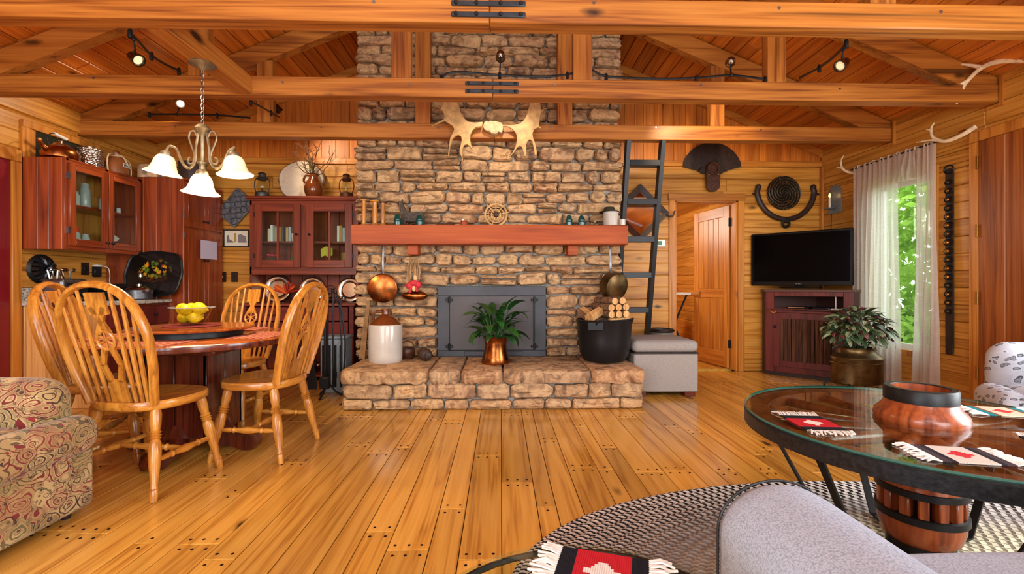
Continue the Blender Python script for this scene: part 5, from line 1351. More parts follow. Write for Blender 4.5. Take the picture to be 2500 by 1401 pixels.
# ================================================================== DINING SET
LEGP = [(.012, 0), (.0135, .03), (.016, .09), (.0145, .12), (.019, .125), (.0145, .135), (.013, .17), (.02, .38), (.023, .5), (.021, .6), (.0155, .64), (.02, .655), (.0155, .67), (.021, .685), (.0155, .70), (.02, .715), (.016, .735), (.02, .8), (.021, .9), (.016, 1)]
STRP = [(.008, 0), (.010, .06), (.013, .2), (.010, .24), (.016, .27), (.011, .3), (.013, .36), (.019, .5), (.013, .64), (.011, .7), (.016, .73), (.010, .76), (.013, .8), (.010, .94), (.008, 1)]
LEGP = [(r*1.22*(1.12 if .64 < t < .73 and r > .018 else 1), t) for r, t in LEGP]
STRP = [(r*1.15, t) for r, t in STRP]
def make_chair():
    t = thing('windsor_chair', 'x', 'chair', (0, 0, 0), 0, 'wheel-back dining chairs')
    # seat: shield outline, saddle dish; front is +Y
    n = 40; out = []
    for k in range(n):
        a = 2*PI*k/n; c, s = math.cos(a), math.sin(a)
        x = .235*math.copysign(abs(c)**.72, c); y = .215*math.copysign(abs(s)**.72, s)
        x *= 1-.10*(y < 0)*(abs(y)/.215)-.0
        if y > 0: y -= .03*math.exp(-(x/.09)**2)*0
        out.append((x, y))
    m = MB(); vs = []; fs = []
    prof = ((.0, .417, .95), (.0, .427, 1.0), (.0, .452, 1.0), (.0, .463, .975))
    for _, z, sc_ in prof:
        for x, y in out: vs.append((x*sc_, y*sc_, z))
    for f_ in (.8, .55, .3):
        for x, y in out:
            d = .014*(1-f_*f_)*(1 if y < .1 else .6); vs.append((x*f_, y*f_, .463-d))
    vs.append((0, 0, .45)); L = len(prof)+3
    for q in range(L-1):
        for k in range(n): fs.append((q*n+k, q*n+(k+1) % n, (q+1)*n+(k+1) % n, (q+1)*n+k))
    for k in range(n): fs.append(((L-1)*n+k, (L-1)*n+(k+1) % n, L*n))
    fs.append(list(range(n))[::-1])
    m.add(vs, fs).obj('seat', W['oakY'], t, smooth=50)
    for sx in (-1, 1):
        for sy in (-1, 1):
            MB().turned((sx*.225, sy*.205-.015*(sy < 0), 0), (sx*.155, sy*.135, .435), LEGP, 12).obj('leg', W['oakZ'], t)
    P = lambda sx, sy, f_: Vector((sx*lerp(.225, .155, f_), lerp(sy*.205-.015*(sy < 0), sy*.135, f_), lerp(0, .435, f_)))
    for sx in (-1, 1): MB().turned(P(sx, -1, .42), P(sx, 1, .42), STRP, 10).obj('stretcher', W['oakY'], t)
    a, b = (P(-1, -1, .42)+P(-1, 1, .42))/2, (P(1, -1, .42)+P(1, 1, .42))/2
    MB().turned(a, b, STRP, 10).obj('stretcher', W['oakX'], t)
    # bow
    lean = lambda z: -.165-(z-.46)*.26
    pts = []
    half = [(.175, .45), (.19, .52), (.212, .62), (.225, .72), (.226, .80), (.21, .88), (.175, .955), (.12, 1.005), (.06, 1.03)]
    for x, z in half: pts.append((-x, lean(z), z))
    pts.append((0, lean(1.037), 1.037))
    for x, z in reversed(half): pts.append((x, lean(z), z))
    MB().tube(catmull(pts, 4), .0205, 8, flat=(.8, 1.2)).obj('bow', W['oakZ'], t)
    def bowz(x):
        x = abs(x)
        for (x0, z0), (x1, z1) in zip(half[4:], half[5:]+[(0, 1.037)]):
            if x1 <= x <= x0: return lerp(z0, z1, (x0-x)/(x0-x1))
        return .85
    for xs, xt in ((.075, .085), (.112, .135), (.145, .18)):
        for sx in (-1, 1):
            zt = bowz(xt)-.005
            MB().turned((sx*xs, lean(.46)+.01*(1-(xs/.15)**2), .45), (sx*xt, lean(zt), zt), [(.0085, 0), (.011, .35), (.0095, .8), (.007, 1)], 8).obj('spindle', W['oakZ'], t)
    # pierced wheel splat, built flat then leaned back
    S = MB(); y0, y1 = -.006, .006
    def strip(p, q, w0, w1=None):
        p, q = Vector(p), Vector(q); d = (q-p).normalized(); nn = Vector((-d.y, d.x)); w1 = w1 or w0
        S.prism([tuple(p+nn*w0), tuple(q+nn*w1), tuple(q-nn*w1), tuple(p-nn*w0)], y0, y1)
    S.prism([(-.05, .0), (.05, .0), (.042, .12), (-.042, .12)], y0, y1)
    strip((-.026, .11), (-.05, .2), .014, .012); strip((.026, .11), (.05, .2), .014, .012)
    strip((-.05, .195), (-.02, .285), .012, .012); strip((.05, .195), (.02, .285), .012, .012)
    S.tube([(.047*math.cos(2*PI*k/24), 0, .325+.047*math.sin(2*PI*k/24)) for k in range(24)], .0085, 6, closed=True, flat=(1, 1))
    for k in range(3):
        a = PI*k/3+PI/6; S.tube([(.047*math.cos(a), 0, .325+.047*math.sin(a)), (-.047*math.cos(a), 0, .325-.047*math.sin(a))], .005, 6)
    S.ball((0, 0, .325), (.012, .008, .012), 10, 6)
    strip((-.028, .36), (.034, .49), .013, .013); strip((.028, .36), (-.034, .49), .013, .013)
    S.prism([(-.052, .455), (.052, .455), (.05, .48), (.05, .56), (-.05, .56), (-.05, .48)], y0, y1)
    Ml = T(0, lean(.46)+.002, .455) @ RX(math.atan(.26))
    S.v = [Ml @ v for v in S.v]
    S.obj('splat', W['oakZ'], t, smooth=30)
    return t
ch0 = make_chair()
spots = [((-1.84, 2.47), -8, 'wheel-back chair with its back turned, next to the paisley armchair'),
         ((-1.47, 2.92), 86, 'wheel-back chair seen side-on at the hearth side of the round table'),
         ((-2.06, 3.56), 176, 'wheel-back chair facing out from between the table and the hutch'),
         ((-2.36, 2.86), -72, 'wheel-back chair at the kitchen worktop side of the round table')]
for i, (p, a, lb) in enumerate(spots):
    c_ = ch0 if i == 0 else copy_tree(ch0)
    c_.location = (p[0], p[1], 0); c_.rotation_euler = (0, 0, R(a)); c_['label'] = lb

TC, TZ, TR = Vector((-1.93, 2.95, 0)), .715, .585
dt = thing('dining_table', 'round dark mahogany pedestal dining table with scrolled cross feet', 'table', TC)
tabtop = wood('table_top_wood', (196, 112, 48), (172, 88, 34), (124, 56, 20), axis='X', rough=.2, knots=0, vary=.05, coat=.5)
MB().lathe([(TR-.02, TZ-.045), (TR-.004, TZ-.04), (TR, TZ-.025), (TR-.003, TZ-.008)], seg=64, cap=(True, False)).obj('table_edge', W['walnut'], dt)
MB().lathe([(TR-.003, TZ-.008), (TR-.015, TZ), (0, TZ)], seg=64, cap=(False, False)).obj('table_top', tabtop, dt)
MB().box(-.3, .3, -.3, .3, TZ-.085, TZ-.045, .01).obj('apron', W['walnut'], dt)
for a in (0, 90, 180, 270):
    MB(RZ(R(a))).box(-.185, -.002, -.185, -.165, .12, TZ-.085, .003).obj('pedestal_panel', W['walnut'], dt)
    MB(RZ(R(a))).box(.002, .185, -.185, -.165, .12, TZ-.085, .003).obj('pedestal_panel', W['walnut'], dt)
    pr = [(.12, .03), (.25, .03), (.29, .012), (.34, .0), (.385, .012), (.4, .05), (.385, .09), (.345, .1), (.31, .085), (.26, .1), (.2, .15), (.185, .2), (.12, .2)]
    MB(RZ(R(a))).prism(pr, -.045, .045).obj('foot', W['walnut'], dt, smooth=35)
MB().box(-.16, .16, -.16, .16, .12, .14).obj('pedestal_base', W['walnut'], dt)
# place mats
def plaid():
    m = NT('red_woven_mat'); v = m.coords(False); sx = m.n('ShaderNodeSeparateXYZ'); m.l(v, sx.inputs[0])
    a = m.math('SINE', m.math('MULTIPLY', sx.outputs[0], 150)); b = m.math('SINE', m.math('MULTIPLY', sx.outputs[1], 150))
    c = m.ramp(m.math('ADD', m.math('MULTIPLY', m.math('ADD', a, b), .25), .5), [(.2, (140, 40, 36)), (.5, (176, 84, 60)), (.8, (208, 150, 110))])
    m.col(c); m.set(rough=.9); m.bump(m.noise(v, 300, 2), .3, .002); return m.m
PL = plaid()
for a, lb in ((-90, 'red woven place mat in front of the chair with its back turned'), (0, 'red woven place mat on the hearth side of the table'), (92, 'red woven place mat on the hutch side of the table'), (190, 'red woven place mat on the kitchen side of the table')):
    t = thing('place_mat', lb, 'place mat', (TC.x+.42*math.cos(R(a)), TC.y+.42*math.sin(R(a)), TZ+.0005), R(a+90), 'red woven place mats')
    MB().box(-.2, .2, -.12, .12, 0, .004, .001).obj('mat_cloth', PL, t)
    fr_ = MB()
    for sx in (-1, 1):
        for k in range(24): fr_.tube([(sx*.2, -.118+k*.0102, .002), (sx*.215, -.118+k*.0102+rnd.uniform(-.003, .003), .0015)], .0015, 4)
    fr_.obj('fringe', PL, t)['kind'] = 'stuff'
ls = thing('lazy_susan', 'round wooden lazy susan turntable in the middle of the dining table', 'turntable', (TC.x+.0, TC.y-.02, TZ))
MB().lathe([(.27, 0), (.275, .006), (.27, .034), (.26, .036)], seg=40).obj('base', M['black'], ls)
MB().lathe([(.31, .038), (.335, .044), (.34, .052), (.335, .06), (.0, .062)], seg=56, cap=(True, False)).obj('turntable', tabtop, ls)
mt = thing('round_mat', 'round dark red mat under the lemon bowl', 'mat', (TC.x-.0, TC.y-.03, TZ+.0625))
MB().lathe([(.15, 0), (.152, .003), (.148, .006), (0, .006)], seg=36, cap=(True, False)).obj('mat_disc', plain('dark_red_felt', (120, 36, 30), .9), mt)
BP = Vector((TC.x-.0, TC.y-.03, TZ+.0695))
gb = thing('glass_bowl', 'clear flared glass bowl full of lemons on the lazy susan', 'bowl', BP)
MB().lathe([(.0, .0), (.05, .0), (.06, .008), (.085, .05), (.108, .1), (.125, .108), (.119, .111), (.103, .103), (.08, .053), (.055, .012), (0, .009)], seg=36, cap=(False, False)).obj('bowl_body', glass('bowl_glass', (238, 243, 244), .05, ior=1.5), gb)
MB().tube([(.123*math.cos(a), .123*math.sin(a), .1095) for a in [2*PI*k/36 for k in range(36)]], .0028, 6, closed=True).obj('bowl_rim', M['jar'], gb)
lem = MB()
prf = [(0, -.05), (.006, -.048), (.012, -.04), (.026, -.028), (.035, -.01), (.036, .006), (.028, .026), (.014, .038), (.007, .046), (.0, .048)]
lem.lathe(prf, seg=16, cap=(False, False)); lmesh = lem.mesh('lemon', M['lemon'], 60)
for k, (dx, dy, dz, ax, az) in enumerate(((-.042, -.02, .047, 80, 20), (.036, -.03, .047, 85, -65), (.0, .045, .05, 80, 90), (-.058, -.01, .1, 78, 60), (-.005, -.055, .098, 86, 25), (.058, -.012, .098, 80, -60), (.02, .035, .105, 84, 100), (-.04, .055, .1, 82, 20))):
    l_ = bpy.data.objects.new('lemon', lmesh); C.objects.link(l_); l_.location = BP+Vector((dx*.9, dy*.9, dz+.0)); l_.rotation_euler = (R(ax), 0, R(az))
    tag(l_, 'yellow lemon piled in the glass bowl on the lazy susan', 'lemon', 'lemons in the glass bowl')

# ================================================================== UPHOLSTERED CHAIRS
def paisley():
    m = NT('paisley_fabric'); v = m.coords(False)
    w1 = m.n('ShaderNodeTexNoise'); m.l(v, w1.inputs['Vector']); w1.inputs['Scale'].default_value = 12
    dv = m.vmath('ADD', v, m.vmath('MULTIPLY', w1.outputs['Color'], (.06, .06, .06)))
    vo = m.voro(m.mapped(dv, (1.0, 1.0, 1.5)), 11); d = vo.outputs['Distance']; cs = m.n_sep(vo.outputs['Color'])
    vo2 = m.voro(dv, 30); d2 = vo2.outputs['Distance']; c2 = m.n_sep(vo2.outputs['Color'])
    CRM, CR2 = (188, 162, 112), (168, 140, 92)
    ln = m.math('PINGPONG', m.math('MULTIPLY', d, 8.5), 1.0)                      # contour lines inside each teardrop
    tone = m.ramp(cs, [(0, (118, 40, 40)), (.3, (92, 76, 46)), (.55, (66, 46, 36)), (.75, (134, 54, 46)), (.9, (108, 100, 62))], 'CONSTANT')
    c = m.mix(m.math('GREATER_THAN', m.noise(v, 5, 2), .5), CRM, CR2)
    c = m.mix(m.math('MULTIPLY', m.math('GREATER_THAN', ln, .6), m.math('MULTIPLY', m.math('GREATER_THAN', m.noise(v, 6, 2), .48), .4)), c, tone)
    c = m.mix(m.math('LESS_THAN', ln, .26), c, tone)
    c = m.mix(m.math('MULTIPLY', m.math('LESS_THAN', d, .085), .9), c, tone)
    dots = m.math('MULTIPLY', m.math('LESS_THAN', d2, .2), m.math('GREATER_THAN', c2, .3))
    c = m.mix(dots, c, m.ramp(c2, [(0, (70, 50, 38)), (.62, (136, 46, 44)), (.8, (110, 96, 60))], 'CONSTANT'))
    ring2 = m.math('MULTIPLY', m.math('LESS_THAN', m.math('ABSOLUTE', m.math('SUBTRACT', d2, .36)), .035), m.math('GREATER_THAN', c2, .25))
    c = m.mix(m.math('MULTIPLY', ring2, .75), c, (84, 62, 44))
    m.col(c); m.set(rough=.9, spec=.2, sheen=.2); m.bump(m.noise(v, 400, 2), .25, .002); return m.m
def floral():
    m = NT('blue_grey_floral'); v = m.coords(False)
    w1 = m.n('ShaderNodeTexNoise'); m.l(v, w1.inputs['Vector']); w1.inputs['Scale'].default_value = 9
    dv = m.vmath('ADD', v, m.vmath('MULTIPLY', w1.outputs['Color'], (.12, .12, .12)))
    vo = m.voro(m.mapped(dv, (1, 1, 1.5)), 19); d = vo.outputs['Distance']; cs = m.n_sep(vo.outputs['Color'])
    c = m.ramp(d, [(0, (120, 128, 138)), (.12, (150, 158, 168)), (.26, (92, 98, 108)), (.34, (206, 216, 228)), (.6, (198, 208, 222))], 'CONSTANT')
    c = m.mix(m.math('GREATER_THAN', cs, .9), c, (204, 214, 226))
    m.col(c); m.set(rough=.9, spec=.2); return m.m
def greyweave():
    m = NT('pale_grey_weave'); v = m.coords(False)
    a = m.voro(v, 260).outputs['Distance']; n = m.noise(v, 420, 2)
    m.col(m.ramp(m.math('ADD', m.math('MULTIPLY', a, .8), m.math('MULTIPLY', n, .5)), [(.2, (196, 210, 226)), (.6, (176, 190, 208)), (.95, (150, 162, 180))]))
    m.set(rough=.95, spec=.15); m.bump(a, .25, .002); return m.m
PAIS, FLOR, GREY = paisley(), floral(), greyweave()
def armchair(name, label, loc, rz, fab, piping, w=.86, d=.86, armz=.62, seatz=.45, backz=.95, armw=.2, tcush=True, legs=M['leather']):
    """front is +Y; origin on the floor under the middle"""
    t = thing(name, label, 'armchair', loc, rz)
    hw, hd = w/2, d/2
    MB().rbox(-hw, hw, -hd, hd-.04, .03, .29, .025).obj('base', fab, t, smooth=60)
    for sx in (-1, 1):
        x0, x1 = (-hw, -hw+armw) if sx < 0 else (hw-armw, hw)
        MB().rbox(x0, x1, -hd, hd-.1, .27, armz, armw*.48, 4, bulge=.008).obj('arm', fab, t, smooth=60)
    ext = armw*.95 if tcush else 0
    c_ = MB().rbox(-hw+armw, hw-armw, -hd+.2, hd-.12, .28, seatz, .05, 3, bulge=.02)
    c_.rbox(-hw+armw-ext, hw-armw+ext, hd-.13, hd+.0, .285, seatz, .06, 3, bulge=.012)
    c_.obj('seat_cushion', fab, t, smooth=60)
    MB().rbox(-hw+.04, hw-.04, -hd-.02, -hd+.24, .27, backz, .09, 4, bulge=.02).obj('backrest', fab, t, smooth=60)
    for sx in (-1, 1):
        for sy in (-1, 1): MB().lathe([(.018, 0), (.026, .065)], (sx*(hw-.08), sy*(hd-.1), 0), 12).obj('leg', legs, t)
    if piping:
        z = .287
        MB().tube([(-hw, hd-.025, z), (hw, hd-.025, z)], .006, 6).obj('piping', piping, t)
    return t
# the paisley armchair faces the hearth side (+X)
armchair('paisley_armchair', 'beige paisley armchair with rounded arms beside the dining chairs', (-1.825-.43, 1.70, 0), R(-90), PAIS, PAIS, w=.92, d=.86)
armchair('floral_armchair', 'white armchair with blue-grey leaf print by the plank door', (3.04, 2.28, .0136), R(60), FLOR, None, w=.8, d=.8, armz=.68, seatz=.45, backz=.82, tcush=False)
# ================================================================== RIGHT SIDE
# ladder: foot by the wall, top hooked to the third truss
ld = thing('loft_ladder', 'black painted wooden ladder leaning from the floor to the truss', 'ladder', (1.42, 5.06, 0))
dy = 4.47-5.06; zt = 2.445
def lad(z): return dy*z/zt
for x in (-.17, .17):
    MB().add([(x-.02, lad(0)-.045, 0), (x+.02, lad(0)-.045, 0), (x+.02, lad(0)+.045, 0), (x-.02, lad(0)+.045, 0), (x-.02, lad(zt)-.045, zt), (x+.02, lad(zt)-.045, zt), (x+.02, lad(zt)+.045, zt), (x-.02, lad(zt)+.045, zt)],
             [(0,3,2,1), (4,5,6,7), (0,1,5,4), (1,2,6,5), (2,3,7,6), (3,0,4,7)]).obj('rail', M['blackpaint'], ld, smooth=None)
for k in range(6):
    z = 2.235-k*.366; y = lad(z)
    MB().box(-.15, .15, y-.055, y+.04, z-.028, z+.03, .003).obj('tread', M['blackpaint'], ld)
# diamond mirror
P = onY(1562, 521, YB)
mi = thing('diamond_mirror', 'square mirror in a dark wooden frame hung as a diamond behind the ladder', 'mirror', (P.x, YB-.003, P.z))
Md = RY(R(45)); hs = .245; fwid = .065
for k in range(4):
    q = Md @ RY(R(90*k))
    MB(q).add([(-hs, 0, hs), (hs, 0, hs), (hs-fwid, 0, hs-fwid), (-hs+fwid, 0, hs-fwid), (-hs, -.04, hs), (hs, -.04, hs), (hs-fwid, -.015, hs-fwid), (-hs+fwid, -.015, hs-fwid)],
              [(0,1,2,3), (4,5,6,7), (0,1,5,4), (1,2,6,5), (2,3,7,6), (3,0,4,7)]).obj('frame', plain('dark_walnut_frame', (56, 30, 20), .35, nz=.2), mi, smooth=None)
MB(Md).box(-hs+fwid, hs-fwid, -.01, -.004, -hs+fwid, hs-fwid).obj('mirror_glass', plain('mirror', (200, 196, 186), .04, metal=1), mi)
MB().tube(catmull([(.3, -.03, -.02), (.37, -.06, -.04), (.4, -.06, .03)], 5), [.012]*5+[.009]*5+[.004]).obj('horn_hook', M['leather'], mi)
# thermostat
P = onY(1612, 594, YB)
th = thing('thermostat', 'white wall thermostat with a green display beside the ladder', 'thermostat', (P.x, YB, P.z))
MB().box(-.06, .06, -.025, 0, -.045, .045, .01).obj('case', M['white'], th)
MB().box(-.045, .01, -.027, -.025, -.022, .025).obj('display', plain('lcd_green', (60, 110, 70), .3), th)
# leather hanging above the doorway
P = onY(1735, 405, YB)
lh = thing('leather_hanging', 'dark leather saddle skirt and long fender hung above the doorway', 'leather hanging', (P.x, YB-.02, P.z))
fan = arc(0, -.1, .37, 22, 158, 20) + [(-.35, -.02), (-.18, -.06), (-.12, -.1), (.12, -.1), (.18, -.06), (.35, -.02)]
MB().prism(fan, -.02, 0).obj('skirt', M['leather'], lh, smooth=35)
MB().prism([(-.075, -.0), (-.085, -.08), (-.08, -.14), (-.075, -.28), (-.03, -.32), (.03, -.32), (.075, -.28), (.085, -.14), (.085, -.08), (.075, .0)], -.05, -.02).obj('fender', M['leatherb'], lh, smooth=35)
MB().tube([(.06*math.cos(a), -.06, -.05+.065*math.sin(a)) for a in [2*PI*k/20 for k in range(20)]], .018, 8, closed=True).obj('ring', M['leatherb'], lh)
for sx in (-1, 1):
    MB().ball((sx*.055, -.055, -.12), .011, 10, 6).obj('stud', M['silver'], lh)
    MB().tube([(sx*.13, -.03, -.03), (sx*.17, -.04, -.08)], .006).obj('thong', M['leather'], lh)
# ox yoke bow and round medallion
P = onY(1915, 485, YB)
yk = thing('yoke_hames', 'curved dark horn-shaped yoke piece hung below the round plaque', 'yoke', (P.x, YB-.03, P.z))
pts = [(.35*math.cos(a)*1.0, 0, .11+.37*math.sin(a)*.98) for a in [R(lerp(180+5, 360-5, k/24)) for k in range(25)]]
pts = [(-.335, 0, .13)]+pts+[(.335, 0, .13)]
MB().tube(pts, .031, 10, flat=(1, .8)).obj('bow', M['leather'], yk)
for sx in (-1, 1): MB().ball((sx*.335, 0, .135), .033, 10, 8).tube([(sx*.35, 0, .06), (sx*.4, 0, .05)], .012).obj('tip', M['leather'], yk)
MB().tube([(.04*math.cos(a), -.0, -.305+.04*math.sin(a)) for a in [2*PI*k/16 for k in range(16)]], .016, 8, closed=True).box(-.03, .03, -.03, .02, -.3, -.24, .005).obj('eye_ring', M['black'], yk)
P = onY(1911, 472, YB)
md = thing('round_plaque', 'round dark cast plaque with raised spiral and gilt specks', 'plaque', (P.x, YB-.012, P.z))
mm = NT('cast_plaque'); v = mm.coords(False); sx_ = mm.n('ShaderNodeSeparateXYZ'); mm.l(v, sx_.inputs[0])
rr_ = mm.math('SQRT', mm.math('ADD', mm.math('POWER', sx_.outputs[0], 2), mm.math('POWER', sx_.outputs[2], 2)))
an_ = mm.math('ARCTAN2', sx_.outputs[2], sx_.outputs[0])
pat = mm.math('SINE', mm.math('ADD', mm.math('MULTIPLY', rr_, 190), mm.math('MULTIPLY', an_, 4.0)))
vv = mm.voro(v, 60).outputs['Distance']
mm.col(mm.mix(mm.math('MULTIPLY', mm.ramp_f(vv, .2, .3), mm.math('GREATER_THAN', rr_, .11)), mm.ramp(pat, [(.2, (40, 38, 30)), (.8, (86, 74, 52))]), (176, 120, 70))); mm.set(rough=.45, metal=.5); mm.bump(pat, .8, .01)
MB().lathe([(.2, 0), (.205, .006), (.205, .014), (.19, .02), (.18, .014), (0, .018)], seg=48, M=RX(R(90)), cap=(True, False)).obj('plaque_disc', mm.m, md)
# television on the corner cupboard
a_ = Vector((2.996, 5.418, 0)); b_ = Vector((3.697, 4.717, 0)); u = (b_-a_).normalized(); nrm = Vector((-u.y*-1, 0, 0))
tva = math.atan2(u.y, u.x)
mid = (a_+b_)/2
tw_, th_ = (b_-a_).length, .61
tv = thing('television', 'black flat television angled across the corner on the red cupboard', 'television', (mid.x, mid.y, 1.0), tva)
MB().box(-tw_/2, tw_/2, -.0, .05, .03, .03+th_, .008).obj('tv_case', M['tvb'], tv)
MB().box(-tw_/2+.03, tw_/2-.03, -.004, .0, .075, th_+.005).obj('screen', M['tv'], tv)
MB().box(-.2, .2, .01, .18, .0, .02, .006).box(-.05, .05, .03, .07, .02, .06).obj('stand', M['tvb'], tv)
lg = MB()
for k, w0 in enumerate((.008, .005, .008, .006, .008)): lg.box(-.03+k*.012, -.03+k*.012+w0, -.0045, -.004, .045, .054)
lg.obj('logo', M['steel'], tv)
# corner cupboard
cl_, cr_ = Vector((3.09, 5.28, 0)), Vector((3.68, 4.69, 0)); um = (cr_-cl_).normalized(); ca = math.atan2(um.y, um.x); cm_ = (cl_+cr_)/2; cwid = (cr_-cl_).length/2
cc_ = thing('corner_cupboard', 'barn-red corner cupboard with an open shelf and slatted bark door', 'cupboard', (cm_.x, cm_.y, 0), ca)
RD = W['red']; CH = .985
body = [(-cwid, 0), (cwid, 0), (cwid+.09, .14), (.02, .72-.09), (-.02, .72-.09), (-cwid-.09, .14)]
body = [(-cwid, .0), (cwid, .0), (cwid+.06, .1), (.0, .50), (-cwid-.06, .1)]
RDb = plain('cupboard_inside', (70, 40, 34), .6)
MB().prism(body, 0, .04, 'XY').obj('plinth', M['leather'], cc_, smooth=None)
MB().prism([(x*1.02, y-.012 if y == 0 else y) for x, y in body], CH-.025, CH, 'XY').obj('top_board', plain('worn_top', (92, 58, 44), .5), cc_, smooth=None)
MB().prism(body, .74, .76, 'XY').obj('shelf', RDb, cc_, smooth=None)
MB().add([(cwid, .02, .04), (cwid+.06, .1, .04), (cwid+.06, .1, CH-.025), (cwid, .02, CH-.025), (.0, .5, .04), (0, .5, CH-.025), (-cwid-.06, .1, .04), (-cwid-.06, .1, CH-.025), (-cwid, .02, .04), (-cwid, .02, CH-.025)],
         [(0,1,2,3), (1,4,5,2), (4,6,7,5), (6,8,9,7)]).obj('side_panel', RDb, cc_, smooth=None, recalc=True)
for x0, x1, z0, z1 in ((-cwid, -cwid+.09, .04, CH-.025), (cwid-.09, cwid, .04, CH-.025), (-cwid+.09, cwid-.09, CH-.075, CH-.025), (-cwid+.09, cwid-.09, .72, .77), (-cwid+.09, cwid-.09, .04, .12)):
    MB().box(x0, x1, -.0, .022, z0, z1, .003).obj('face_frame', RD, cc_)
cdoor = thing('door', None, None, (-cwid+.085, -.002, .11)); cdoor.parent = cc_
dw, dh = 2*cwid-.17, .61
for b in ((0, .07, 0, dh), (dw-.07, dw, 0, dh), (.07, dw-.07, 0, .07), (.07, dw-.07, dh-.07, dh)): MB().box(b[0], b[1], -.02, 0, b[2], b[3], .003).obj('door_rail', RD, cdoor)
bks = wood('bark_slats', (108, 70, 46), (84, 50, 32), (48, 28, 18), axis='Z', rough=.85, knots=.3, vary=.5, scale=2)
nsl = 14
for k in range(nsl):
    x = .07+(dw-.14)*(k+.5)/nsl; r0 = (dw-.14)/nsl*.52
    MB().tube([(x+rnd.uniform(-.002, .002), -.008, .07), (x+rnd.uniform(-.003, .003), -.012, .3), (x+rnd.uniform(-.002, .002), -.008, dh-.07)], r0, 7).obj('slat', bks, cdoor)
knob(cdoor, (.025, -.02, dh-.16), (0, -1, 0), r=.016)
MB().tube(catmull([(-.03, -.02, .63), (-.01, -.05, .62), (.02, -.05, .61), (.03, -.035, .63)], 4), .007).obj('hook', W['oakX'], cdoor)
# boxes inside the open shelf
fwd_in = Vector((-um.y, um.x, 0))
def in_cup(dx, dyy, z): q = cm_+um*dx+fwd_in*dyy; return (q.x, q.y, z)
t = thing('dvd_player', 'flat black player with silver front on the cupboard shelf', 'player', in_cup(-.1, .12, .76), ca); MB().box(-.11, .11, -.06, .1, .004, .03, .003).obj('case', M['tvb'], t); MB().box(-.1, .06, -.063, -.06, .018, .026).obj('front_strip', M['silver'], t)
t = thing('cable_box', 'flat black cable box beside the player on the cupboard shelf', 'cable box', in_cup(.12, .12, .76), ca); MB().box(-.09, .09, -.05, .08, .004, .032, .003).obj('case', M['tvb'], t); MB().box(.06, .08, -.052, -.05, .012, .02).obj('light', plain('dim_led', (60, 90, 120), .3), t)
t = thing('white_router', 'white router with a tall white aerial in the cupboard shelf', 'router', in_cup(.22, .1, .761), ca); MB().box(-.06, .06, -.03, .05, .0, .018, .004).obj('case', M['white'], t); MB().tube([(.03, -.02, .015), (.03, -.02, .2)], .006, 8).obj('aerial', M['white'], t)
mtf = thing('floor_mat', 'small tan floor mat lying in front of the corner cupboard', 'mat', (cm_.x-.21, cm_.y-.21, .0), ca)
MB().box(-.3, .3, -.1, .08, 0.0005, .008, .002).obj('mat_pad', plain('tan_mat', (168, 122, 78), .8, nz=.15, nscale=40), mtf)
# sconce
P = onX(2040, 487, XR)
scn = thing('tin_sconce', 'tin candle sconce with a lit electric candle on the side wall', 'sconce', (XR, P.y, P.z))
tinm = plain('blue_tin', (128, 140, 148), .35, metal=.35, nz=.1)
MB().prism([(-.1, -.16), (.1, -.16), (.1, .1), (.05, .16), (-.05, .16), (-.1, .1)], -.012, 0, 'YZ').obj('back_plate', tinm, scn, smooth=None)
MB().lathe([(.05, -.11), (.06, -.1), (.055, -.1), (0, -.105)], (-.07, 0, 0), 16, cap=(True, False)).obj('drip_pan', tinm, scn)
MB().lathe([(.012, -.11), (.012, .02)], (-.07, 0, 0), 12).obj('candle', M['paper'], scn)
MB().ball((-.07, 0, .045), (.011, .011, .026), 10, 8).obj('flame_bulb', emit('flame_bulb', (255, 180, 90), 3.5), scn)
MB().tube([(-.01, .05, -.16), (-.01, .06, -.4)], .003, 5).obj('cord', M['leather'], scn)
# curtain rod with antler ends
RY0, RY1, RZc, RXc = 3.86, 4.85, 2.275, 3.775
cr = thing('curtain_rod', 'curtain rod with white deer antlers as brackets', 'curtain rod', (RXc, RY0, RZc))
MB().tube([(0, .0, 0), (0, RY1-RY0, 0)], .009, 8).obj('rod', M['leather'], cr)
def antler(pts, r0, r1, parent, mat, tines=()):
    c = catmull(pts, 6); m = MB().tube(c, [lerp(r0, r1, (i/(len(c)-1))**1.2) for i in range(len(c))], 8)
    for tn in tines:
        d = catmull(tn, 5); m.tube(d, [lerp(r0*.75, .003, i/(len(d)-1)) for i in range(len(d))], 7)
    return m.obj('antler', mat, parent)
antler([(.095, -.22, .05), (.04, -.16, .0), (-.0, -.06, -.02), (-.02, .03, .04), (-.02, .05, .12), (-.01, .03, .17)], .02, .006, cr, M['antler'], [[(-.0, -.03, -.01), (-.03, .04, .02), (-.07, .14, .03)], [(-.02, .045, .11), (-.04, .08, .13)]])
MB().box(.06, .095, -.16, -.1, -.0, .05, .01).obj('bracket', M['brass'], cr)
antler([(.095, 1.03, -.03), (.04, 1.03, -.02), (-.02, 1.04, .0), (-.05, 1.06, .05), (-.06, 1.05, .12), (-.05, 1.03, .17)], .018, .005, cr, M['antler'], [[(-.05, 1.06, .04), (-.08, 1.1, .06)]])
for k in range(9):
    y = .12+k*.095; MB().tube([(.016*math.cos(a), y, .016*math.sin(a)+.006) for a in [2*PI*q/12 for q in range(12)]], .0035, 5, closed=True).obj('ring', M['antler'], cr)
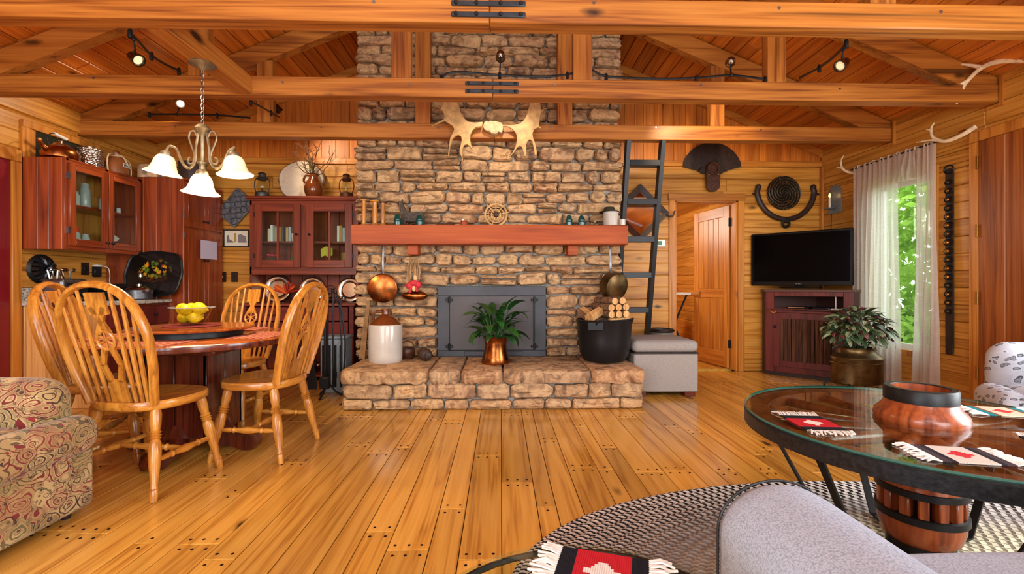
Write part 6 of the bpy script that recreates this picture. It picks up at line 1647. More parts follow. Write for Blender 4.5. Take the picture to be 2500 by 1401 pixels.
# curtains
sh = NT('sheer_cotton'); tr_ = sh.n('ShaderNodeBsdfTransparent'); tl = sh.n('ShaderNodeBsdfTranslucent'); df = sh.n('ShaderNodeBsdfDiffuse')
tl.inputs[0].default_value = lin((236, 232, 220)); df.inputs[0].default_value = lin((226, 216, 206))
vv = sh.coords(False); wv = sh.math('SINE', sh.math('MULTIPLY', sh.n_sepz(vv) if hasattr(sh, 'n_sepz') else sh.n_sep(vv), 330.0))
m1 = sh.n('ShaderNodeMixShader'); m1.inputs[0].default_value = .5; sh.l(df.outputs[0], m1.inputs[1]); sh.l(tl.outputs[0], m1.inputs[2])
m2 = sh.n('ShaderNodeMixShader'); sh.l(sh.math('ADD', sh.math('MULTIPLY', sh.noise(sh.mapped(vv, (30, 30, 160)), 1, 2), .3), .5), m2.inputs[0])
sh.l(tr_.outputs[0], m2.inputs[1]); sh.l(m1.outputs[0], m2.inputs[2]); sh.l(m2.outputs[0], sh.t.nodes['Material Output'].inputs[0])
def curtain(y0, y1, z0, z1, folds, label, seed, flare=0.0, group='sheer cotton curtain panels'):
    r_ = random.Random(seed); ph = r_.random()*6
    ym = (y0+y1)/2
    def fn(a, b):
        z = lerp(z1, z0, b); y = lerp(y0, y1, a); y = ym+(y-ym)*(1+flare*b*b)
        f_ = math.sin(2*PI*folds*a+ph+.6*math.sin(3*b+ph))+.4*math.sin(2*PI*folds*2.3*a+1.3*ph)
        amp = lerp(.012, .03, min(1, b*1.6))
        return (RXc-.004+f_*amp*.8-.01*b, y+.012*math.sin(5*b+a*9), z)
    t = MB().grid(fn, max(16, int(folds*9)), 30).obj('sheer_curtain', sh.m, None, smooth=180)
    tag(t, label, 'curtain', group)
curtain(4.27, 4.82, .02, 2.29, 9, 'wide white sheer curtain panel next to the television', 3, .06)
curtain(3.89, 4.07, .02, 2.29, 4, 'narrow white sheer curtain panel next to the bell strap', 4, .25)
curtain(4.06, 4.28, 2.0, 2.29, 4, 'short gathered strip of white curtain heading joining the two panels', 5, 0)
# garden outside the window
gl1 = leafmat('garden_leaf', (104, 150, 40), (176, 206, 84), .5)
tl_ = NT('garden_leaf_translucent'); a1 = tl_.n('ShaderNodeBsdfDiffuse'); a2 = tl_.n('ShaderNodeBsdfTranslucent'); mxx = tl_.n('ShaderNodeMixShader'); mxx.inputs[0].default_value = .45
cc1 = tl_.ramp(tl_.noise(tl_.coords(False), 3.0, 3), [(.3, (96, 140, 40)), (.6, (168, 200, 84)), (.8, (206, 222, 120))]); tl_.l(cc1, a1.inputs[0]); tl_.l(cc1, a2.inputs[0]); tl_.l(a1.outputs[0], mxx.inputs[1]); tl_.l(a2.outputs[0], mxx.inputs[2]); tl_.l(mxx.outputs[0], tl_.t.nodes['Material Output'].inputs[0])
r_ = random.Random(77)
def bush(name, label, c, rad, n, s):
    t = thing(name, label, 'shrub', (c[0], c[1], -.6))
    m = MB()
    for k in range(n):
        d = Vector((r_.gauss(0, 1), r_.gauss(0, 1), r_.gauss(0, 1))).normalized()
        q = Vector((c[0]*0+d.x*rad[0], d.y*rad[1], c[2]+.6+d.z*rad[2]))*1.0*1 + d*r_.uniform(-.2, .05)
        a = Vector((r_.gauss(0, 1), r_.gauss(0, 1), r_.gauss(0, 1))).normalized()*s*r_.uniform(.6, 1.3); b = a.cross(d); 
        if b.length < 1e-4: continue
        b = b.normalized()*s*.5
        m.add([q-a, q+b, q+a, q-b], [(0, 1, 2, 3)])
    o_ = m.obj('foliage', tl_.m, t, smooth=None, recalc=False); o_['kind'] = 'stuff'
    MB().tube([(0, 0, 0), (.05, 0, c[2]+.5)], .05, 8).obj('stem', BARK, t)
bush('garden_shrub', 'tall sunny green shrub seen through the curtained window', (6.3, 6.5, 1.5), (.9, 1.4, 1.5), 5000, .09)
bush('garden_shrub', 'low yellow-green shrub below the tall one outside the window', (5.5, 6.4, .1), (.55, 1.2, .6), 3500, .07)
struct(MB().box(4.1, 16, -4, 16, -.9, -.6).obj('lawn', plain('lawn_grass', (110, 140, 60), .9, nz=.3, nscale=3)))
# strap of sleigh bells
P = onX(2322, 405, XR)
bs = thing('bell_strap', 'black leather strap of brass sleigh bells hanging beside the plank door', 'bell strap', (XR-.006, P.y, P.z))
L = 1.6
MB().box(-.012, 0, -.036, .036, -L+.03, -.02, .003).obj('strap', M['leather'], bs)
MB().rbox(-.014, 0, -.034, .034, -L-.02, -L+.06, .006).obj('strap_tip', M['leather'], bs)
MB().tube([(-.015, .04*math.cos(a), -.03+.035*math.sin(a)) for a in [2*PI*k/16 for k in range(16)]], .007, 6, closed=True).obj('buckle', M['black'], bs)
for k in range(16):
    z = -.14-k*.074; r0 = .013+.007*math.sin(PI*k/15)
    MB().ball((-.012-r0*.8, .0, z), r0, 12, 8).obj('bell', M['brass'] if k % 3 else M['copperdark'], bs)
    MB().tube([(-.016, (r0+.022)*math.cos(a), z+(r0+.008)*math.sin(a)) for a in [2*PI*q/12 for q in range(12)]], .005, 5, closed=True).obj('bell_washer', M['black'], bs)
# antler on the side wall up by the truss
P = onX(2500, 150, XR)
au = thing('wall_antler', 'pale forked deer antler fixed high on the side wall by the truss', 'antler', (XR-.01, P.y, P.z))
antler([(0, -.02, .0), (-.12, .04, .02), (-.2, .1, -.0), (-.27, .16, -.1), (-.3, .2, -.24)], .022, .009, au, M['antler'], [[(-.19, .1, .0), (-.27, .16, .05), (-.32, .22, .08)], [(-.26, .15, -.08), (-.32, .2, -.11), (-.38, .24, -.12)], [(-.03, .0, .01), (-.06, -.02, .05), (-.06, -.02, .09)]])
# ottoman
ot = thing('ottoman', 'square grey fabric storage ottoman with tufted lid beside the hearth', 'ottoman', (1.53, 4.47, 0))
og = plain('ottoman_fabric', (158, 150, 144), .9, nz=.06, nscale=90, bump=.15)
MB().box(-.3, .3, -.27, .27, .045, .40, .012).obj('ottoman_body', og, ot)
MB().rbox(-.305, .305, -.275, .275, .41, .52, .045, 4, bulge=.012).obj('lid', og, ot, smooth=60)
MB().box(-.302, .302, -.272, .272, .398, .412).obj('lid_seam', M['leather'], ot)
for x in (-.1, .1):
    MB().tube([(x, -.25, .512), (x, 0, .527), (x, .25, .512)], .004, 6).obj('seam', plain('seam_grey', (120, 112, 106), .9), ot)
for y in (-.09, .09): MB().tube([(-.28, y, .512), (0, y, .527), (.28, y, .512)], .004, 6).obj('seam', plain('seam_grey', (120, 112, 106), .9), ot)
for sx in (-1, 1):
    for sy in (-1, 1): MB().box(sx*.23-.05, sx*.23+.05, sy*.2-.05, sy*.2+.05, 0, .047, .004).obj('foot', W['walnut'], ot)
P = onY(1615, 800, 5.2)
ppl = thing('enamel_pail', 'grey enamel milk pail with dark rim standing behind the ottoman', 'pail', (P.x, 5.2, 0))
MB().lathe([(.11, 0), (.12, .01), (.128, .5), (.13, .52)], seg=26).obj('pail_body', plain('grey_enamel', (118, 120, 118), .3, nz=.1), ppl)
MB().lathe([(.132, .5), (.138, .51), (.138, .53), (.128, .54), (.11, .535), (.1, .5)], seg=26, cap=(False, False)).obj('rim', M['leather'], ppl)
MB().tube(catmull([(-.13, 0, .5), (-.1, -.12, .53), (.0, -.15, .54), (.1, -.12, .53), (.13, 0, .5)], 5), .005).obj('bail', M['black'], ppl)
# table, cloth and stool in the room beyond
t = thing('work_table', 'white topped folding table in the room beyond the open door', 'table', (2.45, 6.62, 0))
MB().box(-.3, .24, -.3, .5, .90, .935, .006).obj('table_top', M['white'], t)
for sx in (-1, 1): MB().tube([(sx*.2, -.2, 0), (-sx*.18, -.2, .9)], .013).obj('leg', M['black'], t); MB().tube([(sx*.2, .3, 0), (-sx*.18, .3, .9)], .013).obj('leg', M['black'], t)
t = thing('folded_cloth', 'red and pink floral cloth on the white table in the room beyond', 'cloth', (2.42, 6.6, .936))
fcl = plain('red_floral_cloth', (190, 80, 70), .9, nz=.45, nscale=18)
MB().rbox(-.12, .12, -.12, .12, 0, .07, .03, 3, bulge=.01).obj('cloth_fold', fcl, t)
t = thing('laundry_bag', 'red patterned laundry bag under the white table', 'bag', (2.6, 7.45, 0))
MB().rbox(-.2, .2, -.15, .15, 0, .78, .1, 4, bulge=.03).obj('bag_body', plain('dark_red_print', (120, 50, 40), .9, nz=.6, nscale=12), t)
# plant in the copper boiler on its iron stand
pb = thing('boiler_plant', 'bushy variegated plant in an oval copper boiler on an iron stand', 'plant', (3.41, 4.31, 0))
MB(Matrix.Diagonal((1.15, .8, 1, 1))).lathe([(.19, .1), (.2, .11), (.2, .33), (.206, .34), (.2, .35), (.19, .36), (.15, .39), (.14, .43), (.145, .44), (.13, .43), (.0, .41)], seg=36, cap=(True, False)).obj('boiler', M['copperdark'], pb)
MB(Matrix.Diagonal((1.15, .8, 1, 1))).tube([(.203*math.cos(a), .203*math.sin(a), .3) for a in [2*PI*k/32 for k in range(32)]], .005, 6, closed=True).obj('boiler_bead', M['copperdark'], pb)
for sx in (-1, 1):
    for sy in (-1, 1):
        MB().tube(catmull([(sx*.14, sy*.1, .11), (sx*.18, sy*.13, .1), (sx*.21, sy*.15, .06), (sx*.2, sy*.15, .01), (sx*.23, sy*.17, .008)], 4), .009).obj('stand_leg', M['black'], pb)
MB().tube([(-.15, 0, .095), (.15, 0, .095)], .008).tube([(0, -.1, .095), (0, .1, .095)], .008).obj('stand_bar', M['black'], pb)
def vleaf(name, ca_, cb_, cedge):
    m = NT(name); v = m.coords(False); sx = m.n('ShaderNodeSeparateXYZ'); m.l(v, sx.inputs[0])
    y = m.math('ABSOLUTE', sx.outputs[1])
    c = m.ramp(m.math('MULTIPLY', y, 5.0), [(0, ca_), (.3, cb_), (.75, ca_), (1, cedge)])
    m.col(m.value(c, m.math('ADD', m.math('MULTIPLY', m.rand(), .6), .7))); m.set(rough=.4); return m.m
vm = [vleaf('leaf_dark_green', (36, 62, 38), (70, 100, 62), (120, 130, 96)), vleaf('leaf_pale_stripe', (88, 112, 70), (186, 194, 150), (60, 84, 50)), vleaf('leaf_burgundy', (84, 34, 38), (120, 60, 56), (54, 50, 34))]
lm3 = [leaf_mesh('leaf', q, 1, .52, 1.1, 4) for q in vm]
r_ = random.Random(31)
for k in range(298):
    a = r_.uniform(0, 2*PI); e = math.asin(r_.uniform(-.25, 1)); rad = Vector((.33, .27, .27))*r_.uniform(.6, .98)
    p = Vector((rad.x*math.cos(a)*math.cos(e), rad.y*math.sin(a)*math.cos(e), .58+rad.z*math.sin(e)))
    s = r_.uniform(.085, .13); right = math.cos(a) > .3
    me = lm3[2 if r_.random() < (.5 if right else .15) else (0 if r_.random() < .6 else 1)]
    inst(me, 'leaf', pb, T(*(p*.85+Vector((0, 0, .58*.15)))) @ RZ(a+r_.uniform(-.6, .6)) @ RY(-e*.7+r_.uniform(-.4, .4)) @ RX(r_.uniform(-.5, .5)) @ Matrix.Diagonal((s, s, s, 1)))
stm = MB()
for k in range(22): a = 2*PI*k/22; stm.tube(catmull([(.05*math.cos(a), .04*math.sin(a), .41), (.12*math.cos(a), .1*math.sin(a), .5), (.24*math.cos(a), .2*math.sin(a), .58+.15*math.sin(k))], 4), .004, 5)
stm.obj('stems', vm[0], pb)
# ================================================================== WAGON WHEEL TABLE, RUG, FOREGROUND
RC, RA, RB = Vector((1.62, 1.5, 0)), 1.6, .86
def rug_mat():
    m = NT('braided_rug'); uv = m.n('ShaderNodeUVMap').outputs[0]; s = m.n('ShaderNodeSeparateXYZ'); m.l(uv, s.inputs[0]); U, V = s.outputs[0], s.outputs[1]
    ring = m.math('FLOOR', V); fr_ = m.math('FRACT', V)
    side = m.math('GREATER_THAN', fr_, .5)
    ph = m.math('ADD', m.math('MULTIPLY', U, 1.0), m.math('MULTIPLY', side, .5))
    ph = m.math('ADD', ph, m.math('MULTIPLY', m.math('ABSOLUTE', m.math('SUBTRACT', fr_, .5)), .9))
    ph = m.math('ADD', ph, m.math('MULTIPLY', ring, .37))
    k = m.math('FRACT', ph); seg = m.math('FLOOR', ph)
    rv = m.n('ShaderNodeTexWhiteNoise', noise_dimensions='2D'); cb = m.n('ShaderNodeCombineXYZ'); m.l(seg, cb.inputs[0]); m.l(m.math('FLOOR', m.math('MULTIPLY', V, 2.0)), cb.inputs[1]); m.l(cb.outputs[0], rv.inputs['Vector'])
    q = m.math('DIVIDE', V, 28.0)
    dk = m.ramp(q, [(0, (150, 140, 116)), (.42, (126, 116, 98)), (.62, (104, 98, 94)), (.8, (40, 38, 40)), (1, (22, 22, 24))])
    lt = m.ramp(q, [(0, (206, 196, 168)), (.45, (196, 186, 158)), (.65, (160, 152, 146)), (.8, (190, 184, 178)), (1, (214, 208, 202))])
    c = m.mix(m.math('LESS_THAN', k, .45), lt, dk)
    c = m.value(c, m.math('ADD', m.math('MULTIPLY', rv.outputs['Value'], .3), .85))
    m.col(c); m.set(rough=.95, spec=.1)
    m.bump(m.math('SINE', m.math('MULTIPLY', k, PI)), .6, .006); return m.m
NR = 28; NS = 220
vs = []; fs = []; uvs = []
for i in range(NR*4+1):
    v = i/4; q = max(.002, v/NR); fr_ = v-math.floor(v)
    z = .002+.011*math.sqrt(max(0, math.sin(PI*fr_))) if i < NR*4 else .0
    for k in range(NS):
        a = 2*PI*k/NS; vs.append((RA*q*math.cos(a) if q > .3 else (RA-RB)*1.0*math.cos(a)*min(1, q/.3)*0+RA*q*math.cos(a), RB*q*math.sin(a), z))
rm_ = bpy.data.meshes.new('braided_rug')
for i in range(NR*4):
    for k in range(NS): fs.append((i*NS+k, i*NS+(k+1) % NS, (i+1)*NS+(k+1) % NS, (i+1)*NS+k))
rm_.from_pydata(vs, [], fs)
uvl = rm_.uv_layers.new(name='UVMap'); li = 0
for i in range(NR*4):
    v0, v1 = i/4+1e-4, (i+1)/4-1e-4
    n0 = max(4, round(2*PI*math.sqrt((RA**2+RB**2)/2)*((int(i/4)+.5)/NR)/.034))
    for k in range(NS):
        for (kk, vv_) in ((k, v0), (k+1, v0), (k+1, v1), (k, v1)):
            uvl.data[li].uv = (kk/NS*n0, vv_); li += 1
rm_.materials.append(rug_mat()); rm_.polygons.foreach_set('use_smooth', [True]*len(rm_.polygons))
rg = bpy.data.objects.new('braided_rug', rm_); C.objects.link(rg); rg.location = RC
tag(rg, 'oval braided rug in black, grey and beige under the wheel table', 'rug')

WC, WR, GZ = Vector((1.59, 1.70, .0135)), .588, .523
wt_ = thing('wagon_wheel_table', 'glass-topped coffee table made from an old wagon wheel and hub', 'coffee table', WC)
g0 = GZ-.0135
MB().lathe([(WR-.002, g0-.07), (WR+.008, g0-.066), (WR+.008, g0-.018), (WR-.002, g0-.012)], seg=72, cap=(False, False)).obj('iron_tyre', plain('black_tyre', (28, 29, 31), .45, nz=.5, nscale=70, bump=.25), wt_)
for k in range(7):
    a0, a1 = 2*PI*k/7+.006, 2*PI*(k+1)/7-.006; n = 10; vs = []; fs = []
    for i in range(n+1):
        a = lerp(a0, a1, i/n)
        for r0, z in ((WR-.085, g0-.064), (WR-.002, g0-.064), (WR-.002, g0-.014), (WR-.085, g0-.014)): vs.append((r0*math.cos(a), r0*math.sin(a), z))
    for i in range(n):
        for j in range(4): fs.append((i*4+j, i*4+(j+1) % 4, (i+1)*4+(j+1) % 4, (i+1)*4+j))
    fs += [(3, 2, 1, 0), (n*4, n*4+1, n*4+2, n*4+3)]
    MB().add(vs, fs).obj('felloe', W['wheel'], wt_, smooth=30)
for k in range(14):
    a = 2*PI*(k+.5)/14; q = RZ(a)
    MB(q).tube([(.11, 0, g0-.05), (.2, 0, g0-.048), (.4, 0, g0-.046), (WR-.08, 0, g0-.046)], [.024, .026, .021, .023], 10).obj('spoke', W['wheel'], wt_)
MB().lathe([(.14, g0-.012), (WR+.002, g0-.012), (WR+.006, g0-.006), (WR+.002, g0), (.14, g0)], seg=80, cap=(False, False)).obj('glass_top', M['tabletop_glass'], wt_)
MB().lathe([(WR+.0025, g0-.0115), (WR+.0075, g0-.006), (WR+.0025, g0-.0005)], seg=80, cap=(False, False)).obj('glass_edge', plain('green_glass_edge', (60, 110, 100), .1), wt_)
# hub above and below the glass
MB().lathe([(.125, g0-.03), (.138, g0-.008), (.143, g0+.012), (.138, g0+.03), (.115, g0+.055), (.105, g0+.078)], seg=40, cap=(False, False)).obj('hub_collar', W['wheel'], wt_)
MB().lathe([(.104, g0+.072), (.111, g0+.074), (.111, g0+.118), (.107, g0+.123), (.088, g0+.123), (.086, g0+.12)], seg=40, cap=(False, False)).obj('hub_band', M['black'], wt_)
MB().lathe([(.088, g0+.122), (.085, g0+.05), (.05, g0+.04), (.0, g0+.04)], seg=32, cap=(False, False)).obj('hub_bore', W['wheel'], wt_)
MB().lathe([(.1, g0-.15), (.104, g0-.14), (.106, g0-.09), (.112, g0-.02)], seg=36, cap=(False, False)).obj('hub_band', M['black'], wt_)
MB().lathe([(.1, g0-.145), (.12, g0-.165), (.133, g0-.19), (.134, .27), (.134, .268)], seg=36, cap=(False, False)).obj('hub_shoulder', W['wheel'], wt_)
for z0 in (.15, .245): MB().lathe([(.13, z0), (.139, z0+.003), (.139, z0+.026), (.13, z0+.03)], seg=40, cap=(False, False)).obj('hub_band', M['black'], wt_)
MB().lathe([(.09, .15), (.09, .27)], seg=30, cap=(False, False)).obj('hub_core', M['dark'], wt_)
for k in range(14):
    a = 2*PI*k/14; MB(RZ(a)).box(.085, .13, -.0155, .0155, .17, .25, .004).obj('mortise_block', W['wheel'], wt_)
MB().lathe([(.131, .155), (.13, .12), (.118, .08), (.1, .06)], seg=36, cap=(False, False)).obj('hub_shoulder', W['wheel'], wt_)
MB().lathe([(.098, .0), (.103, .01), (.103, .06), (.09, .065)], seg=36).obj('hub_foot', M['black'], wt_)
for k in range(6):
    a = 2*PI*k/6+R(18); q = RZ(a)
    MB(q).tube([(.53, 0, g0-.082), (.3, 0, .008), (.1, 0, .008)], .014, 4, flat=(.45, 1.4)).obj('leg', M['black'], wt_)
# woven coasters
def coaster_mat(name, c_bg, c_mid, c_pat, c_bar):
    m = NT(name); v = m.coords(False); s = m.n('ShaderNodeSeparateXYZ'); m.l(v, s.inputs[0]); X, Y = s.outputs[0], s.outputs[1]
    ax = m.math('ABSOLUTE', X); ay = m.math('ABSOLUTE', Y)
    st_ = m.math('FLOOR', m.math('MULTIPLY', ay, 130.0))
    dd = m.math('ADD', m.math('MULTIPLY', ax, 1.0), m.math('MULTIPLY', st_, .0075))
    zig = m.math('ADD', dd, m.math('MULTIPLY', m.math('PINGPONG', m.math('MULTIPLY', st_, .37), .5), .016))
    c = m.mix(m.math('LESS_THAN', zig, .034), c_mid, c_pat)
    c = m.mix(m.math('GREATER_THAN', ax, .052), c, c_bar)
    c = m.mix(m.math('GREATER_THAN', ax, .068), c, c_bg)
    n = m.noise(m.mapped(v, (60, 400, 1)), 1, 2)
    m.col(m.value(c, m.math('ADD', m.math('MULTIPLY', n, .3), .85))); m.set(rough=.95, spec=.1); m.bump(m.math('SINE', m.math('MULTIPLY', X, 1500)), .4, .002); return m.m
CM = [coaster_mat('woven_red_black', (30, 30, 36), (184, 34, 44), (224, 214, 204), (30, 30, 36)), coaster_mat('woven_cream_grey', (70, 58, 62), (206, 198, 188), (196, 50, 56), (40, 36, 44)), coaster_mat('woven_teal_cream', (30, 130, 140), (214, 196, 170), (196, 60, 60), (120, 90, 70))]
def coaster(x, y, z, rz, cm, label, s=1.0):
    t = thing('woven_mat', label, 'woven mat', (x, y, z), rz, 'small fringed woven mats')
    MB().box(-.08*s, .08*s, -.062*s, .062*s, 0, .004, .001).obj('woven_cloth', cm, t)
    f_ = MB(); r_ = random.Random(x*100)
    for sx in (-1, 1):
        for k in range(20):
            y0 = (-.06+k*.0063)*s; L = r_.uniform(.03, .05)*s
            f_.tube([(sx*.079*s, y0, .002), (sx*(.079*s+L*.5), y0+r_.uniform(-.004, .004), r_.uniform(.004, .01)), (sx*(.079*s+L), y0+r_.uniform(-.012, .012), .003)], .0024*s, 5)
    f_.obj('fringe', M['linen'], t)['kind'] = 'stuff'
gz = GZ+.0005
for (px, py), a_, cm_i, lb in (((1985, 1034), 84, 0, 'small red and black woven mat with white fringe on the glass table'), ((2345, 1112), -12, 1, 'small cream and grey woven mat with red motif on the glass table'),
                               ((2448, 1006), -14, 2, 'small teal and cream woven mat with red motif on the glass table'), ((2600, 1095), 60, 0, 'second red and black woven mat on the glass table, beside the teal one')):
    q = onZ(px, py, gz); coaster(q.x, q.y, gz, R(a_), CM[cm_i], lb, 1.15)

# small glass side table at the front with its own mat
st2 = thing('glass_side_table', 'small round glass side table on iron legs at the rug edge', 'side table', (.14, .64, 0))
MB().lathe([(0, .488), (.298, .488), (.302, .494), (.298, .5), (0, .5)], seg=60, cap=(False, False)).obj('glass_top', M['tabletop_glass'], st2)
MB().tube([(.303*math.cos(a), .303*math.sin(a), .482) for a in [2*PI*k/48 for k in range(48)]], .006, 6, closed=True).obj('rim', M['black'], st2)
for a in (45, 135, 225, 315): MB().tube([(.29*math.cos(R(a)), .29*math.sin(R(a)), .48), (.22*math.cos(R(a)), .22*math.sin(R(a)), .0)], .008).obj('leg', M['black'], st2)
coaster(.185, .835, .501, R(-18), CM[0], 'red and black woven mat with white motif on the small side table', 1.05)

# grey upholstered chair in front
gc = thing('grey_armchair', 'pale grey woven armchair with dark piping in front of the wheel table', 'armchair', (1.0, .62, .0136))
def armshape(x0, x1, y0, y1, z1):
    m = MB(); n = 24; vs = []; fs = []
    prof = []
    for k in range(n+1):
        a = PI*k/n; prof.append(((x0+x1)/2-(x1-x0)/2*math.cos(a), z1-(x1-x0)/2*.85+(x1-x0)/2*.85*math.sin(a)))
    prof = [(x0, .12)]+prof+[(x1, .12)]; N = len(prof); cx = (x0+x1)/2; cz = z1-.2
    secs = [(y0, 1.0), (y1-.07, 1.0), (y1-.035, .985), (y1-.012, .94), (y1, .86)]
    for y, s in secs:
        for x, z in prof: vs.append((cx+(x-cx)*s, y, z if z < .13 else cz+(z-cz)*s))
    for i in range(len(secs)-1):
        for k in range(N-1): fs.append((i*N+k, i*N+k+1, (i+1)*N+k+1, (i+1)*N+k))
    fs.append([(len(secs)-1)*N+k for k in range(N)]); fs.append(list(range(N))[::-1])
    return m.add(vs, fs), prof
for sx in (-1, 1):
    x0, x1 = (-.52, -.26) if sx < 0 else (.26, .52)
    m, prof = armshape(x0, x1, -.42, .40, .585)
    m.obj('arm', GREY, gc, smooth=60)
    cxp = (x0+x1)/2
    MB().tube([(cxp+(x-cxp)*.99, .385, z if z < .13 else .385+(z-.385)*.99) for x, z in prof], .0028, 6).obj('piping', M['blackpaint'], gc)
MB().rbox(-.27, .27, -.4, .36, .12, .45, .05, 4, bulge=.02).obj('seat_cushion', GREY, gc, smooth=60)
MB().rbox(-.5, .5, -.55, -.36, .12, .9, .09, 4, bulge=.02).obj('backrest', GREY, gc, smooth=60)
for sx in (-1, 1):
    for sy in (-.45, .32): MB().lathe([(.018, 0), (.025, .12)], (sx*.42, sy, 0), 12).obj('leg', W['walnut'], gc)

# ================================================================== LIGHT FITTINGS
def point(name, loc, power, col=(1, .78, .5), size=.04):
    l = bpy.data.lights.new(name, 'POINT'); l.energy = power; l.color = col; l.shadow_soft_size = size
    o = bpy.data.objects.new(name, l); o.location = loc; C.objects.link(o); return o
def spot(name, loc, target, power, ang=60, col=(1, .8, .55), blend=.6, size=.03):
    l = bpy.data.lights.new(name, 'SPOT'); l.energy = power; l.color = col; l.spot_size = R(ang); l.spot_blend = blend; l.shadow_soft_size = size
    o = bpy.data.objects.new(name, l); o.location = loc; o.rotation_euler = (Vector(target)-Vector(loc)).to_track_quat('-Z', 'Y').to_euler(); C.objects.link(o); return o
# chandelier
CP = Vector((-1.91, 2.99, 2.452))
cn = thing('chandelier', 'three-light bronze scroll chandelier with frosted bell shades over the table', 'chandelier', CP)
BR = plain('antique_bronze', (150, 136, 108), .38, metal=.75, nz=.15, nscale=20)
MB().lathe([(.075, 0), (.08, -.008), (.06, -.018), (.03, -.03), (.012, -.045), (0, -.046)], seg=28, cap=(True, False)).obj('canopy', BR, cn)
for k in range(13):
    z = -.05-k*.026; m = MB(T(0, 0, z) @ RZ(R(90*(k % 2)))); m.tube([(.009*math.cos(a), 0, .017*math.sin(a)-.012) for a in [2*PI*q/12 for q in range(12)]], .0028, 5, closed=True); m.obj('chain_link', M['steel'], cn)
Z0 = -.385
MB().lathe([(.006, Z0), (.03, Z0-.01), (.045, Z0-.03), (.05, Z0-.035), (.035, Z0-.05), (.02, Z0-.07), (.012, Z0-.08), (.012, Z0-.24), (.03, Z0-.25), (.03, Z0-.255), (.018, Z0-.265), (.02, Z0-.31), (.014, Z0-.33)], seg=20).obj('column', BR, cn)
SHD = NT('frosted_shade'); SHD.col((240, 228, 196)); SHD.b.inputs['Emission Color'].default_value = lin((255, 226, 170)); SHD.b.inputs['Emission Strength'].default_value = .25; SHD.set(rough=.5)
arms = [(-148, .29), (-20, .27), (-95, .10)]
for i, (a, L) in enumerate(((180, .22), (5, .18), (-60, .05))):
    q = RZ(R(a))
    m = MB(q)
    if i < 2:
        zz = 0
        m.tube(catmull([(.022, 0, Z0-.05), (.04, 0, Z0-.15), (.045, 0, Z0-.24), (.08, 0, Z0-.285), (.12, 0, Z0-.26), (.16, 0, Z0-.17), (.2, 0, Z0-.145), (L, 0, Z0-.16), (L+.01, 0, Z0-.19)] if i < 2 else [(.02, 0, Z0-.05), (.05, 0, Z0-.16), (.06, 0, Z0-.26), (.09, 0, Z0-.29), (L, 0, Z0-.27), (L+.01, 0, Z0-.25)], 5), .009, 8)
        arm = m.obj('arm', BR, cn)
        m = MB(q); m.tube(catmull([(.03, 0, Z0-.09), (.05, 0, Z0-.05), (.075, 0, Z0-.055), (.085, 0, Z0-.09), (.07, 0, Z0-.14), (.05, 0, Z0-.2), (.06, 0, Z0-.25), (.085, 0, Z0-.255), (.09, 0, Z0-.225), (.075, 0, Z0-.215)], 5), .006, 8); m.obj('scroll', BR, arm)
    hx, hz = L+.01, (Z0-.2 if i < 2 else Z0-.335)
    px, py = hx*math.cos(R(a)), hx*math.sin(R(a))
    tl_ = 10 if i == 0 else (-4 if i == 1 else 4)
    Ms = T(px, py, hz) @ RY(R(tl_))
    MB(Ms).lathe([(.012, .03), (.03, .02), (.036, .0), (.034, -.008)], seg=18).obj('shade_cap', BR, cn)
    sd = MB(Ms).lathe([(.03, -.002), (.045, -.012), (.058, -.035), (.066, -.07), (.078, -.1), (.102, -.118), (.108, -.122), (.104, -.124), (.076, -.104), (.062, -.07), (.054, -.035), (.03, -.008)], seg=32, cap=(False, False)).obj('shade', SHD.m, cn)
    o_ = MB(Ms).ball((0, 0, -.06), (.022, .022, .03), 10, 8).obj('bulb', emit('bulb_glow', (255, 230, 180), 5), cn)
    point('chandelier_bulb', tuple(CP+(Ms @ Vector((0, 0, -.135)))), 6, (1, .82, .58), .05)
# flexible track lights
def head(parent, p, aim, lit):
    p = Vector(p); d = Vector(aim).normalized(); q = d.to_track_quat('Z', 'Y').to_matrix().to_4x4()
    ch_ = plain('smoked_chrome', (120, 108, 96), .15, metal=1)
    h = MB(T(*p) @ q).lathe([(.008, -.06), (.028, -.05), (.036, -.02), (.034, .005), (.038, .012), (.03, .012), (.024, .0)], seg=18, cap=(True, False)).obj('lamp_head', ch_, parent)
    MB(T(*p) @ q).lathe([(.026, .002), (.0, .004)], seg=16, cap=(False, False)).obj('lens', emit('lamp_lens', (255, 226, 180), 10 if lit else 0.25), h)
    return p, d
def track(label, pts, heads, power=20):
    t = thing('track_light', label, 'track light', pts[0], 0, 'flexible track lights on the trusses'); o0 = Vector(pts[0])
    L = [Vector(p)-o0 for p in pts]
    MB().tube(catmull(L, 5), .009, 6, flat=(1, .6)).obj('track', M['black'], t)
    for i in range(0, len(L), 2): MB().lathe([(.012, -.03), (.012, .012), (.008, .02)], L[i], 8).obj('standoff', M['black'], t)
    for at, p, aim, lit in heads:
        at, p = Vector(at)-o0, Vector(p)-o0
        MB().tube([at, at.lerp(p, .5), p-Vector(aim).normalized()*.05], .006, 6).ball(at, .014, 8, 6).obj('stem', M['black'], t)
        head(t, p, aim, lit)
    return t
def q2(x, y, Y): return tuple(onY(x, y, Y))
track('long wavy black track with two chrome spots along the middle truss', [q2(1078, 190, 3.5), q2(1110, 176, 3.5), q2(1220, 183, 3.5), q2(1320, 187, 3.5), q2(1385, 182, 3.5), q2(1440, 170, 3.5), q2(1480, 186, 3.5), q2(1600, 192, 3.5), q2(1700, 190, 3.5), q2(1785, 184, 3.5), q2(1868, 193, 3.5)],
      [(q2(1220, 183, 3.5), q2(1222, 140, 3.56), (.0, 1, -.12), False), (q2(1785, 184, 3.5), q2(1783, 152, 3.54), (.4, 1, .15), True)])
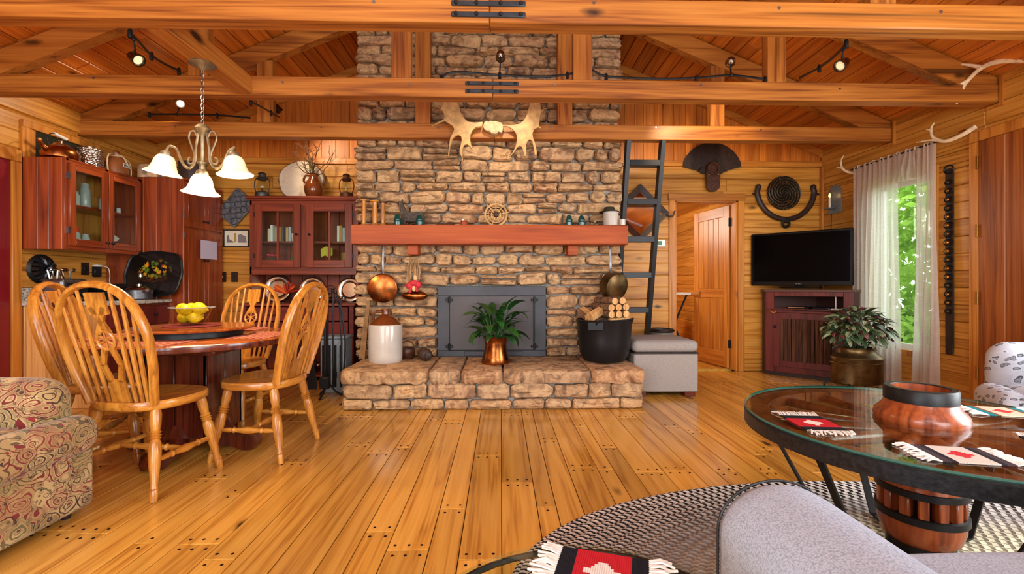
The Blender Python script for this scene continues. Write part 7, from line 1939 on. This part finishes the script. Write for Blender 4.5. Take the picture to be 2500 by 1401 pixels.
track('short black track with a chrome spot slung between trusses near the chandelier', [q2(318, 80, 2.62), q2(338, 100, 2.75), q2(370, 135, 3.0), q2(405, 158, 3.25), q2(437, 172, 3.46)], [(q2(325, 95, 2.7), q2(336, 146, 2.75), (.8, -.2, -.55), False)])
track('short black track with a chrome spot slung between trusses above the television side', [q2(2066, 105, 2.62), q2(2040, 135, 2.8), q2(2000, 165, 3.1), q2(1952, 190, 3.46)], [(q2(2060, 118, 2.7), q2(2052, 160, 2.75), (-.7, -.2, -.5), False)])
track('straight black track with a lit spot behind the chandelier', [q2(365, 279, 4.47), q2(440, 279, 4.47), q2(530, 281, 4.47), q2(612, 288, 4.47)], [(q2(432, 279, 4.47), q2(441, 253, 4.45), (.25, -.5, -.2), True)])
track('short black track running to the farthest truss beside the hutch branches', [q2(612, 248, 3.58), q2(640, 262, 3.95), q2(662, 275, 4.35), q2(682, 286, 4.64)], [(q2(672, 280, 4.6), q2(680, 268, 4.63), (.2, 1, -.4), True)])
# light of the spots
spot('spot_chimney', q2(1222, 140, 3.62), (.0, 4.6, 2.0), 19, 70)
spot('spot_plaque', q2(1783, 152, 3.6), (2.2, 5.4, 2.0), 34, 75)
spot('spot_hutch', q2(680, 268, 4.70), (-1.75, 5.4, 2.25), 20, 85)
spot('spot_left', q2(336, 146, 2.80), (-1.0, 3.3, .6), 20, 80)
spot('spot_right', q2(2052, 160, 2.80), (1.0, 2.2, 0), 20, 80)
spot('spot_lit', q2(441, 253, 4.40), (-3.7, 3.6, 2.0), 16, 110)
# labels for the room itself
for o in C.objects:
    if o.parent is None and o.get('kind') == 'structure' and 'label' not in o:
        nm = o.name
        o['label'] = {'floor': 'honey pine plank floor with dark pegs', 'ceiling': 'sloped ceiling of orange pine boards', 'wall_back': 'back wall of pine boards behind the chimney', 'wall_right': 'pine board wall with the curtained window', 'wall_left': 'pine board wall behind the kitchen cabinet', 'wall_front': 'pine wall with big windows facing the chimney',
                      'window_1': 'tall narrow window behind the sheer curtains', 'window_2': 'small high window behind the copper kettle', 'door_1': 'pine door casing around the open doorway', 'door_2': 'dark red door with pine casing next to the kitchen', 'door_3': 'knotty plank door with brass hinges beside the bell strap',
                      'wall_beyond_side': 'pine board side wall of the room beyond the doorway', 'wall_beyond_end': 'pine end wall of the room beyond the doorway', 'wall_beyond_inner': 'pine inner wall of the room beyond the doorway', 'floor_beyond': 'plank floor of the room beyond the doorway', 'ceiling_beyond': 'pine ceiling of the room beyond the doorway', 'lawn': 'green lawn outside the window'}.get(nm, 'pine trim board fixed to the wall')
